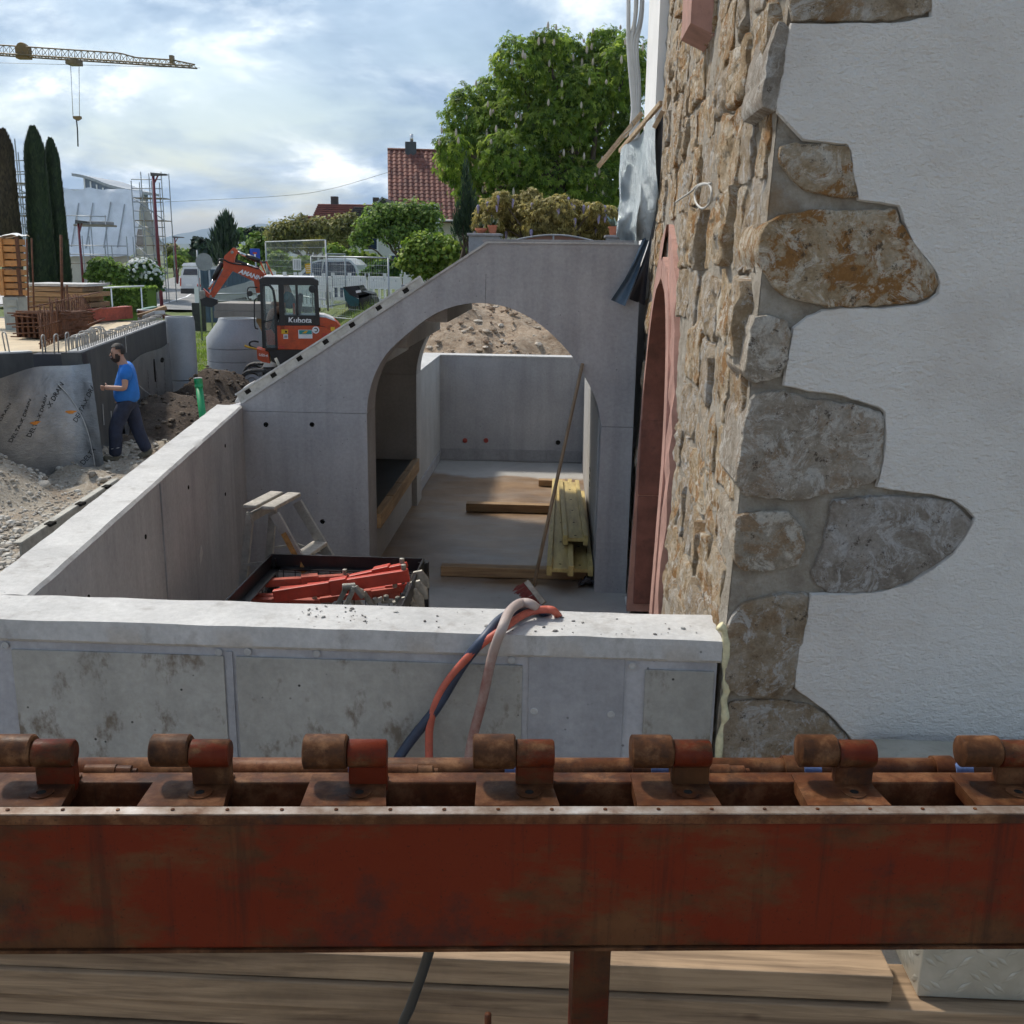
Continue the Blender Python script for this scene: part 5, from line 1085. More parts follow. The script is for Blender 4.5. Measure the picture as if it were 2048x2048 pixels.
# timber stack and red formwork beam on the deck
x0_, x1_ = at(58, 600, y=21).x, at(180, 600, y=21).x; zb_, zt_ = ZFD - 0.02, at(100, 572, y=21).z
for k in range(7):
    z0_ = zb_ + (zt_ - zb_) * k / 7; mb = MB(); mb.span((x0_ + rq.uniform(-.04, .05), 20.9 + rq.uniform(0, .05), z0_), (x1_ + rq.uniform(-.12, .1), 21.9, z0_ + (zt_ - zb_) / 7 - 0.015)); put(mb.build('scaffold_board', wood_x if k < 6 else wood, None), ['lowest', 'second lowest', 'third lowest', 'middle', 'third highest', 'second highest', 'highest'][k] + ' weathered board in the stack behind the rebar mats', 'board', 'boards stacked behind the rebar mats')
mb = MB(); mb.span((x0_ - 0.05, 20.85, zt_), (x1_ + 0.0, 21.95, zt_ + 0.05)); put(mb.build('cover_board', conc_top, None), 'white board covering the stack behind the rebar mats', 'board')
p, q = at(163, 640, y=20.5), at(258, 628, y=22.0); mb = MB(); mb.bar((p.x, p.y, ZFD + 0.14), (q.x, q.y, ZFD + 0.16), 0.2, 0.26, bev=0.01); put(mb.build('formwork_girder', redd, None), 'dull red formwork girder lying on the deck', 'girder')
p = at(292, 620, y=22.6); tt = thing('material_heap', 'heap of green and white foil bundles at the deck end', 'material heap', (p.x, p.y, ZFD))
for k in range(7):
    mb = MB(); c = p + Vector((rq.uniform(-.7, .5), rq.uniform(-.2, .3), -0.02 * k)); mb.box(c, (rq.uniform(.3, .7), 0.3, rq.uniform(.05, .12)), Matrix.Rotation(rq.uniform(-.6, .6), 3, 'Z') @ Matrix.Rotation(rq.uniform(-.35, .2), 3, 'Y'), bev=0.015); mb.build('bundle', [plain('green_foil', (0.05, 0.16, 0.11), 0.4), conc_top, wood_x, MATS['green_foil'] if 'green_foil' in MATS else conc_top, conc_top, rb, conc_top][k], tt)
# orange crates on a grey container
orange = plain('orange_lacquered_boards', (0.50, 0.235, 0.075), 0.6, 0, 0.22, 5, 0.15, 40, 0.3, 0.2)
def crate(u0_, u1_, v0_, v1_, n, y_, label, m, lid=False):
    a_, b_ = at(u0_, v0_, y=y_), at(u1_, v1_, y=y_); tt = thing('formwork_crate', label, 'crate', ((a_.x + b_.x) / 2, y_ + 0.5, b_.z), group='stacked crates of formwork boards')
    hh = (a_.z - b_.z) / n; wd = b_.x - a_.x
    for k in range(n):
        z0_ = b_.z + hh * k; mb = MB(); mb.span((a_.x + 0.06, y_ + 0.01 * (k % 2), z0_ + 0.012), (b_.x, y_ + 0.35, z0_ + hh - 0.012), bev=0.012); mb.build('board', m, tt)
    mb = MB(); mb.span((a_.x - 0.02, y_ - 0.03, b_.z), (a_.x + 0.07, y_ + 0.35, a_.z), bev=0.01); mb.build('corner_stile', m, tt); mb = MB(); mb.span((b_.x + 0.002, y_ - 0.03, b_.z), (b_.x + 0.035, y_ + 0.06, a_.z + 0.02)); mb.build('steel_edge', rb, tt)
crate(-4, 36, 476, 534, 4, 18.6, 'upper orange formwork crate at the left edge', orange)
crate(-2, 39, 538, 592, 4, 18.6, 'lower orange formwork crate above the grey container', orange)
crate(-60, -22, 470, 590, 7, 18.9, 'orange formwork crate cut by the left edge of the picture', orange)
p, q = at(4, 594, y=18.6), at(40, 640, y=18.6); tt = thing('grey_container', 'grey steel container under the orange crates', 'container', (p.x, 18.7, ZFD))
mb = MB(); mb.span((p.x, 18.6, ZFD - 0.03), (q.x, 18.95, p.z), bev=0.01); mb.build('body', plain('grey_green_paint', (0.36, 0.38, 0.35), 0.6, 0, 0.15, 4, 0, 50, 0.3), tt)
for k in range(3): z_ = ZFD + 0.1 + k * (p.z - ZFD - 0.1) / 3; mb = MB(); mb.span((p.x + 0.08, 18.575, z_), (q.x - 0.02, 18.602, z_ + (p.z - ZFD) / 3 - 0.07), bev=0.006); mb.build('side_rib', MATS['grey_green_paint'], tt)
mb = MB(); p = at(20, 462, y=18.7); mb.grid(lambda a, b: (p.x - 0.75 + 0.95 * a, 18.55 + 0.45 * b, at(20, 476, y=18.6).z + 0.02 + 0.10 * abs(noise.noise(Vector((a * 3, b * 3, 0)))) + 0.03 * math.sin(a * 9)), 20, 10); put(mb.build('white_sheet', plaster_white, None, True), 'white plastic sheet thrown over the orange crates', 'sheet')
# ------------------------------------------------------------------ precast rings, slab, pipe
def ring(x, y, z0, prof, label, name='manhole_ring'):
    tt = thing(name, label, 'manhole', (x, y, z0), group='precast concrete manhole pieces')
    for (nm, pr) in prof: mb = MB(); mb.lathe((x, y, z0), pr, 40); mb.build(nm, conc_ring, tt, 40)
pc = at(472, 700, y=25.4); cz1, cz2, cz3 = at(472, 695, y=25.4).z, at(472, 674, y=25.4).z, at(472, 636, y=25.4).z; cr_ = 57 * 25.2 / F
ring(pc.x, 25.4, -0.1, [('ring', [(cr_, 0), (cr_, 0.52), (cr_ - .015, 0.53)]), ('ring', [(cr_ - .015, 0.533), (cr_, 0.543), (cr_, cz1 + .09), (cr_ - .02, cz1 + .10)]), ('cone', [(cr_ - .02, cz1 + .103), (cr_, cz1 + .11), (cr_, cz2 + .1), (cr_ * .66, cz3 + .02), (cr_ * .65, cz3 + .1), (cr_ * .55, cz3 + .1), (cr_ * .55, cz2)])], 'grey concrete manhole cone just behind the excavator')
co = [o for o in bpy.data.objects if o.name.startswith('cone')][-1]
for v_ in co.data.vertices:
    if v_.co.z > cz2 + 0.11: v_.co.x += 0.10 * (v_.co.z - cz2 - 0.1) / (cz3 - cz2)
pc2 = at(356, 700, y=22.0); ring(pc2.x, 22.2, -0.2, [('ring', [(0.31, 0), (0.31, 0.5), (0.30, 0.51)]), ('ring', [(0.30, 0.513), (0.315, 0.525), (0.315, at(356, 634, y=22).z + 0.08), (0.295, at(356, 634, y=22).z + 0.20), (0.24, at(356, 634, y=22).z + 0.20), (0.24, 0.9)])], 'smaller concrete ring beside the end of the foundation')
a_, b_ = at(428, 636, y=27.0), at(545, 608, y=27.0); bc = concrete('brown_concrete', (0.20, 0.18, 0.155), (0.28, 0.25, 0.22)); mb = MB(); mb.span((a_.x, 27.0, a_.z), (b_.x, 28.4, (a_.z + b_.z) / 2 - .008), bev=0.01); put(mb.build('concrete_slab', bc, None), 'lower brownish concrete slab behind the manhole cone', 'concrete slab', 'slabs stacked behind the cone'); mb = MB(); mb.span((a_.x + 0.02, 27.02, (a_.z + b_.z) / 2 - 0.004), (b_.x - 0.02, 28.4, b_.z), bev=0.01); put(mb.build('concrete_slab', bc, None), 'upper brownish concrete slab behind the manhole cone', 'concrete slab', 'slabs stacked behind the cone')
mb = MB(); mb.span((a_.x + 0.3, 27.3, -0.1), (b_.x - 0.3, 28.2, a_.z - 0.002)); put(mb.build('bearer_block', wood_x, None), 'timber block carrying the brownish concrete slabs', 'timber')
p, q = at(396, 757, y=16.0), at(408, 852, y=15.85); tt = thing('green_pipe', 'bright green plastic sewer pipe standing in dark soil', 'pipe', (q.x, q.y, 0)); grn = plain('green_plastic', (0.01, 0.27, 0.095), 0.4, 0, 0.08)
dn = (p - q).normalized(); mb = MB(); mb.tube([q - dn * 0.6, p - dn * 0.13], 0.056, 20); mb.build('pipe_body', grn, tt, True); mb = MB(); mb.lathe(p - dn * 0.15, [(0.057, 0), (0.066, 0.01), (0.066, 0.05), (0.062, 0.055), (0.066, 0.065), (0.066, 0.145)], 20, axis=dn); mb.build('socket', grn, tt, 40)
mb = MB(); mb.lathe(p - dn * 0.008, [(0.064, 0), (0.067, 0.004), (0.067, 0.016), (0.06, 0.02)], 20, axis=dn); mb.build('white_cap', plaster_white, tt, 40)

# ------------------------------------------------------------------ the worker
SK = plain('skin', (0.42, 0.235, 0.165), 0.55, 0, 0.08, 12); TS = plain('blue_tshirt', (0.018, 0.155, 0.52), 0.85, 0, 0.15, 5, 0.9, 9); TR = plain('navy_work_trousers', (0.02, 0.027, 0.055), 0.85, 0, 0.4, 9, 0.9, 11, 0.3); BT = plain('dusty_boots', (0.13, 0.12, 0.09), 0.9, 0, 0.3, 20, 0.3, 60); HR = plain('dark_hair', (0.012, 0.009, 0.007), 0.7, 0, 0.3, 30, 0.5, 120)
PP = Vector((-6.32, 14.55, 0)); PP.z = gz(PP.x, PP.y) + 0.085
man = thing('person', 'man in bright blue t-shirt and navy work trousers walking left', 'person', PP, R(180 + 16))
def skinned(name, verts, edges, radii, m, par, sub=2, root=0):
    me = bpy.data.meshes.new(name); me.from_pydata(verts, edges, []); me.materials.append(m); o = link(name, me, par, True)
    me.skin_vertices.new() if hasattr(me.skin_vertices, 'new') and not me.skin_vertices else None
    md = o.modifiers.new('skin', 'SKIN'); md.use_smooth_shade = True; md.branch_smoothing = 0.5
    if not me.skin_vertices:
        bm = bmesh.new(); bm.from_mesh(me); lay_ = bm.verts.layers.skin.verify(); bm.to_mesh(me); bm.free()
    sv = me.skin_vertices[0].data
    for i, r_ in enumerate(radii): sv[i].radius = r_ if isinstance(r_, tuple) else (r_, r_); sv[i].use_root = (i == root)
    s2 = o.modifiers.new('subdivision', 'SUBSURF'); s2.levels = sub; s2.render_levels = sub
    return o
# local axes: x forward, y to his left is -y after the turn, z up.  near side (towards the camera) is +y
J = dict(pel=(-0.07, 0, 0.93), wai=(-0.06, 0, 1.07), che=(-0.07, 0, 1.27), nek=(-0.05, 0, 1.43), hd0=(-0.01, 0.0, 1.49), hd1=(0.025, 0.01, 1.56), hd2=(0.01, 0.01, 1.64), hd3=(-0.01, 0.01, 1.69),
         shN=(-0.10, 0.19, 1.39), elN=(-0.08, 0.27, 1.10), wrN=(0.13, 0.22, 1.11), haN=(0.20, 0.19, 1.115),
         shF=(-0.07, -0.19, 1.39), elF=(-0.08, -0.26, 1.12), wrF=(0.05, -0.24, 0.89), haF=(0.08, -0.23, 0.81),
         hiN=(-0.05, 0.10, 0.90), knN=(0.11, 0.11, 0.50), anN=(0.155, 0.10, 0.09), hiF=(-0.08, -0.10, 0.90), knF=(-0.15, -0.10, 0.50), anF=(-0.29, -0.10, 0.13))
nm = list(J); vi = {k: i for i, k in enumerate(nm)}
ed = [('pel', 'wai'), ('wai', 'che'), ('che', 'nek'), ('nek', 'hd0'), ('hd0', 'hd1'), ('hd1', 'hd2'), ('hd2', 'hd3'), ('che', 'shN'), ('shN', 'elN'), ('elN', 'wrN'), ('wrN', 'haN'), ('che', 'shF'), ('shF', 'elF'), ('elF', 'wrF'), ('wrF', 'haF'), ('pel', 'hiN'), ('hiN', 'knN'), ('knN', 'anN'), ('pel', 'hiF'), ('hiF', 'knF'), ('knF', 'anF')]
rad = dict(pel=.10, wai=.11, che=.11, nek=.072, hd0=.072, hd1=.092, hd2=.094, hd3=.05, shN=.05, elN=.048, wrN=.036, haN=.038, shF=.05, elF=.048, wrF=.036, haF=.038, hiN=.07, knN=.06, anN=.045, hiF=.07, knF=.06, anF=.045)
body = skinned('body', [J[k] for k in nm], [(vi[a], vi[b]) for a, b in ed], [rad[k] for k in nm], SK, man)
def fingers(h, w_, curl, par):
    h, w_ = Vector(h), Vector(w_); d = (h - w_).normalized(); sd = Vector((0, 0, 1)).cross(d)
    if sd.length < 0.3: sd = Vector((0, 1, 0))
    sd.normalize(); up = d.cross(sd)
    for k in range(5):
        ln = [0.05, 0.075, 0.082, 0.076, 0.06][k]
        b_ = h + (up * (0.030 - 0.018 * k) if k else up * 0.035 - d * 0.035) + d * (0.02 if k else 0)
        dd = (d + (up * 0.7 if k == 0 else up * 0)).normalized(); p1 = b_ + dd * ln * 0.5; p2 = p1 + (dd * 0.5 - sd * curl).normalized() * ln * 0.35; p3 = p2 + (dd * 0.1 - sd * curl).normalized() * ln * 0.3
        skinned('thumb' if k == 0 else 'finger', [b_ - dd * 0.015, b_, p1, p2, p3], [(0, 1), (1, 2), (2, 3), (3, 4)], [.011, .0105, .010, .009, .0075], SK, par, 1)
fingers(J['haN'], J['wrN'], 1.0, body); fingers(J['haF'], J['wrF'], 0.5, body)
# face: looks to the camera side a little
hc = Vector((0.02, 0.012, 1.575)); fw = Vector((0.93, 0.36, -0.05)).normalized(); lf = Vector((0, 0, 1)).cross(fw).normalized()
mb = MB(); mb.add([hc + fw * 0.085 + Vector((0, 0, 0.02)), hc + fw * 0.118 + Vector((0, 0, -0.022)), hc + fw * 0.088 + lf * 0.017 + Vector((0, 0, -0.026)), hc + fw * 0.088 - lf * 0.017 + Vector((0, 0, -0.026)), hc + fw * 0.08 + Vector((0, 0, -0.034))], [(0, 1, 2), (0, 3, 1), (1, 4, 2), (1, 3, 4)]); mb.build('nose', SK, body, True, True)
for s_ in (-1, 1):
    mb = MB(); mb.lathe(hc + fw * 0.080 + lf * 0.032 * s_ + Vector((0, 0, 0.012)), [(0.003, -0.004), (0.011, 0.0), (0.011, 0.004), (0.004, 0.008)], 8, axis=fw); mb.build('eye', dark_hole, body, True, True)
    mb = MB(); mb.bar(hc + fw * 0.088 + lf * 0.014 * s_ + Vector((0, 0, 0.030)), hc + fw * 0.080 + lf * 0.05 * s_ + Vector((0, 0, 0.032)), 0.008, 0.008); mb.build('eyebrow', HR, body, False, True)
    mb = MB(); mb.lathe(hc - fw * 0.01 + lf * 0.088 * s_, [(0.008, -0.006), (0.026, 0.0), (0.022, 0.012), (0.01, 0.014)], 10, axis=lf * s_); mb.build('ear', SK, body, True, True)
mb = MB(); mb.bar(hc + fw * 0.090 + lf * 0.022 + Vector((0, 0, -0.052)), hc + fw * 0.090 - lf * 0.022 + Vector((0, 0, -0.052)), 0.008, 0.007); mb.build('mouth', plain('lips', (0.24, 0.08, 0.07), 0.6), body, False, True)
def cap_shell(c, rx, rz, fn, name, m, n=18, k=10):
    mb = MB()
    for j in range(k + 1):
        for i in range(n):
            q = 2 * math.pi * i / n; ph = math.pi * j / k; d = fw * (math.cos(q) * math.sin(ph)) + lf * (math.sin(q) * math.sin(ph)) + Vector((0, 0, math.cos(ph)))
            mb.v.append(c + Vector((d.x * rx, d.y * rx, d.z * rz)))
    for j in range(k):
        for i in range(n):
            q = 2 * math.pi * (i + .5) / n; ph = math.pi * (j + .5) / k
            if fn(q, ph): mb.f.append([j * n + i, j * n + (i + 1) % n, (j + 1) * n + (i + 1) % n, (j + 1) * n + i]); mb.mi.append(0)
    return mb.build(name, m, body, True, True)
cap_shell(hc + Vector((-0.006, 0, 0.030)), 0.106, 0.122, lambda q, ph: ph < (0.95 if math.cos(q) > 0.35 else (1.35 if math.cos(q) > -0.2 else 2.0)), 'hair', HR)
cap_shell(hc + Vector((0.004, 0, -0.028)), 0.100, 0.104, lambda q, ph: (1.95 < ph < 2.9 and math.cos(q) > -0.1) or (1.35 < ph <= 1.95 and -0.25 < math.cos(q) < 0.35), 'beard', plain('dark_beard', (0.03, 0.02, 0.014), 0.8))
# clothes
skinned('tshirt', [(-0.075, 0, 0.82), (-0.055, 0, 1.06), (-0.07, 0, 1.26), (-0.06, 0, 1.41), (-0.10, 0.19, 1.385), (-0.088, 0.255, 1.19), (-0.07, -0.19, 1.385), (-0.078, -0.25, 1.20)], [(0, 1), (1, 2), (2, 3), (2, 4), (4, 5), (2, 6), (6, 7)], [(.225, .23), (.245, .23), (.225, .215), .105, .115, .10, .115, .10], TS, man, 2)
skinned('trousers', [(-0.07, 0, 1.00), (-0.065, 0, 0.92), (-0.04, 0.10, 0.84), (0.11, 0.11, 0.51), (0.12, 0.105, 0.30), (0.15, 0.10, 0.085), (-0.09, -0.10, 0.84), (-0.15, -0.10, 0.51), (-0.21, -0.10, 0.32), (-0.285, -0.10, 0.115)], [(0, 1), (1, 2), (2, 3), (3, 4), (4, 5), (1, 6), (6, 7), (7, 8), (8, 9)], [.175, .175, .135, .105, .10, .092, .135, .105, .098, .09], TR, man, 2)
for (an, tz_, hz, y_) in ((0.155, 0.055, 0.0, 0.10), (-0.29, 0.035, 0.045, -0.10)):
    skinned('boot', [(an - 0.02, y_, 0.14 + hz), (an - 0.03, y_, 0.05 + hz), (an + 0.06, y_, 0.045 + hz * 0.6), (an + 0.16, y_ + 0.01, 0.035 + (tz_ if hz == 0 else 0))], [(0, 1), (1, 2), (2, 3)], [.062, .062, .058, .05], BT, man, 1)
# seam details on the trousers
for (a_, b_) in (((0.055, 0.195, 0.57), (0.14, 0.19, 0.55)), ((0.065, 0.19, 0.24), (0.18, 0.185, 0.22)), ((-0.19, -0.02, 0.55), (-0.09, -0.03, 0.56))):
    mb = MB(); mb.tube([a_, b_], 0.004, 5); mb.build('reflective_piping', conc_top, man, True, True)
# ------------------------------------------------------------------ excavator
orp = plain('orange_machine_paint', (0.50, 0.072, 0.020), 0.42, 0, 0.18, 5, 0, 50, 0.45); blkp = plain('black_machine_paint', (0.014, 0.015, 0.017), 0.4, 0, 0.3, 5); rubr = plain('track_rubber', (0.05, 0.048, 0.045), 0.85, 0, 0.4, 8, 0.3, 30, 0.5); steel = plain('chrome_rod', (0.6, 0.6, 0.6), 0.2, 0.9, 0.05); whp = plain('white_decal', (0.75, 0.75, 0.75), 0.5, 0, 0.03); tealp = plain('teal_decal', (0.02, 0.25, 0.25), 0.5); yelp = plain('yellow_decal', (0.7, 0.42, 0.02), 0.5)
gl = NT('tinted_glass'); gl.set((0.85, 0.92, 0.9), 0.02); gl.b.inputs['Transmission Weight'].default_value = 0.9; gl.b.inputs['IOR'].default_value = 1.1
glass = gl.m
EB = Vector((-6.36, 23.3, 0.0)); EB.z = 0.0
exc = thing('excavator', 'orange compact excavator with black cab working behind the stair', 'excavator', EB, R(180 + 14))
E_N = Vector((math.sin(R(14)), -math.cos(R(14)), 0)); E_X = Vector((-math.cos(R(14)), -math.sin(R(14)), 0))
def ex(x, y, yl=0.93):
    d = ray(380 + x / 6.0375, 480 + y / 6.0375); p = EYE + d * ((EB + E_N * yl - EYE).dot(E_N) / d.dot(E_N)); return ((p - EB).dot(E_X), p.z)
def epoly(pts, y0, y1, name, m, par=exc, raw=False):
    mb = MB(); q = [(p if raw else ex(*p, yl=y1)) for p in pts]; mb.prism([(x, y0, z) for x, z in q], (0, y1 - y0, 0)); return mb.build(name, m, par, False, True)
def ebox(lo, hi, name, m, par=exc, bev=0.02): mb = MB(); mb.span(lo, hi, bev=bev); return mb.build(name, m, par, False, True)
for yc in (0.76, -0.76):
    prof = []
    for k in range(9): q = math.pi / 2 + math.pi * k / 8; prof.append((-1.05 + 0.25 * math.cos(q), 0.27 + 0.25 * math.sin(q)))
    for k in range(9): q = -math.pi / 2 + math.pi * k / 8; prof.append((0.62 + 0.27 * math.cos(q), 0.27 + 0.27 * math.sin(q)))
    mb = MB(); n_ = len(prof); inn = [(-0.2 + (x + 0.2) * 0.955, 0.27 + (z - 0.27) * 0.82) for x, z in prof]
    for i in range(n_):
        j = (i + 1) % n_; A, B_, C_, D_ = prof[i], prof[j], inn[j], inn[i]
        for yy in (yc - 0.2, yc + 0.2): mb.face([(A[0], yy, A[1]), (B_[0], yy, B_[1]), (C_[0], yy, C_[1]), (D_[0], yy, D_[1])])
        mb.face([(A[0], yc - .2, A[1]), (B_[0], yc - .2, B_[1]), (B_[0], yc + .2, B_[1]), (A[0], yc + .2, A[1])]); mb.face([(D_[0], yc - .2, D_[1]), (C_[0], yc - .2, C_[1]), (C_[0], yc + .2, C_[1]), (D_[0], yc + .2, D_[1])])
    tr = mb.build('track', rubr, exc, 40, True)
    for k in range(17):
        x_ = -1.0 + k * 0.1; mb = MB(); mb.span((x_, yc - 0.2, 0.52), (x_ + 0.035, yc + 0.2, 0.545)); mb.build('track_lug', rubr, tr, False, True)
    for (xw, rw) in ((0.62, 0.19), (-1.05, 0.18), (-0.7, 0.1), (-0.35, 0.1), (0.0, 0.1), (0.3, 0.1)):
        mb = MB(); mb.lathe((xw, yc - 0.15, 0.27 if rw > 0.15 else 0.15), [(rw, 0), (rw, 0.32), (rw * 0.6, 0.325), (rw * 0.5, 0.30)], 18, axis=(0, 1, 0)); mb.build('wheel', conc_dark, tr, 40, True)
    mb = MB(); mb.span((-1.0, yc - 0.1, 0.18), (0.55, yc + 0.14, 0.40), bev=0.02); mb.build('track_frame', conc_dark, exc, False, True)
ebox((-0.8, -0.55, 0.25), (0.4, 0.55, 0.56), 'undercarriage', blkp)
epoly([(950, 1330), (1560, 1320), (1800, 1250), (1760, 1400), (1500, 1480), (1060, 1500), (990, 1470)], -0.92, 0.93, 'slew_frame', blkp)
epoly([(805, 1312), (950, 1352), (968, 1490), (870, 1470), (815, 1440)], 0.35, 0.95, 'swing_box', orp)
epoly([(1050, 1035), (1500, 1035), (1640, 1055), (1690, 1100), (1695, 1250), (1500, 1322), (1062, 1322)], -0.95, 0.955, 'engine_cover', orp)
epoly([(1540, 930), (1640, 940), (1760, 985), (1830, 1050), (1840, 1130), (1800, 1240), (1700, 1270), (1690, 1100), (1640, 1050), (1540, 1030)], -0.93, 0.90, 'counterweight', orp)
epoly([(1545, 925), (1640, 932), (1755, 978), (1760, 990), (1640, 946), (1545, 940)], -0.9, 0.88, 'hood_lid', conc_top)
epoly([(1045, 1030), (1540, 1028), (1520, 1000), (1060, 990)], -0.2, 0.94, 'deck_trim', blkp)
# cab
X0, X1 = ex(822, 0)[0], ex(1538, 0)[0]; ZR_, ZW1, ZW0, ZK = ex(0, 468)[1], ex(0, 545)[1], ex(0, 905)[1], ex(0, 1030)[1]; ZC = ex(0, 1310)[1]
cy0, cy1 = -0.12, 0.93
mb = MB(); mb.prism([(X0 + 0.02, cy0, ZR_), (X0 - 0.06, cy0, ZR_ + 0.04), (X1 + 0.12, cy0, ZR_ + 0.045), (X1, cy0, ZR_ - 0.02), (X1, cy0, ZR_ - 0.11), (X0, cy0, ZR_ - 0.11)], (0, cy1 - cy0, 0)); roof_ = mb.build('cab_roof', blkp, exc, False, True)
ebox((X1 + 0.08, cy0 + 0.03, ZR_ + 0.046), (X0 - 0.08, cy1 - 0.03, ZR_ + 0.07), 'roof_panel', whp, roof_, 0.01)
def post(xa, za, xb, zb, y_, w_=0.07, name='cab_pillar'):
    mb = MB(); mb.bar((xa, y_, za), (xb, y_, zb), w_, w_, (0, 1, 0), bev=0.01); mb.build(name, blkp, exc, False, True)
for y_ in (cy0 + 0.03, cy1 - 0.03):
    post(X0 - 0.03, ZC, X0 - 0.03, ZR_ - 0.1, y_, 0.075); post(X1 + 0.04, ZK, X1 + 0.06, ZR_ - 0.1, y_, 0.085); post(ex(1075, 0)[0], ZK - 0.1, ex(1075, 0)[0], ZR_ - 0.1, y_, 0.11); post(ex(1265, 0)[0], ZW0, ex(1265, 0)[0], ZR_ - 0.1, y_, 0.05)
mb = MB(); mb.span((X1, cy0, ZK), (ex(1040, 0)[0], cy1, ZW0), bev=0.01); kp = mb.build('cab_side_panel', blkp, exc, False, True)
mb = MB(); mb.span((ex(1040, 0)[0], cy0, ZC), (X0 - 0.05, cy0 + 0.03, ZW0)); mb.build('cab_far_panel', blkp, exc, False, True)
ebox((X1 + 0.02, cy0, ZC), (X0 - 0.02, cy1, ZC + 0.06), 'cab_floor', blkp)
for y_ in (cy0 + 0.03, cy1 - 0.025):
    mb = MB(); mb.span((X1 + 0.05, y_ - 0.004, ZW0), (ex(1090, 0)[0], y_ + 0.004, ZR_ - 0.1)); mb.build('window', glass, exc, False, True)
mb = MB(); mb.span((X1 + 0.03, cy0, ZW0), (X1 + 0.038, cy1, ZR_ - 0.1)); mb.build('window', glass, exc, False, True)
mb = MB(); mb.span((X0 - 0.03, cy0, ZC + 0.3), (X0 - 0.022, cy1, ZR_ - 0.1)); mb.build('window', glass, exc, False, True)
# open door frame folded to the front
dr = [(870, 540), (960, 545), (1005, 600), (1030, 760), (1035, 960), (1045, 1310), (910, 1310), (885, 1000), (865, 700)]
mb = MB(); q = [ex(*p) for p in dr]
for i in range(len(q)): a_, b_ = q[i], q[(i + 1) % len(q)]; mb.bar((a_[0], cy1 + 0.02, a_[1]), (b_[0], cy1 + 0.02, b_[1]), 0.05, 0.055, (0, 1, 0))
dob = mb.build('door', blkp, exc, False, True); epoly(dr, cy1 + 0.01, cy1 + 0.018, 'pane', glass, dob); epoly([(915, 1090), (985, 1080), (1030, 1150), (1030, 1290), (930, 1280)], cy1 - 0.2, cy1 - 0.15, 'inner_trim', orp, dob)
mb = MB(); mb.tube([(ex(880, 990)[0], cy1 + 0.06, ex(0, 990)[1]), (ex(1000, 960)[0], cy1 + 0.06, ex(0, 960)[1])], 0.012, 6); mb.build('handle', blkp, dob, True, True)
for pts in ([(820, 700), (785, 720), (775, 760), (780, 1040), (820, 1080)], [(810, 575), (700, 580), (700, 700), (740, 720)]):
    mb = MB(); mb.tube(curve_pts([(ex(*p)[0], cy1 - 0.1, ex(*p)[1]) for p in pts], 4), 0.014, 6); mb.build('grab_rail', blkp, exc, True, True)
for (x_, y_, sx, sy) in ((722, 645, 0.03, 0.06), (1478, 592, 0.10, 0.08)):
    c = ex(x_, y_); mb = MB(); mb.lathe((c[0], cy1 + 0.05, c[1]), [(0.02, -0.03), (sy, -0.02), (sy, 0.02), (sy * 0.9, 0.03)], 16, axis=(0.35, 1, 0)); mb.build('mirror', blkp, exc, 40, True)
ebox((ex(1330, 0)[0], 0.15, ex(0, 930)[1]), (ex(1150, 0)[0], 0.75, ex(0, 900)[1]), 'seat_base', blkp); mb = MB(); mb.box((ex(1290, 0)[0], 0.42, ex(0, 800)[1]), (0.12, 0.5, 0.55), Matrix.Rotation(-0.15, 3, 'Y'), bev=0.05); mb.build('seat_back', blkp, exc, False, True); mb = MB(); mb.box((ex(1225, 0)[0], 0.62, ex(0, 850)[1]), (0.05, 0.06, 0.30), bev=0.01); mb.build('seat_belt', orp, exc, False, True)
# operator on the seat
op = thing('person', 'excavator driver in teal shirt sitting inside the black cab', 'person', EB, R(180 + 14))
ox, oz = ex(1200, 860); skinned('body', [(ox - 0.03, 0.42, oz), (ox, 0.42, oz + 0.25), (ox + 0.02, 0.42, oz + 0.42), (ox + 0.05, 0.42, oz + 0.52), (ox + 0.07, 0.42, oz + 0.62), (ox + 0.06, 0.42, oz + 0.70), (ox + 0.02, 0.62, oz + 0.36), (ox + 0.16, 0.66, oz + 0.12), (ox + 0.40, 0.60, oz + 0.15), (ox + 0.02, 0.22, oz + 0.36), (ox + 0.16, 0.18, oz + 0.12), (ox + 0.40, 0.24, oz + 0.15), (ox + 0.40, 0.52, oz - 0.02), (ox + 0.50, 0.52, oz - 0.42), (ox + 0.40, 0.32, oz - 0.02), (ox + 0.50, 0.32, oz - 0.42)], [(0, 1), (1, 2), (2, 3), (3, 4), (4, 5), (2, 6), (6, 7), (7, 8), (2, 9), (9, 10), (10, 11), (0, 12), (12, 13), (0, 14), (14, 15)], [.14, .14, .12, .06, .085, .07, .07, .05, .035, .07, .05, .035, .09, .06, .09, .06], SK, op, 1)
skinned('shirt', [(ox - 0.03, 0.42, oz), (ox, 0.42, oz + 0.24), (ox + 0.02, 0.42, oz + 0.42), (ox + 0.02, 0.63, oz + 0.37), (ox + 0.13, 0.66, oz + 0.16), (ox + 0.02, 0.21, oz + 0.37), (ox + 0.13, 0.18, oz + 0.16)], [(0, 1), (1, 2), (2, 3), (3, 4), (2, 5), (5, 6)], [.17, .17, .13, .09, .07, .09, .07], plain('teal_shirt', (0.01, 0.16, 0.20), 0.85), op, 1)
mb = MB(); mb.lathe((ox + 0.05, 0.42, oz + 0.63), [(0.09, 0), (0.105, 0.03), (0.095, 0.09), (0.05, 0.12)], 14); mb.build('hair', HR, op, True, True)
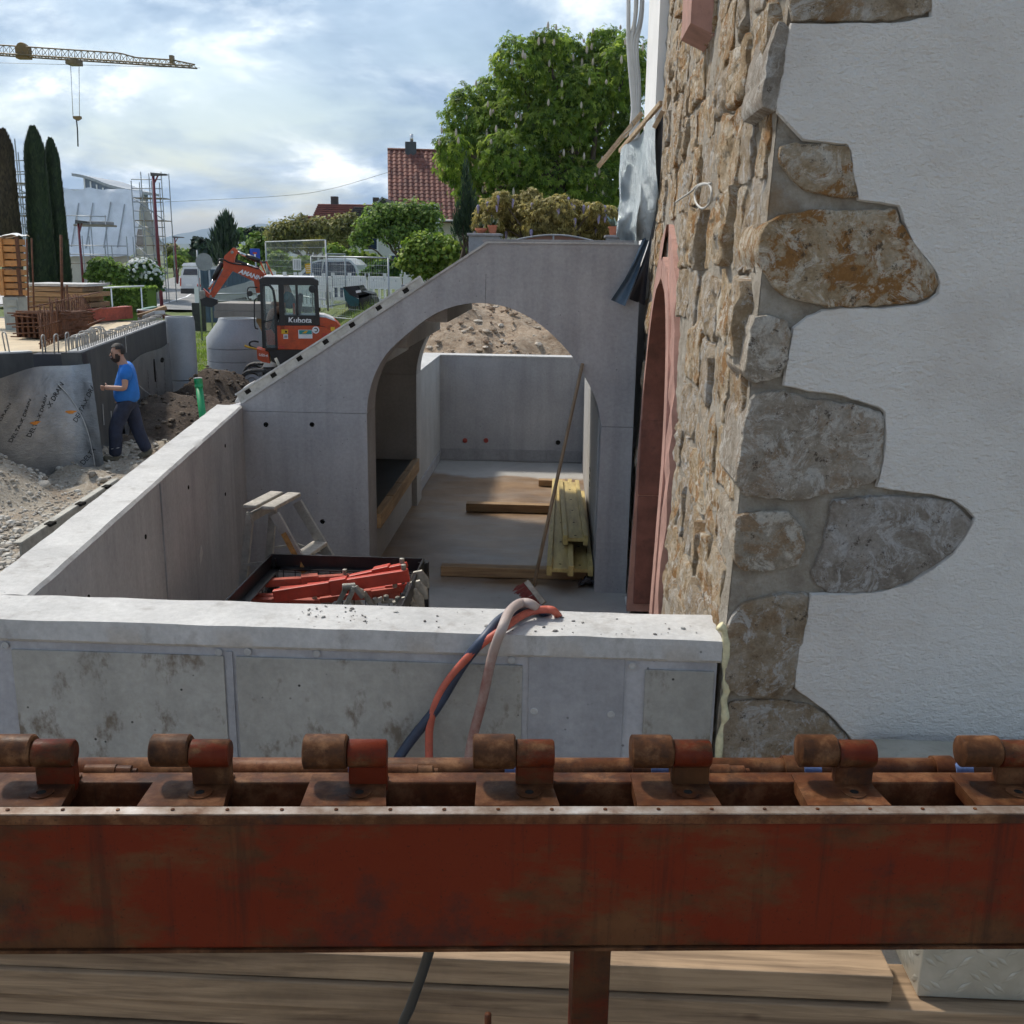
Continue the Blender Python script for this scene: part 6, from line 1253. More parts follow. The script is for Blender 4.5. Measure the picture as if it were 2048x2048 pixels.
# boom, stick, rams, coupler
epoly([(800, 640), (770, 500), (640, 432), (505, 372), (470, 330), (478, 268), (600, 283), (830, 338), (905, 420), (890, 520), (870, 640)], -0.42, -0.20, 'boom', orp)
for yy in (-0.46, -0.17): 
    mb = MB(); a_, b_ = ex(850, 262, yy), ex(935, 470, yy); mb.bar((a_[0], yy, a_[1]), (b_[0], yy, b_[1]), 0.03, 0.05, (0, 1, 0)); a2, b2 = ex(920, 262, yy), ex(1005, 440, yy); mb.bar((a2[0], yy, a2[1]), (b2[0], yy, b2[1]), 0.03, 0.05, (0, 1, 0)); mb.build('boom_bracket', orp, exc, False, True)
epoly([(830, 255), (930, 255), (930, 285), (830, 285)], -0.45, -0.18, 'bracket_pin', blkp)
epoly([(520, 92), (560, 108), (580, 135), (548, 200), (530, 300), (515, 375), (290, 690), (215, 702), (180, 650), (160, 585), (232, 652), (270, 600), (398, 362), (405, 235), (418, 190)], -0.40, -0.22, 'stick', orp)
def ram(p, q, r_, rod, frac, y_=-0.31):
    a_, b_ = ex(*p, y_), ex(*q, y_); a_, b_ = Vector((a_[0], y_, a_[1])), Vector((b_[0], y_, b_[1])); mb = MB(); mb.tube([a_, a_.lerp(b_, frac)], r_, 12); o = mb.build('hydraulic_ram', blkp, exc, True, True); mb = MB(); mb.tube([a_.lerp(b_, frac), b_], rod, 10); mb.build('rod', steel, o, True, True)
ram((845, 255), (560, 142), 0.055, 0.034, 0.55, -0.31); ram((385, 270), (232, 595), 0.06, 0.032, 0.62, -0.31); ram((560, 250), (800, 330), 0.03, 0.02, 0.5, -0.14)
mb = MB(); mb.tube(curve_pts([(ex(*p, -0.15)[0], -0.15, ex(*p, -0.15)[1]) for p in [(345, 290), (350, 240), (400, 235), (470, 270), (560, 290), (700, 310), (830, 350)]], 5), 0.016, 6); mb.build('hydraulic_hose', blkp, exc, True, True)
for k, pts in enumerate([[(120, 715), (200, 690), (330, 720), (330, 770), (260, 815), (140, 790)], [(110, 620), (180, 610), (185, 690), (130, 720), (112, 690)]]): epoly(pts, -0.45, -0.17, 'quick_coupler', blkp if k == 0 else grys)
for (p, rr_) in (((508, 148), 0.035), ((430, 560), 0.02), ((250, 680), 0.03)):
    c = ex(*p, -0.2); mb = MB(); mb.lathe((c[0], -0.21, c[1]), [(rr_, 0), (rr_, 0.03), (rr_ * .6, 0.035)], 12, axis=(0, 1, 0)); mb.build('pivot_pin', grys, exc, 40, True)
def decal(txt, x_, y_, size, yl, ang, m, par, shear=0.0, bold=0.0):
    tm = text_mesh(txt, size, m, 0.002, shear, bold); o = link('lettering', tm, par, True); c = ex(x_, y_, yl); o.location = (c[0], yl, c[1]); o.rotation_euler = (R(90), R(ang), R(180)); return o
decal('AMANN', 725, 422, 0.135, -0.197, 19, whp, exc, 0.25, 0.006); decal('Kubota', 1325, 972, 0.17, cy1 + 0.003, 0, whp, exc, 0.1, 0.004); decal('U55-4', 885, 1393, 0.075, 0.953, 8, whp, exc, 0, 0.002)
def plate(x0_, y0_, x1_, y1_, yl, m, name='sticker'): a_, b_ = ex(x0_, y1_), ex(x1_, y0_); mb = MB(); mb.span((b_[0], yl, a_[1]), (a_[0], yl + 0.003, b_[1])); return mb.build(name, m, exc, False, True)
plate(1105, 1080, 1183, 1130, 0.957, yelp); plate(1130, 1138, 1182, 1192, 0.957, whp); plate(1700, 1052, 1750, 1104, 0.905, yelp); plate(1310, 1084, 1476, 1188, 0.957, whp); plate(1318, 1088, 1470, 1136, 0.9602, tealp)
epoly([(1350, 1128), (1400, 1095), (1425, 1098), (1400, 1128)], 0.9635, 0.965, 'emblem', yelp)
c = ex(1518, 1086); mb = MB(); mb.lathe((c[0], 0.957, c[1]), [(0.078, 0), (0.078, 0.003)], 20, axis=(0, 1, 0)); mb.build('round_sticker', whp, exc, False, True); mb = MB(); mb.tube([(c[0] + 0.04 * math.cos(q), 0.962, c[1] + 0.04 * math.sin(q)) for q in [0.8 + i * 0.45 for i in range(11)]], 0.009, 5); mb.build('emblem', dark_hole, exc, True, True)
plate(1150, 1095, 1170, 1118, 0.9605, dark_hole, 'symbol'); plate(1138, 1150, 1174, 1180, 0.9605, conc_dark, 'symbol')
epoly([(1600, 1128), (1655, 1125), (1655, 1175), (1600, 1178)], 0.94, 0.958, 'latch', redp); epoly([(1075, 1275), (1140, 1278), (1140, 1308), (1075, 1308)], 0.95, 0.965, 'reflector', redp)
mb = MB(); c = ex(1290, 1410); mb.lathe((c[0], 0.93, c[1]), [(0.045, 0), (0.045, 0.02)], 12, axis=(0, 1, 0)); mb.build('reflector', redp, exc, False, True)
mb = MB(); mb.tube(curve_pts([(ex(*p)[0], 0.6, ex(*p)[1]) for p in [(650, 1290), (700, 1310), (800, 1335)]], 4), 0.022, 6); mb.build('lever', yelp, exc, True, True); mb = MB(); mb.tube(curve_pts([(ex(*p)[0], 0.5, ex(*p)[1]) for p in [(800, 1330), (720, 1300), (710, 1260), (760, 1240), (820, 1250)]], 4), 0.02, 6); mb.build('hydraulic_hose', blkp, exc, True, True)
# ------------------------------------------------------------------ vegetation
def leaf_mat(name, c0, c1, c2, trans=0.45):
    s = NT(name); g = s.n('ShaderNodeNewGeometry').outputs['Random Per Island']; a = s.ramp(g, [(0.0, c0), (0.5, c1), (1.0, c2)])
    a = s.mix(1.0, a, s.ramp(s.noise(0.9, 4, 0.6), [(0.3, 0.7), (0.7, 1.25)]), 'MULTIPLY'); s.set(a, 0.6)
    tr = s.n('ShaderNodeBsdfTranslucent'); s.l(a, tr.inputs[0]); m = s.n('ShaderNodeMixShader'); m.inputs[0].default_value = trans
    s.l(s.b.outputs[0], m.inputs[1]); s.l(tr.outputs[0], m.inputs[2]); s.l(m.outputs[0], s.t.nodes['Material Output'].inputs[0]); return s.m
def rand_dir(rq):
    z = rq.uniform(-1, 1); a = rq.uniform(0, 6.283); r_ = math.sqrt(1 - z * z); return Vector((r_ * math.cos(a), r_ * math.sin(a), z))
def leaves(mb, lobes, n, size, rq, kind='quad', shell=0.55, droop=0.3, aspect=2.2):
    """lobes: (centre, radii). leaf-sized faces spread through the lobes, denser towards their skin"""
    w_ = [l[1][0] * l[1][1] + l[1][0] * l[1][2] + l[1][1] * l[1][2] for l in lobes]; tot = sum(w_)
    for (c, rd), wt in zip(lobes, w_):
        c = Vector(c)
        for _ in range(int(n * wt / tot)):
            d = rand_dir(rq); k = (shell + (1 - shell) * rq.random()) * (1 + 0.30 * noise.noise(d * 2.3 + c)) * (1 + 0.24 * noise.noise(d * 5 + c * 1.7)); p = c + Vector((d.x * rd[0], d.y * rd[1], d.z * rd[2])) * k
            nrm = (d * 0.8 + rand_dir(rq) * 0.7 + Vector((0, 0, 0.35))).normalized(); t_ = nrm.cross(rand_dir(rq))
            if t_.length < 1e-3: continue
            t_.normalize(); b_ = nrm.cross(t_); s_ = size * rq.uniform(0.6, 1.3)
            if kind == 'quad':
                mb.face([p - b_ * s_ / aspect, p + t_ * s_ * 0.6 + nrm * s_ * 0.08, p + b_ * s_ / aspect, p - t_ * s_ * 0.6 + nrm * s_ * 0.08])
            elif kind == 'palm':      # five drooping leaflets joined at the stalk
                base = len(mb.v); mb.v.append(p)
                for q in range(5):
                    an = (q - 2) * 0.85; e = (t_ * math.cos(an) + b_ * math.sin(an)); ln = s_ * (1.0 - 0.12 * abs(q - 2)); m_ = p + e * ln * 0.6 + nrm * 0.06 * s_; sd = nrm.cross(e) * ln * 0.20; tip = p + e * ln - Vector((0, 0, droop * ln))
                    i = len(mb.v); mb.v += [m_ + sd, tip, m_ - sd]; mb.f.append([base, i, i + 1, i + 2]); mb.mi.append(0)
            else:                     # upright needle spray
                tip = p + (d * 0.4 + Vector((0, 0, 1.0))).normalized() * s_ * 1.5; mb.face([p - t_ * s_ * 0.22, p + t_ * s_ * 0.22, tip])
bark = plain('bark', (0.10, 0.075, 0.05), 0.95, 0, 0.4, 8, 0.5, 20)
def limb(mb, a_, b_, r0, r1, rq, n=5):
    a_, b_ = Vector(a_), Vector(b_); L_ = (b_ - a_).length; pts = [a_.lerp(b_, i / n) + (rand_dir(rq) * L_ * 0.05 if 0 < i < n else Vector()) for i in range(n + 1)]; mb.tube(pts, [r0 + (r1 - r0) * i / n for i in range(n + 1)], 7)
def plant(name, label, cat, base, lobes, n, size, m, seed, kind='quad', trunk=0.12, group=None, shell=0.5, aspect=2.2, fork=None):
    rq = random.Random(seed); base = Vector(base); tt = thing(name, label, cat, base, group=group); mb = MB(); leaves(mb, lobes, n, size, rq, kind, shell, 0.3, aspect); o = mb.build('crown', m, tt, False, fix=False); o['kind'] = 'stuff'
    mb = MB(); cz = sum(Vector(l[0]).z for l in lobes) / len(lobes); top_ = Vector((base.x, base.y, base.z + (cz - base.z) * 0.7)); limb(mb, base - Vector((0, 0, 0.3)), top_, trunk, trunk * 0.6, rq)
    for l in lobes: limb(mb, top_ - Vector((0, 0, (top_.z - base.z) * rq.uniform(0.1, 0.5))), l[0], trunk * 0.5, trunk * 0.12, rq)
    mb.build('trunk', bark, tt, True); return tt
def lobes_px(lst, y, ry=None, jit=0.0):
    """(u, v, half width px, half height px) -> ellipsoids standing at distance y"""
    o = []
    for i, (u, v, a, b) in enumerate(lst):
        yy = y + (jit * math.sin(i * 2.4)); c = at(u, v, y=yy); k = (yy * 0.97 + 0.6) / F; o.append((c, (a * k, (ry or min(a, b) * 1.0 * k), b * k)))
    return o
lf_ch = leaf_mat('chestnut_leaves', (0.032, 0.079, 0.021), (0.088, 0.184, 0.038), (0.228, 0.350, 0.070)); lf_dk = leaf_mat('conifer_needles', (0.011, 0.031, 0.017), (0.024, 0.056, 0.025), (0.049, 0.091, 0.035), 0.15); lf_gr = leaf_mat('garden_leaves', (0.058, 0.117, 0.023), (0.166, 0.273, 0.049), (0.351, 0.468, 0.098)); lf_br = leaf_mat('bright_leaves', (0.092, 0.172, 0.020), (0.198, 0.317, 0.040), (0.396, 0.475, 0.079)); lf_ol = leaf_mat('olive_leaves', (0.112, 0.121, 0.041), (0.243, 0.254, 0.081), (0.446, 0.405, 0.142)); lf_ws = leaf_mat('young_wisteria_leaves', (0.13, 0.11, 0.03), (0.36, 0.31, 0.09), (0.62, 0.52, 0.20)); lf_cy = leaf_mat('clipped_cypress', (0.011, 0.024, 0.010), (0.022, 0.045, 0.015), (0.049, 0.077, 0.028), 0.1)
lf_ct = leaf_mat('chestnut_foliage', (0.072, 0.138, 0.019), (0.204, 0.324, 0.042), (0.432, 0.528, 0.084), 0.6)
# horse chestnut
CY = 46
lob = lobes_px([(1050, 230, 75, 62), (1120, 130, 80, 62), (1040, 130, 62, 55), (1190, 160, 75, 70), (1250, 150, 60, 75), (1110, 250, 85, 62), (1200, 270, 75, 62), (1020, 320, 80, 60), (930, 235, 46, 62), (925, 330, 55, 48), (905, 300, 38, 34), (960, 385, 60, 40), (1110, 360, 85, 55), (1200, 370, 80, 50), (1260, 300, 55, 80), (1100, 95, 45, 35), (1210, 95, 40, 40), (970, 260, 48, 50), (1150, 200, 80, 60), (985, 190, 38, 40), (1060, 400, 80, 35), (1170, 415, 60, 30)], CY, None, 1.4)
tree = plant('chestnut_tree', 'tall horse chestnut in bloom rising behind the stair landing', 'tree', (at(1130, 470, y=CY).x, CY, 1.5), [(c, tuple(x * 0.9 for x in r_)) for c, r_ in lob], 21000, 0.205, lf_ct, 5, 'palm', 0.35, shell=0.70)
rq = random.Random(9); mb = MB()
for k in range(130):
    c, rd = rq.choice(lob); d = rand_dir(rq); d.y = -abs(d.y); d.z = d.z * 0.8 + 0.15; p = Vector(c) + Vector((d.x * rd[0], d.y * rd[1], d.z * rd[2])) * 1.03; hgt = rq.uniform(0.18, 0.32); mb.lathe(p, [(0.02, 0), (0.05, hgt * 0.2), (0.055, hgt * 0.5), (0.03, hgt * 0.85), (0.008, hgt)], 6)
o = mb.build('blossom_candles', plain('chestnut_blossom', (0.50, 0.42, 0.34), 0.8, 0, 0.2, 6), tree, False, fix=False); o['kind'] = 'stuff'
# slim conifer in front of it, and garden shrubs
plant('columnar_conifer', 'slim dark columnar conifer in front of the red roof', 'tree', (at(930, 480, y=27).x, 27, 1.5), lobes_px([(932, 400, 11, 80), (922, 440, 13, 45), (943, 430, 11, 55), (931, 355, 5, 38), (912, 455, 10, 35), (935, 455, 18, 40)], 27), 2600, 0.09, lf_dk, 31, 'spray', 0.07, shell=0.2)
wl = lobes_px([(990, 420, 38, 24), (1040, 415, 48, 25), (1100, 425, 55, 28), (1160, 432, 50, 26), (1210, 438, 38, 26), (975, 450, 30, 22), (1030, 450, 55, 24), (1100, 458, 55, 22), (1170, 462, 50, 20), (1215, 462, 30, 20), (1005, 397, 20, 14), (1062, 394, 22, 16), (1120, 404, 22, 16), (1150, 412, 18, 12), (962, 432, 16, 12), (1195, 420, 20, 14)], 26, None, 0.5)
ws = plant('wisteria', 'broad golden young-leaved wisteria above the garden gate', 'shrub', (at(1100, 490, y=26).x, 26, 1.5), wl, 10500, 0.105, lf_ws, 33, 'palm', 0.08, shell=0.35)
mb = MB()
for k in range(40):
    c, rd = rq.choice(wl); d = rand_dir(rq); p = Vector(c) + Vector((d.x * rd[0], -abs(d.y) * rd[1], d.z * rd[2] * .8)); mb.lathe(p - Vector((0, 0, 0.2)), [(0.01, 0), (0.03, 0.08), (0.045, 0.18), (0.02, 0.22)], 6)
mb.build('flower_clusters', plain('wisteria_flowers', (0.32, 0.28, 0.42), 0.8), ws, False, fix=False)['kind'] = 'stuff'
plant('laurel_bush', 'rounded glossy bright green laurel bush left of the gate pillar', 'bush', (at(870, 545, y=28).x, 28, 1.5), lobes_px([(850, 500, 48, 34), (890, 505, 42, 36), (915, 520, 28, 30), (830, 525, 40, 26), (870, 535, 55, 26)], 28), 6500, 0.11, lf_br, 35, 'quad', 0.06, shell=0.55)
plant('lilac_shrub', 'large loose yellow-green shrub before the red roofed house', 'shrub', (at(800, 500, y=34).x, 34, 1.5), lobes_px([(770, 430, 50, 28), (820, 425, 50, 28), (860, 430, 30, 26), (740, 455, 36, 24), (800, 465, 55, 30), (850, 465, 38, 30), (720, 480, 26, 20)], 34), 7500, 0.105, lf_gr, 37, 'quad', 0.09, shell=0.25)
plant('flowering_shrub', 'yellow-green shrub behind the construction fence', 'shrub', (at(720, 520, y=36).x, 36, 1.5), lobes_px([(700, 520, 38, 22), (735, 525, 36, 20), (670, 505, 24, 18), (760, 530, 30, 18)], 36), 1900, 0.15, lf_br, 39, 'quad', 0.06, group='garden shrubs along the street')
plant('ivy_hedge', 'dark green ivy covered hedge right of the parked van', 'hedge', (at(780, 545, y=33).x, 33, 1.5), lobes_px([(770, 540, 34, 20), (810, 545, 34, 18), (745, 548, 28, 14)], 33), 1800, 0.13, lf_ch, 41, 'quad', 0.06)
plant('apple_tree', 'broad olive green fruit tree left of the garden houses', 'tree', (at(620, 500, y=48).x, 48, 1), lobes_px([(560, 465, 34, 26), (600, 455, 36, 28), (645, 460, 36, 28), (685, 455, 30, 30), (620, 480, 50, 22), (570, 490, 40, 18), (670, 480, 36, 22), (700, 440, 16, 18)], 48), 8500, 0.13, lf_ol, 43, 'quad', 0.14, shell=0.3)
plant('yellow_shrub', 'bright yellow-green bush behind the excavator boom', 'bush', (at(590, 540, y=37).x, 37, 1.2), lobes_px([(575, 535, 26, 20), (605, 530, 26, 18), (555, 520, 22, 18)], 37), 1700, 0.15, lf_br, 45, group='garden shrubs along the street')
plant('golden_conifer', 'low golden topped conifer above the fence gap', 'bush', (at(632, 510, y=40).x, 40, 1.2), lobes_px([(632, 490, 24, 9), (630, 500, 28, 8)], 40), 900, 0.12, leaf_mat('golden_needles', (0.10, 0.11, 0.02), (0.22, 0.21, 0.03), (0.36, 0.32, 0.05)), 46, 'spray', group='garden shrubs along the street')
plant('dark_bush', 'dark green bush left of the blue dead end sign', 'bush', (at(535, 520, y=55).x, 55, 0.8), lobes_px([(520, 490, 28, 26), (545, 505, 22, 26), (500, 510, 26, 24)], 55), 1700, 0.22, lf_gr, 47, group='garden shrubs along the street')
plant('pine_tree', 'dark broad pine standing right of the far street', 'tree', (at(450, 530, y=80).x, 80, 0), lobes_px([(452, 455, 20, 14), (450, 475, 28, 16), (448, 497, 32, 18), (455, 520, 34, 16), (453, 440, 8, 10)], 80), 2600, 0.40, lf_dk, 49, 'spray', 0.25, shell=0.3)
plant('round_tree', 'small dark round tree at the end of the street', 'tree', (at(403, 530, y=95).x, 95, 0), lobes_px([(403, 490, 20, 14), (400, 503, 22, 12), (392, 480, 8, 6)], 95), 1300, 0.42, lf_dk, 51, 'quad', 0.2)
for i, (u, v, a, b, y, m_) in enumerate([(372, 510, 26, 12, 120, lf_gr), (345, 500, 16, 14, 130, lf_ol), (352, 522, 20, 10, 105, lf_br), (430, 520, 20, 16, 100, lf_gr), (490, 470, 24, 12, 130, lf_ch), (515, 465, 24, 10, 110, lf_dk)]):
    plant('street_tree', ['green tree far down the street behind the white van', 'olive tree right of the scaffolded house', 'bright shrub beside the far street lamp', 'green tree between van and pine', 'distant green tree behind the pine', 'distant dark tree above the dead end sign'][i], 'tree', (at(u, v, y=y).x, y, 0), lobes_px([(u, v, a, b), (u - a * .5, v + b * .4, a * .6, b * .7), (u + a * .5, v + b * .3, a * .6, b * .7)], y), 900, 0.5, m_, 60 + i, 'quad', 0.2, 'distant street trees')
# clipped cypresses
def cypress(u0_, v0_, u1_, v1_, wpx, y, label, seed, brown=0.0):
    a_, b_ = at(u0_, v0_, y=y), at(u1_, v1_, y=y); rq = random.Random(seed); base = Vector((b_.x, y, 0)); tt = thing('cypress', label, 'tree', base, group='clipped columnar cypresses'); k = (y * 0.97 + .6) / F; W = wpx * k; mb = MB(); ax = a_ - b_
    for i in range(9000):
        t_ = rq.random() ** 0.9; rad_ = W * (min(1.0, (1 - t_) * 7.5) ** 0.55) * (1 - 0.38 * t_) * (0.95 + 0.07 * noise.noise(Vector((t_ * 16, i % 7, seed)))); q = rq.uniform(0, 6.283); d = Vector((math.cos(q), math.sin(q), 0)); c = b_ + ax * (t_ * 1.0) + d * rad_ * rq.uniform(0.84, 1.07)
        s_ = 0.15 * rq.uniform(.5, 1.5); tn = Vector((-d.y, d.x, 0)); mb.face([c - tn * s_ * 0.35, c + tn * s_ * 0.35, c + d * s_ * 0.28 + Vector((0, 0, s_ * 1.2))])
    mb.tube([b_ - Vector((0, 0, 2)), b_ + ax * 0.5, b_ + ax * 0.86, b_ + ax * 0.97], [W * 0.9, W * 0.74, W * 0.5, W * 0.08], 12)
    mb.build('crown', lf_cy if not brown else leaf_mat('browned_cypress', (0.03, 0.02, 0.012), (0.06, 0.04, 0.022), (0.10, 0.075, 0.04), 0.1), tt, False, fix=False)['kind'] = 'stuff'
    mb = MB(); mb.tube([base - Vector((0, 0, .3)), b_], 0.16, 8); mb.build('trunk', bark, tt, True)
cypress(66, 262, 88, 570, 27, 40, 'tallest dark green clipped cypress of the pair', 1); cypress(101, 286, 124, 570, 20, 41, 'shorter clipped cypress right of the tallest one', 2); cypress(6, 268, 22, 520, 24, 39, 'brown clipped cypress at the left edge', 3, 1)
plant('green_shrub', 'bright green leafy shrub left of the white flowering bush', 'bush', (at(205, 565, y=40).x, 40, 0), lobes_px([(205, 535, 30, 22), (230, 545, 30, 20), (190, 550, 22, 16), (240, 560, 16, 12)], 40), 2400, 0.15, lf_gr, 71, 'quad', 0.06)
sn = plant('snowball_bush', 'dark viburnum bush covered with white flowers by the lamp post', 'bush', (at(285, 570, y=44).x, 44, 0), lobes_px([(285, 540, 34, 26), (305, 555, 24, 26), (265, 555, 26, 22), (290, 570, 36, 16)], 44), 2600, 0.16, lf_ch, 73, 'quad', 0.07)
mb = MB()
for k in range(170):
    d = rand_dir(rq); d.y = -abs(d.y); d.z = abs(d.z) * 1.0 - 0.15; c, rd = rq.choice(lobes_px([(285, 540, 34, 26), (305, 555, 24, 26), (265, 555, 26, 22)], 44)); p = Vector(c) + Vector((d.x * rd[0], d.y * rd[1], d.z * rd[2])) * 1.03; mb.lathe(p, [(0.02, -0.05), (0.075, 0), (0.06, 0.04), (0.02, 0.06)], 6, axis=d)
mb.build('flower_heads', plain('white_blossom', (0.72, 0.72, 0.68), 0.8), sn, False, fix=False)['kind'] = 'stuff'
tt = thing('clipped_hedge', 'low box hedge behind the white railing left', 'hedge', (at(240, 605, y=30).x, 30, 1.0)); a_, b_ = at(168, 575, y=30), at(293, 603, y=30); mb = MB(); rq = random.Random(77)
mb.span((a_.x + .05, 30.05, b_.z - 0.6), (b_.x - .05, 30.9, a_.z - 0.05))
for k in range(5200):
    f_ = rq.random(); p = Vector((rq.uniform(a_.x, b_.x), 30.0, rq.uniform(b_.z - 0.3, a_.z))) if f_ < 0.6 else Vector((rq.uniform(a_.x, b_.x), rq.uniform(30, 30.95), a_.z)); d = rand_dir(rq); e = d.cross(rand_dir(rq)).normalized() * 0.05; g_ = d.cross(e).normalized() * 0.035; p += Vector((0, rq.gauss(0, .02), rq.gauss(0, .02))); mb.face([p - e, p + g_, p + e, p - g_])
mb.build('foliage', lf_gr, tt, False, fix=False)['kind'] = 'stuff'
# weeds on the bank
def weeds(name, u0_, u1_, y0_, y1_, n, m, hgt, kind='stuff'):
    mb = MB(); rq = random.Random(n)
    for k in range(n):
        y = rq.uniform(y0_, y1_); x = at(rq.uniform(u0_, u1_), 600, y=y).x; z_ = gz(x, y) - 0.02; h_ = hgt * rq.uniform(.4, 1.2); q = rq.uniform(0, 6.283); l_ = Vector((math.cos(q), math.sin(q), 0)) * h_ * rq.uniform(.1, .5); s_ = Vector((-math.sin(q), math.cos(q), 0)) * 0.014
        mb.face([(x - s_.x, y - s_.y, z_), (x + s_.x, y + s_.y, z_), Vector((x, y, z_ + h_)) + l_])
    put(mb.build(name, m, None, False, fix=False), kind=kind)
weeds('weeds', 600, 790, 23.5, 27.5, 4200, lf_ol, 0.42); weeds('tall_weeds', 690, 760, 24.5, 25.8, 1500, lf_gr, 0.85); weeds('lawn_grass', 280, 440, 26.5, 40, 9000, lf_br, 0.10)

# ------------------------------------------------------------------ fences and street things on the right
whf = plain('white_plastic', (0.82, 0.82, 0.81), 0.5, 0, 0.06, 2); galv = plain('galvanised_tube', (0.36, 0.38, 0.39), 0.45, 0.6, 0.1, 8)
def barrier(p, q, label, zb, hgt=1.0):
    p, q = Vector(p), Vector(q); d = (q - p).normalized(); L_ = (q - p).length; tt = thing('barrier_panel', label, 'barrier', (p.x, p.y, zb), group='white plastic barrier panels')
    z0_ = Vector((0, 0, zb)); p0 = Vector((p.x, p.y, zb)); q0 = Vector((q.x, q.y, zb))
    mb = MB(); mb.bar(p0 + Vector((0, 0, hgt * 0.70)), q0 + Vector((0, 0, hgt * 0.70)), 0.04, hgt * 0.44, bev=0.008); mb.build('upper_board', whf, tt)
    mb = MB(); mb.bar(p0 + Vector((0, 0, 0.06)), q0 + Vector((0, 0, 0.06)), 0.045, 0.08); mb.build('bottom_rail', whf, tt)
    n = max(3, int(L_ / 0.16)); c0_ = Vector((0, 0, 0))
    for k in range(n + 1):
        c = p0.lerp(q0, k / n); mb = MB(); mb.bar(c + Vector((0, 0, 0.1)), c + Vector((0, 0, hgt * 0.48)), 0.085, 0.03, d); mb.build('slat', whf, tt)
        if k % 3 == 0: mb = MB(); mb.box(c + Vector((0, 0, hgt * 0.96)), (0.10, 0.05, 0.10)); mb.build('lug', whf, tt)
        if k % 2: mb = MB(); mb.box(c + Vector((0, -0.022, hgt * 0.78)), (0.018, 0.006, 0.06)); mb.build('rib_mark', conc_dark, tt)
bp_ = [at(528, 575, y=31.5), at(600, 575, y=30.5), at(665, 580, y=29.6), at(735, 580, y=29.2), at(805, 575, y=28.8), at(880, 560, y=28.3)]
bl = ['leftmost white barrier panel behind the cab', 'second white barrier panel from the left behind the cab', 'white barrier panel behind the teal bucket', 'white barrier panel right of the teal bucket', 'rightmost white barrier panel before the laurel']
for k in range(5):
    zb = at(600, 614, y=30).z - 0.02 if k < 2 else at(740, 604, y=29.2).z; zt_ = at(600, 546, y=30).z if k < 2 else at(740, 548, y=29.2).z
    barrier((bp_[k].x + 0.02, bp_[k].y, 0), (bp_[k + 1].x - 0.02, bp_[k + 1].y, 0), bl[k], zb + (0.12 if k == 4 else 0), zt_ - zb)
zb = gz(at(1000, 620, y=18.2).x, 18.2) - 0.12; barrier((at(952, 610, y=18.2).x, 18.2, 0), (at(1065, 618, y=18.0).x, 18.0, 0), 'white barrier panel lying on top of the spoil heap', zb, max(0.3, at(1000, 606, y=18.2).z - zb))
for k, (u, v, l_, lab) in enumerate([(1078, 652, 0.34, 'larger broken white slab on the spoil heap'), (1108, 660, 0.24, 'smaller broken white slab right on the spoil heap'), (930, 704, 0.10, 'small white fragment above the rear court wall'), (1018, 704, 0.09, 'white stub sticking up behind the rear court wall')]):
    y_ = 15.6 if k < 2 else 13.0; p = at(u, v, y=y_); p.z = gz(p.x, y_) + 0.05; mb = MB(); mb.box(p, (l_, 0.22 if k < 2 else 0.06, 0.05 if k < 2 else 0.10), Matrix.Rotation(-0.35 + 0.2 * k, 3, 'Y') @ Matrix.Rotation(0.3, 3, 'X'), bev=0.012); put(mb.build('broken_slab', conc_top, None), lab, 'slab', 'white fragments on the spoil heap')
def mesh_fence(p, q, zb, hh, label):
    tt = thing('site_fence', label, 'fence', (p[0], p[1], zb), group='galvanised site fence panels'); p, q = Vector((*p, zb)), Vector((*q, zb)); up = Vector((0, 0, hh))
    for c in (p, q): mb = MB(); mb.tube([c, c + up], 0.022, 8); mb.build('post', galv, tt, True)
    for z_ in (0.12, hh): mb = MB(); mb.tube([p + Vector((0, 0, z_)), q + Vector((0, 0, z_ ))], 0.021, 8); mb.build('rail', galv, tt, True)
    mb = MB(); n = int((q - p).length / 0.10)
    for k in range(1, n): c = p.lerp(q, k / n); mb.tube([c + Vector((0, 0, .12)), c + up], 0.003, 3, False)
    for k in range(1, 9): mb.tube([p + up * k / 9, q + up * k / 9], 0.003, 3, False)
    o = mb.build('wire_mesh', galv, tt, False, fix=False); o['kind'] = 'stuff'; return tt
def fpx(u0_, v0_, b0, u1_, y0_, y1_, label, v1_):
    a_, b_ = at(u0_, v0_, y=y0_), at(u1_, v1_, y=y1_); zb = at(u0_, b0, y=y0_).z; mesh_fence((a_.x, a_.y), (b_.x, b_.y), zb, a_.z - zb, label)
fpx(531, 484, 590, 652, 33.0, 27.2, 'site fence panel left behind the cab with white notice', 512); fpx(622, 513, 640, 776, 27.6, 25.0, 'leaning site fence panel in front of the blue van', 482); fpx(653, 508, 622, 690, 27.0, 29.0, 'site fence panel half hidden behind the leaning one', 520)
p = at(594, 529, y=29.8); mb = MB(); mb.box(p, (0.24, 0.01, 0.32)); tt = put(mb.build('notice_board', whf, None), 'white notice sheet fixed to the site fence', 'notice'); 
for k in range(4): mb = MB(); mb.box(p + Vector((-0.07 + 0.045 * k, -0.008, 0)), (0.012, 0.004, 0.24)); mb.build('text_line', conc_dark, tt)
p = at(617, 537, y=28.0); mb = MB(); mb.box(p, (0.17, 0.01, 0.26), Matrix.Rotation(-0.1, 3, 'Y')); tt = put(mb.build('notice_board', yelp, None), 'yellow notice sheet hanging on the site fence', 'notice')
for k in range(4): mb = MB(); mb.box(p + Vector((0, -0.008, -0.08 + 0.05 * k)), (0.12, 0.004, 0.012)); mb.build('text_line', whf, tt)
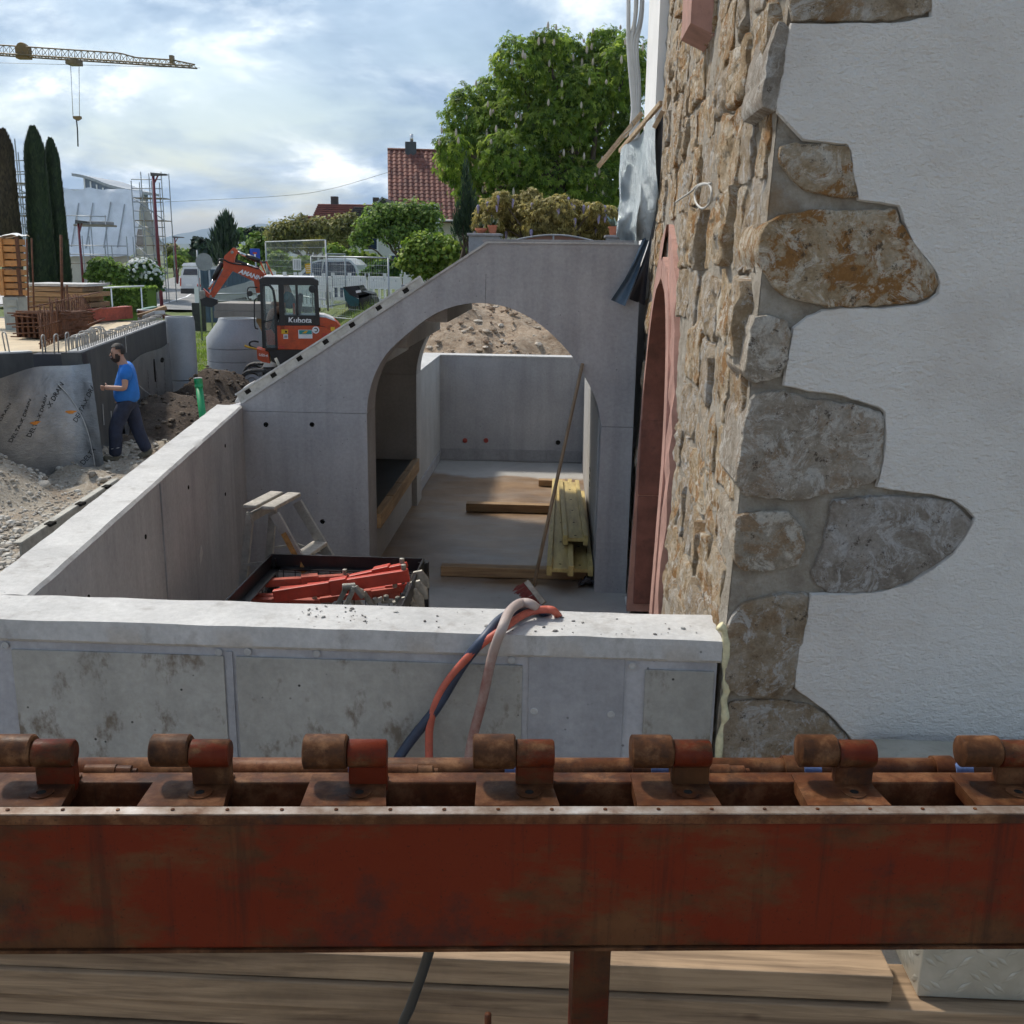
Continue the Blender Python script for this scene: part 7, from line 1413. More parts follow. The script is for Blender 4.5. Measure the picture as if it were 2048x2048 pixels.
# teal bucket on the bank
tt = thing('digging_bucket', 'teal and black excavator bucket lying on the weedy bank', 'excavator bucket', at(718, 615, y=25.6)); c = at(718, 592, y=25.6)
tl = plain('teal_bucket_paint', (0.012, 0.085, 0.095), 0.5, 0, 0.3, 6, 0, 50, 0.4)
def bk(u, v, y=25.6): return at(u, v, y=y)
mb = MB(); mb.prism([bk(686, 575), bk(700, 590), bk(718, 600), bk(722, 612), bk(700, 612), bk(690, 600)], (0.03, 0.03, 0)); mb.build('side_plate', tl, tt)
mb = MB(); mb.prism([bk(716, 571), bk(724, 582), bk(742, 587), bk(750, 605), bk(748, 620), bk(718, 620), bk(718, 600)], (0.0, 0.7, 0)); mb.build('bucket_shell', blkp, tt)
mb = MB(); mb.prism([bk(686, 574), bk(716, 571), bk(724, 584), bk(745, 588), bk(720, 598), bk(700, 590)], (0.0, 0.5, 0.0)); mb.build('bucket_back', blkp, tt); mb = MB(); mb.bar(bk(712, 584, 25.55), bk(722, 582, 25.55), 0.02, 0.06); mb.build('maker_plate', whf, tt)
# parked car-van behind the fence
cw = plain('white_car_paint', (0.66, 0.68, 0.70), 0.25, 0, 0.04, 2); dk = NT('dark_car_glass'); dk.set((0.02, 0.035, 0.07), 0.08, 0.0, 0.8); dkg = dk.m; dbl = plain('dark_blue_car_paint', (0.012, 0.03, 0.09), 0.25)
VY = 33.4; tt = thing('parked_van', 'white and dark blue parked van behind the barrier', 'van', at(660, 600, y=VY))
def vx(pts, y0_, y1_, name, m): mb = MB(); q = [at(u, v, y=VY) for u, v in pts]; mb.prism([(p.x, y0_, p.z) for p in q], (0, y1_ - y0_, 0)); return mb.build(name, m, tt)
vx([(596, 560), (600, 545), (622, 524), (640, 519), (700, 519), (712, 530), (724, 556), (726, 600), (596, 600)], VY, VY + 1.8, 'body', cw); vx([(603, 552), (626, 526), (645, 522), (642, 556), (604, 560)], VY - 0.02, VY - 0.003, 'side_window', dkg); vx([(648, 556), (650, 524), (698, 523), (708, 532), (716, 556)], VY - 0.025, VY - 0.003, 'rear_window', dkg); vx([(641, 562), (649, 524), (656, 524), (650, 562)], VY - 0.03, VY - 0.026, 'pillar', dbl); vx([(646, 598), (648, 557), (722, 557), (724, 598)], VY - 0.02, VY - 0.003, 'tailgate', dbl); vx([(655, 516), (690, 516), (696, 519), (650, 519)], VY + 0.1, VY + 1.7, 'roof_rail', cw)
for u in (612, 712): 
    mb = MB(); p = at(u, 606, y=VY); mb.lathe((p.x, VY - 0.02, p.z), [(0.3, 0), (0.32, 0.05), (0.32, 0.2)], 20, axis=(0, 1, 0)); mb.build('wheel', rubr, tt, 40)
# dead end sign, round sign from behind, white vehicle under cover, grey fence sheet
tt = thing('dead_end_sign', 'blue dead end sign on a grey pole behind the boom', 'traffic sign', (at(511, 600, y=40).x, 40, 0.9)); a_, b_ = at(500, 497, y=40), at(521, 520, y=40); mb = MB(); mb.span((a_.x, 39.96, b_.z), (b_.x, 39.98, a_.z), bev=0.004); mb.build('panel', plain('sign_blue', (0.01, 0.06, 0.42), 0.4), tt)
cx_ = (a_.x + b_.x) / 2; w_ = b_.x - a_.x; h_ = a_.z - b_.z; mb = MB(); mb.span((cx_ - w_ * .08, 39.953, b_.z + h_ * .06), (cx_ + w_ * .08, 39.958, b_.z + h_ * .55)); mb.build('symbol_stem', whf, tt); mb = MB(); mb.span((cx_ - w_ * .2, 39.951, b_.z + h_ * .52), (cx_ + w_ * .2, 39.957, b_.z + h_ * .68)); mb.build('symbol_bar', redp, tt); mb = MB(); mb.tube([(cx_, 40.03, 0.5), (cx_, 40.03, a_.z)], 0.03, 8); mb.build('pole', galv, tt, True)
p = at(408, 524, y=36); tt = thing('round_sign', 'round grey sign seen from behind beside the excavator arm', 'traffic sign', (p.x, 36, 0.3)); mb = MB(); mb.lathe((p.x, 36, p.z), [(0.30, 0), (0.30, 0.02)], 24, axis=(0, 1, 0)); mb.build('panel', conc_dark, tt)
for u in (418,): q = at(u, 512, y=36.1); mb = MB(); mb.tube([(q.x, 36.05, 0.0), (q.x, 36.05, q.z)], 0.03, 8); mb.build('pole', galv, tt, True)
q = at(394, 500, y=36.3); mb = MB(); mb.tube([(q.x, 36.3, 0.0), q], 0.03, 8); put(mb.build('sign_pole', galv, None, True), 'bare grey sign pole left of the round sign', 'pole')
a_, b_ = at(400, 538, y=46), at(520, 580, y=46); mb = MB(); mb.span((a_.x, 46, 0), (b_.x, 46.1, a_.z), bev=0.01); tt = put(mb.build('blue_grey_fence', plain('blue_grey_sheet', (0.09, 0.13, 0.18), 0.6, 0, 0.2, 2), None), 'blue-grey sheet metal fence behind the boom', 'fence')
for k in range(14): x_ = a_.x + (b_.x - a_.x) * (k + .5) / 14; mb = MB(); mb.span((x_ - 0.03, 45.96, 0.0), (x_ + 0.03, 46.0, a_.z)); mb.build('sheet_rib', MATS['blue_grey_sheet'], tt)
tt = thing('covered_car', 'white car parked behind the excavator arm', 'car', at(495, 590, y=38)); lo, hi = at(484, 600, y=38), at(520, 558, y=38)
q = [at(u, v, y=38) for u, v in [(470, 602), (471, 588), (480, 582), (488, 566), (500, 562), (520, 562), (535, 585), (537, 602)]]; mb = MB(); mb.prism([(p.x, 38, p.z) for p in q], (0, 1.7, 0)); mb.build('body', cw, tt); q = [at(u, v, y=38) for u, v in [(484, 582), (490, 568), (500, 565), (518, 565), (526, 582)]]; mb = MB(); mb.prism([(p.x, 37.985, p.z) for p in q], (0, 0.012, 0)); mb.build('window', dkg, tt)
for u in (480, 526): p = at(u, 603, y=38); mb = MB(); mb.lathe((p.x, 37.98, p.z), [(0.28, 0), (0.3, 0.04), (0.3, 0.18)], 18, axis=(0, 1, 0)); mb.build('wheel', rubr, tt, 40)
fpx(424, 588, 610, 512, 30.5, 31.5, 'grey sheeted site fence behind the concrete slabs', 566)
# sloped grey panel leaning fence behind boom
q = [at(422, 607, y=33), at(440, 578, y=33), at(512, 560, y=33), at(512, 590, y=33)]; mb = MB(); mb.prism(q, (0, 0.04, 0)); put(mb.build('site_screen', galv, None), 'grey screen sheet leaning behind the slabs', 'screen')
bx_ = at(392, 575, y=41); tt = thing('warning_barrier', 'white traffic barrier with warning lamp on the street', 'barrier', (bx_.x, 41, 0)); a_, b_ = at(388, 575, y=41), at(402, 606, y=41); mb = MB(); mb.span((a_.x, 41, b_.z), (b_.x, 41.04, a_.z)); mb.build('panel', whf, tt); p = at(398, 571, y=40.9); mb = MB(); mb.lathe(p, [(0.05, -0.06), (0.08, 0), (0.05, 0.07)], 12); mb.build('lamp', redp, tt, True); mb = MB(); mb.span((a_.x - .1, 40.9, 0.0), (b_.x + .1, 41.2, b_.z)); mb.build('foot', rubr, tt)
# ------------------------------------------------------------------ garden gate and pots
GY = 24.5
gst = plain('weathered_pillar', (0.27, 0.29, 0.31), 0.9, 0, 0.25, 4, 0.3, 30, 0.2); terr = plain('terracotta', (0.44, 0.155, 0.085), 0.85, 0, 0.15, 9, 0.2, 50)
def pillar(u0_, u1_, vt, label):
    a_, b_ = at(u0_, vt, y=GY), at(u1_, vt, y=GY); tt = thing('gate_pillar', label, 'pillar', ((a_.x + b_.x) / 2, GY, 1.4), group='garden gate pillars'); mb = MB(); mb.span((a_.x + .04, GY, 1.0), (b_.x - .04, GY + 0.7, a_.z - 0.06), bev=0.01); mb.build('shaft', gst, tt); mb = MB(); mb.span((a_.x, GY - 0.05, a_.z - 0.06), (b_.x, GY + 0.75, a_.z), bev=0.012); mb.build('cap', conc_dark, tt); return a_.z
zp = pillar(934, 1003, 466, 'grey gate pillar with two terracotta pots'); zp2 = pillar(1210, 1262, 470, 'grey gate pillar beside the tarpaulin with an agave pot')
def pot(u, r_, h_, z0_, label, shape=0, leaf=0):
    p = at(u, 460, y=GY + 0.3); tt = thing('flower_pot', label, 'flower pot', (p.x, GY + .3, z0_)); mb = MB(); mb.lathe((p.x, GY + 0.3, z0_), [(r_ * .68, 0), (r_ * .95, h_ * .8), (r_ * 1.06, h_ * .8), (r_ * 1.08, h_), (r_ * .9, h_), (r_ * .85, h_ * .85)] if shape == 0 else [(r_ * .5, 0), (r_ * .95, h_ * .55), (r_ * 1.1, h_ * .7), (r_ * 1.1, h_), (r_ * .95, h_), (r_ * .9, h_ * .8)], 20); mb.build('pot', terr, tt, 40)
    mb = MB(); rq = random.Random(int(u))
    for k in range(26): q = rq.uniform(0, 6.283); l_ = h_ * rq.uniform(.8, 1.4) * (1.3 if leaf else 1); tip = Vector((p.x + math.cos(q) * l_ * .7, GY + .3 + math.sin(q) * l_ * .7, z0_ + h_ + l_ * rq.uniform(.35, .9))); s_ = Vector((-math.sin(q), math.cos(q), 0)) * (0.035 if leaf else 0.02); b_ = Vector((p.x, GY + .3, z0_ + h_ * .85)); mb.face([b_ - s_, b_ + s_, b_.lerp(tip, .6) + s_, tip, b_.lerp(tip, .6) - s_])
    mb.build('leaf_rosette', lf_dk if leaf == 0 else plain('agave_leaf', (0.13, 0.20, 0.17), 0.6), tt, False, fix=False)
pot(962, 0.13, 0.12, zp, 'low terracotta bowl on the left gate pillar', 1); pot(985, 0.11, 0.19, zp, 'taller terracotta pot on the left gate pillar'); pot(1228, 0.13, 0.20, zp2, 'terracotta pot with agave on the right gate pillar', 0, 1)
tt = thing('garden_gate', 'arched brown wooden garden gate with pale rim', 'gate', (at(1105, 490, y=GY).x, GY + .3, 1.4)); cur = curve_pts([at(u, v, y=GY + 0.3) for u, v in [(1015, 486), (1040, 478), (1075, 472), (1107, 470), (1140, 472), (1175, 479), (1200, 486)]], 5)
mb = MB(); mb.prism([Vector((cur[0].x, GY + .3, 1.2))] + cur + [Vector((cur[-1].x, GY + .3, 1.2))], (0, 0.05, 0)); mb.build('boards', plain('brown_gate', (0.16, 0.085, 0.06), 0.8, 0, 0.3, 3), tt); mb = MB(); mb.tube([q + Vector((0, -0.01, 0)) for q in cur], 0.022, 6); mb.build('rim', gst, tt, True); m_ = cur[len(cur) // 2]; mb = MB(); mb.bar(m_ + Vector((0, -0.02, 0)), Vector((m_.x, GY + .28, 1.2)), 0.04, 0.03); mb.build('stile', gst, tt)
tt = thing('garden_wall', 'grey garden wall running left from the gate pillar', 'wall', (at(960, 500, y=GY).x, GY + .4, 1.0)); mb = MB(); mb.span((at(800, 560, y=GY).x, GY + 0.2, 0.8), (at(934, 500, y=GY).x, GY + 0.45, at(934, 572, y=GY).z)); mb.build('wall_body', gst, tt)

# ------------------------------------------------------------------ houses
tile_m = NT('clay_roof_tile'); _c = tile_m.ramp(tile_m.rand(), [(0.0, (0.12, 0.045, 0.035)), (0.5, (0.18, 0.065, 0.045)), (1.0, (0.25, 0.095, 0.065))]); tile_m.set(tile_m.mix(1.0, _c, tile_m.ramp(tile_m.noise(3, 5), [(0.3, 0.8), (0.7, 1.15)]), 'MULTIPLY'), 0.75); tile_m = tile_m.m
wallc = plain('cream_render', (0.55, 0.52, 0.43), 0.9, 0, 0.08, 2); whw = plain('white_house_render', (0.62, 0.61, 0.58), 0.9, 0, 0.06, 2); gutter = plain('zinc', (0.30, 0.31, 0.33), 0.5, 0.4)
def tile_mesh(w_, l_, m, name):
    mb = MB(); prof = [(0, 0.0), (0.18, 0.035), (0.40, 0.055), (0.60, 0.035), (0.78, 0.004), (1.0, 0.0)]; th_ = 0.015
    for (a, h0), (b, h1) in zip(prof, prof[1:]):
        mb.face([(a * w_, 0, h0 + 0.03), (b * w_, 0, h1 + 0.03), (b * w_, l_, h1), (a * w_, l_, h0)]); mb.face([(a * w_, 0, h0 + 0.03), (b * w_, 0, h1 + 0.03), (b * w_, 0, h1), (a * w_, 0, h0)])
    return mb.mesh(name, m, False, fix=False)
HY = 60.0
def roof_of(tt, x0_, x1_, ye, ze, yr, zr, tw, tl_, m, limit, vis):
    """rows of interlocking tiles on the slope from eave (ye, ze) to ridge (yr, zr)"""
    sl = Vector((0, yr - ye, zr - ze)); L_ = sl.length; sl.normalize(); nrm = Vector((0, -sl.z, sl.y)); rows = int(L_ / tl_); cols = int((x1_ - x0_) / tw)
    base = MB(); base.prism([(x0_, ye, ze - 0.02), (x1_, ye, ze - 0.02), (x1_, yr, zr - 0.02), (x0_, yr, zr - 0.02)], nrm * -0.12); rf = base.build('roof', m, tt)
    me = tile_mesh(tw, tl_ * 1.12, m, 'roof_tile'); rx = math.atan2(sl.z, sl.y); cand = []
    for r_ in range(rows):
        for c in range(cols):
            p = Vector((x0_ + c * tw, ye, ze)) + sl * (r_ * tl_) + nrm * 0.005; cand.append((0 if vis(p) else 1, -r_ if False else 0, r_, c, p))
    cand.sort(key=lambda t_: t_[0]); rest = MB()
    for i, (_, _, r_, c, p) in enumerate(cand):
        if i < limit: o = link('roof_tile', me, rf, True); o.location = p - WL.get(rf, Vector()); o.rotation_euler = (rx, 0, 0)
        else:
            M_ = Matrix.Translation(p) @ Matrix.Rotation(rx, 4, 'X'); b_ = len(rest.v); rest.v += [M_ @ v.co for v in me.vertices]
            for f in me.polygons: rest.f.append([b_ + k for k in f.vertices]); rest.mi.append(0)
    if rest.v: rest.build('roof_tiles', m, rf, False, fix=False)['kind'] = 'stuff'
    return rf
def pxl(p):
    d = Vector(p) - EYE; z_ = d.dot(cf); return CX + F * d.dot(cr) / z_, CX - F * d.dot(cu) / z_
hx0 = at(775, 300, y=HY).x; zr = at(775, 300, y=HY + 4).z; ze = at(775, 425, y=HY).z - 0.4
h1 = thing('tiled_house', 'house with steep red tiled roof behind the chestnut', 'house', (hx0, HY, 0.0))
xe = at(1250, 420, y=HY).x
mb = MB(); mb.span((hx0 + 0.3, HY + 0.3, 0.5), (xe, HY + 7.4, ze + 0.1)); mb.build('wall', wallc, h1)
rf = roof_of(h1, hx0, xe, HY, ze, HY + 4, zr, 0.31, 0.30, tile_m, 300, lambda p: 770 < pxl(p)[0] < 905 and pxl(p)[1] < 420)
mb = MB(); mb.prism([(hx0, HY + 4, zr - 0.02), (hx0, HY + 8, ze), (xe, HY + 8, ze), (xe, HY + 4, zr - 0.02)], (0, 0, -0.1)); mb.build('rear_slope', tile_m, rf); mb = MB(); mb.prism([(hx0 + .3, HY + .3, ze), (hx0 + .3, HY + 7.7, ze), (hx0 + .3, HY + 4, zr - .1)], (0.2, 0, 0)); mb.build('gable', wallc, h1); mb = MB(); mb.tube([(hx0, HY + 4, zr + 0.03), (xe, HY + 4, zr + 0.03)], 0.09, 8); mb.build('ridge_tiles', tile_m, rf, True)
mb = MB(); mb.tube([(hx0, HY - 0.08, ze), (xe, HY - 0.08, ze)], 0.07, 8); mb.build('gutter', gutter, h1, True)
ca, cb = at(832, 300, y=HY + 4), at(854, 284, y=HY + 4); mb = MB(); mb.span((ca.x, HY + 3.7, ca.z - 0.4), (cb.x, HY + 4.4, cb.z), bev=0.02); ch = mb.build('chimney', plain('slate_chimney', (0.07, 0.075, 0.085), 0.7), h1); mb = MB(); p = at(845, 268, y=HY + 4); mb.tube([(p.x, HY + 4, cb.z - 0.02), (p.x, HY + 4, p.z)], 0.10, 10); mb.build('flue', steel, ch, True)
h1.rotation_euler.z = R(9.4)
# long slate roof edge sloping down to the left of it
pe, qe = at(766, 395, y=57), at(668, 502, y=57); h2 = thing('gabled_house', 'white gabled house with long sloping dark verge', 'house', (qe.x + 2, 58, 1)); 
mb = MB(); mb.prism([pe, qe, (qe.x, 57, qe.z - 0.35), (pe.x + 0.3, 57, pe.z - 0.35)], (0, 6, 0)); mb.build('roof', plain('dark_slate', (0.05, 0.048, 0.05), 0.7, 0, 0.3, 3), h2); mb = MB(); mb.prism([(pe.x + 0.3, 57.3, pe.z - 0.3), (qe.x + .3, 57.3, qe.z - 0.35), (qe.x + .3, 57.3, 0.8), (pe.x + 3, 57.3, 0.8), (pe.x + 3, 57.3, pe.z - 0.3)], (0, 0.2, 0)); mb.build('wall', whw, h2); mb = MB(); mb.bar(pe + Vector((0, -0.06, 0.02)), qe + Vector((0, -0.06, 0.02)), 0.08, 0.16, (0, 1, 0)); mb.build('verge', gutter, h2)
for (u, v, w_, h_) in ((742, 485, .8, .9), (800, 522, 1.2, .7)):
    p = at(u, v, y=57.28); mb = MB(); mb.span((p.x - w_ / 2, 57.25, p.z - h_ / 2), (p.x + w_ / 2, 57.295, p.z + h_ / 2)); wv = mb.build('window', whf, h2); mb = MB(); mb.span((p.x - w_ * .4, 57.235, p.z - h_ * .4), (p.x + w_ * .4, 57.249, p.z + h_ * .4)); mb.build('pane', dkg, wv)
def small_house(u0_, u1_, vr, ve, y, m, label, verge):
    xa, xb = at(u0_, vr, y=y).x, at(u1_, vr, y=y).x; zr_, ze_ = at(u0_, vr, y=y + 3).z, at(u0_, ve, y=y).z; tt = thing('distant_house', label, 'house', ((xa + xb) / 2, y + 3, 0.5)); mb = MB(); mb.span((xa + .2, y + .2, 0), (xb - .2, y + 6, ze_)); mb.build('wall', whw, tt)
    n = max(4, int(math.hypot(3, zr_ - ze_) / 0.33)); rf = None; mb = MB(); mb.prism([(xa, y, ze_ - .05), (xb, y, ze_ - .05), (xb, y + 3, zr_ - .05), (xa, y + 3, zr_ - .05)], (0, 0, -0.1)); mb.prism([(xa, y + 3, zr_ - .05), (xb, y + 3, zr_ - .05), (xb, y + 6.2, ze_), (xa, y + 6.2, ze_)], (0, 0, -0.1)); rf = mb.build('roof', m, tt)
    for k in range(n): f_ = k / n; mb = MB(); mb.span((xa, y + 3 * f_ - 0.02, ze_ + (zr_ - ze_) * f_ - .02), (xb, y + 3 * f_ + 3 / n, ze_ + (zr_ - ze_) * f_ + 0.06)); mb.build('tile_course', m, rf)
    mb = MB(); mb.prism([(xa + .2, y + .2, ze_), (xa + .2, y + 6, ze_), (xa + .2, y + 3, zr_ - .1)], (0.15, 0, 0)); mb.build('gable', whw, tt); return tt, zr_
rdk = plain('red_brown_tiles', (0.20, 0.075, 0.055), 0.8, 0, 0.25, 2, 0.3, 12); sdk = plain('dark_brown_tiles', (0.065, 0.055, 0.05), 0.8, 0, 0.3, 2, 0.3, 12)
t_, z_ = small_house(618, 748, 406, 445, 78, rdk, 'distant house with red-brown roof and small chimney', 0); p = at(669, 400, y=81); mb = MB(); mb.span((p.x - 0.25, 80.8, z_ - .3), (p.x + 0.25, 81.3, z_ + 0.5)); mb.build('chimney', sdk, t_)
t_, z_ = small_house(585, 640, 430, 460, 84, rdk, 'lower distant red roof left of the bigger one', 0); t_, z_ = small_house(690, 750, 412, 450, 72, sdk, 'distant house with dark brown roof', 0); p = at(752, 400, y=75); mb = MB(); mb.span((p.x - 0.2, 74.8, z_ - .3), (p.x + 0.2, 75.2, z_ + 0.6)); mb.build('chimney', sdk, t_)
tt = thing('white_house', 'white house just visible right of the chestnut', 'house', (2.6, 58, 1)); a_, b_ = at(1195, 375, y=58), at(1330, 480, y=58); mb = MB(); mb.span((a_.x, 58, 0.5), (b_.x + 2, 64, a_.z - 0.4)); mb.build('wall', whw, tt); mb = MB(); mb.span((a_.x - .3, 57.6, a_.z - 0.4), (b_.x + 2.3, 64.4, a_.z - 0.1)); mb.build('roof', gutter, tt); p = at(1228, 440, y=57.98); mb = MB(); mb.span((p.x - .5, 57.95, p.z - .7), (p.x + .5, 57.99, p.z + .7)); wv = mb.build('window', whf, tt); mb = MB(); mb.span((p.x - .42, 57.93, p.z - .6), (p.x + .42, 57.949, p.z + .6)); mb.build('pane', dkg, wv)

# ------------------------------------------------------------------ scaffolded house with sheeted roof
SY = 62.0; ch_ = thing('sheeted_house', 'house with white sheeting over its roof inside scaffolding', 'house', (at(200, 540, y=SY).x, SY + 4, 0))
xa, xb = at(40, 500, y=SY).x, at(262, 505, y=SY).x; ze = at(200, 500, y=SY).z; zr = at(200, 380, y=SY + 1.7).z
mb = MB(); mb.span((xa, SY + .3, 0), (xb - .2, SY + 4.4, ze)); mb.build('wall', wallc, ch_); mb = MB(); mb.prism([(xb - .2, SY + .3, ze), (xb - .2, SY + 4.4, ze), (xb - .2, SY + 1.75, zr - .15)], (-0.2, 0, 0)); mb.build('gable', wallc, ch_)
sheet = plain('white_sheeting', (0.76, 0.79, 0.84), 0.6, 0, 0.1, 1.5, 0.5, 4)
def shf(a, b):
    x = xa + (xb + 0.25 - xa) * a; y = SY - 0.1 + 1.8 * b; z_ = ze - 0.35 + (zr - ze + 0.4) * b; return (x + 0.1 * noise.noise(Vector((0, b * 5, 1))), y, z_ + 0.16 * noise.noise(Vector((x * 1.1 + b * 3, b * 5, 2))) + 0.06 * noise.noise(Vector((x * 2.2 + b * 5, b * 9, 4))) - (0.25 * max(0, noise.noise(Vector((x * .5, 0, 7)))) if b == 0 else 0))
mb = MB(); mb.grid(shf, 70, 26); mb.build('roof_sheet', sheet, ch_, True); mb = MB(); mb.grid(lambda a, b: (xa + (xb + .25 - xa) * a, SY + 1.7 + 3.0 * b, zr + 0.02 - (zr - ze) * b), 6, 4); mb.build('roof_sheet', sheet, ch_, True)
for u in (168, 196, 231, 258):
    a = (at(u, 450, y=SY + 2).x - xa) / (xb + .25 - xa); mb = MB(); mb.bar(Vector(shf(a, 0.12)) + Vector((0, -0.05, 0.05)), Vector(shf(a + 0.018, 0.78)) + Vector((0, -0.05, 0.05)), 0.06, 0.04); mb.build('batten', galv, ch_)
for (u, v, w_, h_) in ((285, 477, .9, 1.3),):
    p = at(u, v, y=SY + 2); mb = MB(); mb.span((xb - 0.19, SY + 1.0, p.z - h_ / 2), (xb - .16, SY + 2.4, p.z + h_ / 2)); wv = mb.build('window', whf, ch_); mb = MB(); mb.span((xb - 0.158, SY + 1.1, p.z - h_ * .42), (xb - .15, SY + 2.3, p.z + h_ * .42)); mb.build('pane', dkg, wv)
scf = plain('scaffold_tube', (0.36, 0.38, 0.40), 0.5, 0.6, 0.1, 6); plk = plain('scaffold_plank', (0.27, 0.23, 0.17), 0.85, 0, 0.2, 4)
def scaffold(x0_, x1_, y0_, y1_, levels, cols, ztop, label, rails=True):
    tt = thing('scaffolding', label, 'scaffolding', ((x0_ + x1_) / 2, y0_, 0), group='scaffolding round the sheeted house'); mb0 = MB(); mb0.tube([(0, 0, 0), (0, 0, 1)], 0.032, 6); me = mb0.mesh('standard', scf, True)
    for c in range(cols):
        for y_ in (y0_, y1_): o = link('standard', me, tt, True); o.location = Vector((x0_ + (x1_ - x0_) * c / (cols - 1), y_, 0)) - WL[tt]; o.scale = (1, 1, ztop + (0.5 if c % 2 else 0))
    for z_ in levels:
        mb = MB(); mb.span((x0_, y0_, z_ - 0.05), (x1_, y1_, z_)); mb.build('platform', plk, tt)
        for dz_ in (0.5, 1.0): mb = MB(); mb.tube([(x0_, y0_, z_ + dz_), (x1_, y0_, z_ + dz_)], 0.028, 5); mb.build('guard_rail', scf, tt, True)
    zs = sorted(levels); mb = MB(); mb.tube([(x0_, y0_ - .04, 0), (x1_, y0_ - .04, zs[0])], 0.028, 5); mb.build('brace', scf, tt, True)
    for a_, b_ in zip(zs, zs[1:]): mb = MB(); mb.tube([(x1_, y0_ - .04, a_), (x0_, y0_ - .04, b_)], 0.028, 5); mb.build('brace', scf, tt, True)
zz_ = lambda v, y: at(300, v, y=y).z
scaffold(at(272, 500, y=61).x, at(332, 500, y=61).x, 61.0, 62.2, [zz_(395, 61), zz_(440, 61), zz_(490, 61), zz_(545, 61)], 4, zz_(362, 61), 'tall scaffolding at the gable end right of the sheeted roof')
scaffold(at(130, 500, y=60.5).x, at(262, 500, y=60.5).x, 60.0, 60.9, [at(200, 527, y=60).z], 4, at(200, 490, y=60).z, 'low scaffolding before the eaves of the sheeted roof')
scaffold(at(20, 400, y=50).x, at(62, 400, y=50).x, 50.0, 51.2, [at(40, 470, y=50).z, at(40, 430, y=50).z, at(40, 392, y=50).z, at(40, 365, y=50).z], 3, at(40, 300, y=50).z, 'scaffolding tower glimpsed behind the cypresses')
tt = thing('scaffold_platform', 'loaded scaffold platform with rail before the white sheeting', 'scaffolding', (at(180, 450, y=58).x, 58, 0)); a_, b_ = at(147, 452, y=58), at(215, 442, y=58); mb = MB(); mb.span((a_.x, 58, a_.z), (b_.x, 59.2, a_.z + 0.1)); mb.build('platform', plk, tt); mb = MB(); mb.span((a_.x + .1, 58.1, a_.z + 0.1), (b_.x - .1, 59.1, a_.z + 0.28), bev=0.04); mb.build('board_load', conc_dark, tt)
for u in (153, 180, 210): p = at(u, 430, y=58.05); mb = MB(); mb.tube([(p.x, 58.05, 0), (p.x, 58.05, p.z)], 0.03, 6); mb.build('standard', scf, tt, True)
mb = MB(); mb.tube([at(130, 431, y=58.02), at(212, 433, y=58.02)], 0.025, 5); mb.build('guard_rail', scf, tt, True)
# building with a sail shaped roof behind
RY = 82; bl_ = thing('curved_roof_building', 'building with a curved sail roof behind the white sheeting', 'building', (at(190, 400, y=RY).x, RY + 3, 0)); top_ = curve_pts([at(u, v, y=RY) for u, v in [(143, 346), (165, 350), (190, 358), (215, 368), (250, 377)]], 5); mb = MB(); mb.prism(top_ + [q - Vector((0, 0, 0.22)) for q in top_[::-1]], (0, 7, 0)); mb.build('roof', plain('pale_metal_roof', (0.36, 0.38, 0.40), 0.5, 0.3), bl_)
w0 = [at(u, v, y=RY + .2) for u, v in [(166, 352), (190, 360), (215, 370), (235, 376)]]; mb = MB(); mb.prism(w0 + [Vector((w0[-1].x, RY + .2, 0)), Vector((w0[0].x, RY + .2, 0))], (0, 6, 0)); mb.build('wall', plain('blue_grey_cladding', (0.16, 0.20, 0.26), 0.5, 0.1), bl_)
for u in (168, 180, 192, 204): p = at(u, 355, y=RY + .15); mb = MB(); mb.span((p.x - .05, RY + .12, 4), (p.x + .05, RY + .19, p.z - (u - 166) * 0.02)); mb.build('mullion', whf, bl_)
# brown stub behind the cypress, railing
p, q = at(180, 577, y=29), at(288, 572, y=29); tt = thing('white_railing', 'thin white railing before the clipped hedge', 'railing', (p.x, 29, 1)); mb = MB(); mb.tube([p, q], 0.025, 6); mb.build('rail', whf, tt, True)
for u in (222, 282): a_ = at(u, 575, y=29); mb = MB(); mb.tube([a_, Vector((a_.x, 29, 0))], 0.02, 6); mb.build('post', whf, tt, True)

# ------------------------------------------------------------------ street, lamps, van
asph = plain('asphalt', (0.22, 0.22, 0.215), 0.9, 0, 0.15, 0.6, 0.2, 30)
def strip(name, pts_l, pts_r, z_, m):
    mb = MB()
    for i in range(len(pts_l) - 1): mb.face([(*pts_l[i], z_), (*pts_r[i], z_), (*pts_r[i + 1], z_), (*pts_l[i + 1], z_)])
    return struct(name, mb, m)
strip('road', [(-30, 54), (-33, 70), (-40, 100), (-54, 150)], [(-12, 54), (-17, 62), (-29, 100), (-44, 150)], 0.13, asph); strip('pavement', [(-36, 54), (-38, 70), (-46, 100)], [(-30.2, 54), (-33.2, 70), (-40.2, 100)], 0.16, conc_lite)
strip('road_marking', [(-22.4, 56), (-25.5, 70), (-34.5, 100)], [(-22.25, 56), (-25.35, 70), (-34.35, 100)], 0.136, whp)
mrn = plain('maroon_lamp_paint', (0.16, 0.02, 0.03), 0.4)
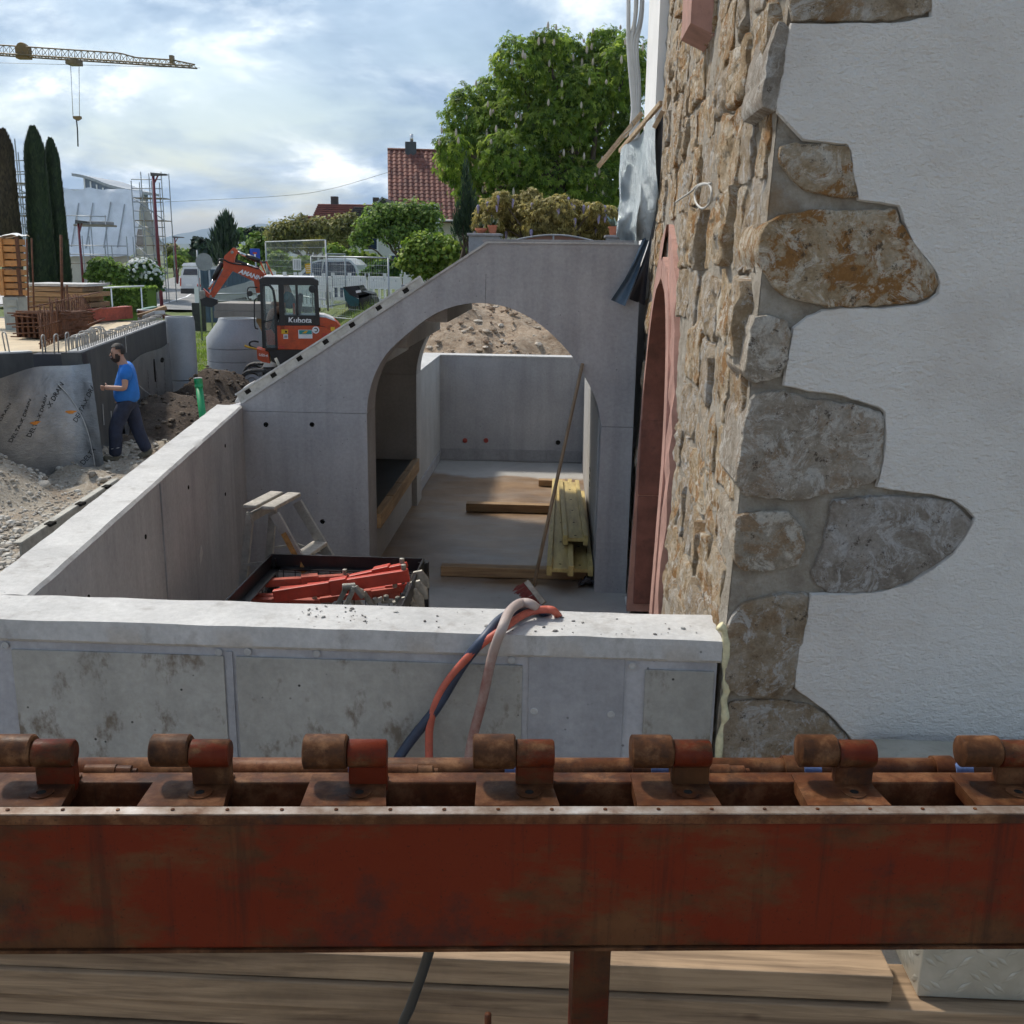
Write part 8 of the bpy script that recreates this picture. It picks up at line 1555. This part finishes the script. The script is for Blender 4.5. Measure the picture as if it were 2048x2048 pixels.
def lamp(u, vb, vt, y, arm, label, thick=0.10):
    b_, t_ = at(u + (vb - vt) * 0.03, vb, y=y), at(u, vt, y=y); tt = thing('street_lamp', label, 'street lamp', (b_.x, y, 0), group='maroon street lamps'); x_ = b_.x * .5 + t_.x * .5; mb = MB(); mb.tube([(x_, y, 0), (x_, y, t_.z)], [thick, thick * .75], 10); mb.build('pole', mrn, tt, True); mb = MB(); mb.prism([(x_ - .1, y - .12, t_.z - .06), (x_ + arm, y - .1, t_.z - .02), (x_ + arm, y - .1, t_.z + .06), (x_ - .1, y - .12, t_.z + .12)], (0, 0.24, 0)); mb.build('lamp_head', plain('grey_lamp_head', (0.10, 0.09, 0.09), 0.5), tt); mb = MB(); mb.bar((x_, y, t_.z - .5), (x_ + arm * .35, y, t_.z - .03), .06, .08, (0, 1, 0)); mb.build('bracket', mrn, tt)
lamp(311, 612, 350, 57, 0.75, 'tall maroon street lamp at the road edge'); lamp(160, 575, 445, 52, 0.5, 'maroon lamp post before the sheeted house', 0.07); lamp(351, 588, 475, 100, 0.9, 'small far street lamp left of the white van', 0.09)
VY2 = 76; tt = thing('delivery_van', 'white delivery van parked down the street seen from behind', 'van', (at(381, 590, y=VY2).x, VY2, 0.1))
def v2(pts, y0_, y1_, name, m, par=tt): mb = MB(); q = [at(u, v, y=VY2) for u, v in pts]; mb.prism([(p.x, y0_, p.z) for p in q], (0, y1_ - y0_, 0)); return mb.build(name, m, par)
v2([(361, 588), (362, 545), (366, 533), (396, 533), (400, 545), (400, 588)], VY2, VY2 + 5, 'body', cw); v2([(366, 550), (369, 538), (394, 538), (396, 550)], VY2 - .03, VY2 - .004, 'rear_window', dkg); v2([(362, 590), (362, 577), (400, 577), (400, 590)], VY2 - .08, VY2 - .004, 'bumper', rubr); v2([(372, 572), (372, 568), (384, 568), (384, 572)], VY2 - .04, VY2 - .004, 'number_plate', whp); v2([(358, 532), (362, 526), (395, 525), (396, 532)], VY2 + .5, VY2 + 4, 'roof_load', whp)
for u in (361.5, 399): v2([(u - 1, 572), (u - 1, 556), (u + 1, 556), (u + 1, 572)], VY2 - .05, VY2 - .004, 'tail_light', redp)
for u in (366, 395): p = at(u, 590, y=VY2); mb = MB(); mb.lathe((p.x - .12, VY2 + .5, 0.45), [(0.33, 0), (0.34, .05), (0.34, .22)], 16, axis=(1, 0, 0)); mb.build('wheel', rubr, tt, 40)

# ------------------------------------------------------------------ tower crane jib
KY = 76.0; cyl = plain('crane_yellow', (0.17, 0.12, 0.05), 0.5, 0, 0.2, 1); kr = thing('tower_crane', 'yellow lattice jib of a tower crane against the clouds', 'crane', (at(-260, 600, y=KY).x, KY, 0))
def jl(u): return at(u, 108.7 + 0.066 * u, y=KY)         # bottom chord
def jt(u):
    v = 90 + 0.067 * u if u <= 240 else (106 + (u - 240) * 0.30 if u < 270 else (115 + (u - 270) * 0.065 if u < 345 else 119.9 + (u - 345) * 0.21)); return at(u, v, y=KY)
def seg(mb, p, q, r_): mb.tube([p, q], r_, 5)
us = list(range(-260, 400, 13)); mb = MB()
for off in (-0.45, 0.45): mb.tube([jl(u) + Vector((0, off, 0)) for u in us], 0.055, 6)
mb.build('bottom_chord', cyl, kr, True); mb = MB(); mb.tube([jt(u) for u in us if u < 398], 0.05, 6); mb.build('top_chord', cyl, kr, True)
for i, (a, b) in enumerate(zip(us, us[1:])):
    mb = MB(); m_ = (a + b) / 2
    for off in (-0.45, 0.45): seg(mb, jl(a) + Vector((0, off, 0)), jt(m_), 0.02); seg(mb, jt(m_), jl(b) + Vector((0, off, 0)), 0.02)
    seg(mb, jl(a) + Vector((0, -0.45, 0)), jl(a) + Vector((0, 0.45, 0)), 0.02); mb.build('lattice_brace', cyl, kr, True)
mb = MB(); p = at(46, 100, y=KY); mb.lathe(p + Vector((0, -.3, .1)), [(0.34, 0), (0.38, 0.1), (0.38, 0.5), (0.34, 0.6)], 14, axis=(0, 1, 0)); mb.span((p.x - .45, KY - .3, p.z - .6), (p.x + .5, KY + .3, p.z + .2), bev=0.05); mb.build('winch', plain('ochre_winch', (0.20, 0.12, 0.03), 0.5), kr)
p = at(148, 122, y=KY); mb = MB(); mb.span((p.x - .42, KY - .5, p.z - .28), (p.x + .42, KY + .5, p.z + .05), bev=0.04); mb.build('trolley', cyl, kr)
for u, b in ((141, 146), (158, 159)): 
    mb = MB(); seg(mb, at(u, 126, y=KY), at(b, 232, y=KY), 0.022); mb.build('hoist_rope', steel, kr, True)
mb = MB(); q = [at(u, v, y=KY) for u, v in [(145, 232), (160, 232), (160, 237), (153, 241), (146, 237)]]; mb.prism(q, (0, 0.3, 0)); mb.build('hook_block', MATS['ochre_winch'], kr); mb = MB(); mb.tube(curve_pts([at(u, v, y=KY) for u, v in [(153, 240), (154, 250), (155, 262), (156, 293)]], 4), [0.05] * 13, 6); mb.build('hook_chain', blkp, kr, True)
mb = MB(); p = at(345, 125, y=KY); mb.span((p.x - .15, KY - .2, p.z - .1), (p.x + .1, KY + .2, p.z + .45)); mb.build('jib_bracket', cyl, kr)
mb = MB(); seg(mb, at(-260, 119, y=KY), at(400, 136, y=KY), 0.014); mb.build('trolley_rope', blkp, kr, True)
mx_ = at(-260, 100, y=KY); mb = MB()
for dx, dy_ in ((-.7, -.7), (.7, -.7), (-.7, .7), (.7, .7)): mb.bar((mx_.x + dx, KY + dy_, 0), (mx_.x + dx, KY + dy_, mx_.z + 1), .16, .16)
for k in range(14): z_ = k * 1.2; mb.bar((mx_.x - .7, KY - .7, z_), (mx_.x + .7, KY - .7, z_ + 1.2), .08, .08); mb.bar((mx_.x - .7, KY + .7, z_ + 1.2), (mx_.x + .7, KY + .7, z_), .08, .08)
mb.build('mast', cyl, kr)
# thin overhead wire
mb = MB(); mb.tube(curve_pts([at(330, 404, y=70), at(560, 392, y=70), at(660, 378, y=70), at(775, 345, y=70)], 6), 0.014, 4); put(mb.build('overhead_wire', blkp, None, True), 'thin overhead wire running to the red roofed house', 'wire')
# ------------------------------------------------------------------ far hills
hm = NT('wooded_hills'); hm.set(hm.ramp(hm.noise(0.004, 6, 0.6), [(0.3, (0.03, 0.05, 0.03)), (0.7, (0.07, 0.09, 0.05))]), 0.95); hm = hm.m
def ridge(name, y, pts, depth, label=None):
    cur = curve_pts([at(u, v, y=y) for u, v in pts], 10); mb = MB(); n = len(cur) - 1
    mb.grid(lambda a, b: Vector((cur[int(round(a * n))].x * (1 + 0.0 * b), y - depth * (1 - b), max(-5, cur[int(round(a * n))].z * b ** 1.4 + 10 * noise.noise(Vector((a * 20, b * 5, y * .01))) * b - 5 * (1 - b)))), n, 8); return struct(name, mb, hm, True)
ridge('hills', 7600, [(-900, 440), (-300, 455), (100, 470), (300, 478), (360, 468), (420, 456), (470, 458), (520, 448), (600, 452), (760, 440), (1000, 452), (1400, 440), (2600, 450)], 1500)
ridge('near_hills', 4200, [(-900, 490), (0, 492), (300, 488), (420, 486), (460, 478), (520, 474), (620, 480), (900, 476), (1400, 485), (2600, 480)], 1500)
# haze in the air of the valley
mb = MB(); mb.span((-14000, -1500, -9), (14000, 9600, 250)); hz = bpy.data.materials.new('valley_haze'); hz.use_nodes = True; t_ = hz.node_tree; t_.nodes.remove(t_.nodes['Principled BSDF']); pv = t_.nodes.new('ShaderNodeVolumePrincipled'); pv.inputs['Density'].default_value = 0.00012; pv.inputs['Color'].default_value = (0.62, 0.78, 1.0, 1); t_.links.new(pv.outputs[0], t_.nodes['Material Output'].inputs['Volume'])
put(mb.build('haze', hz, None), kind='stuff')
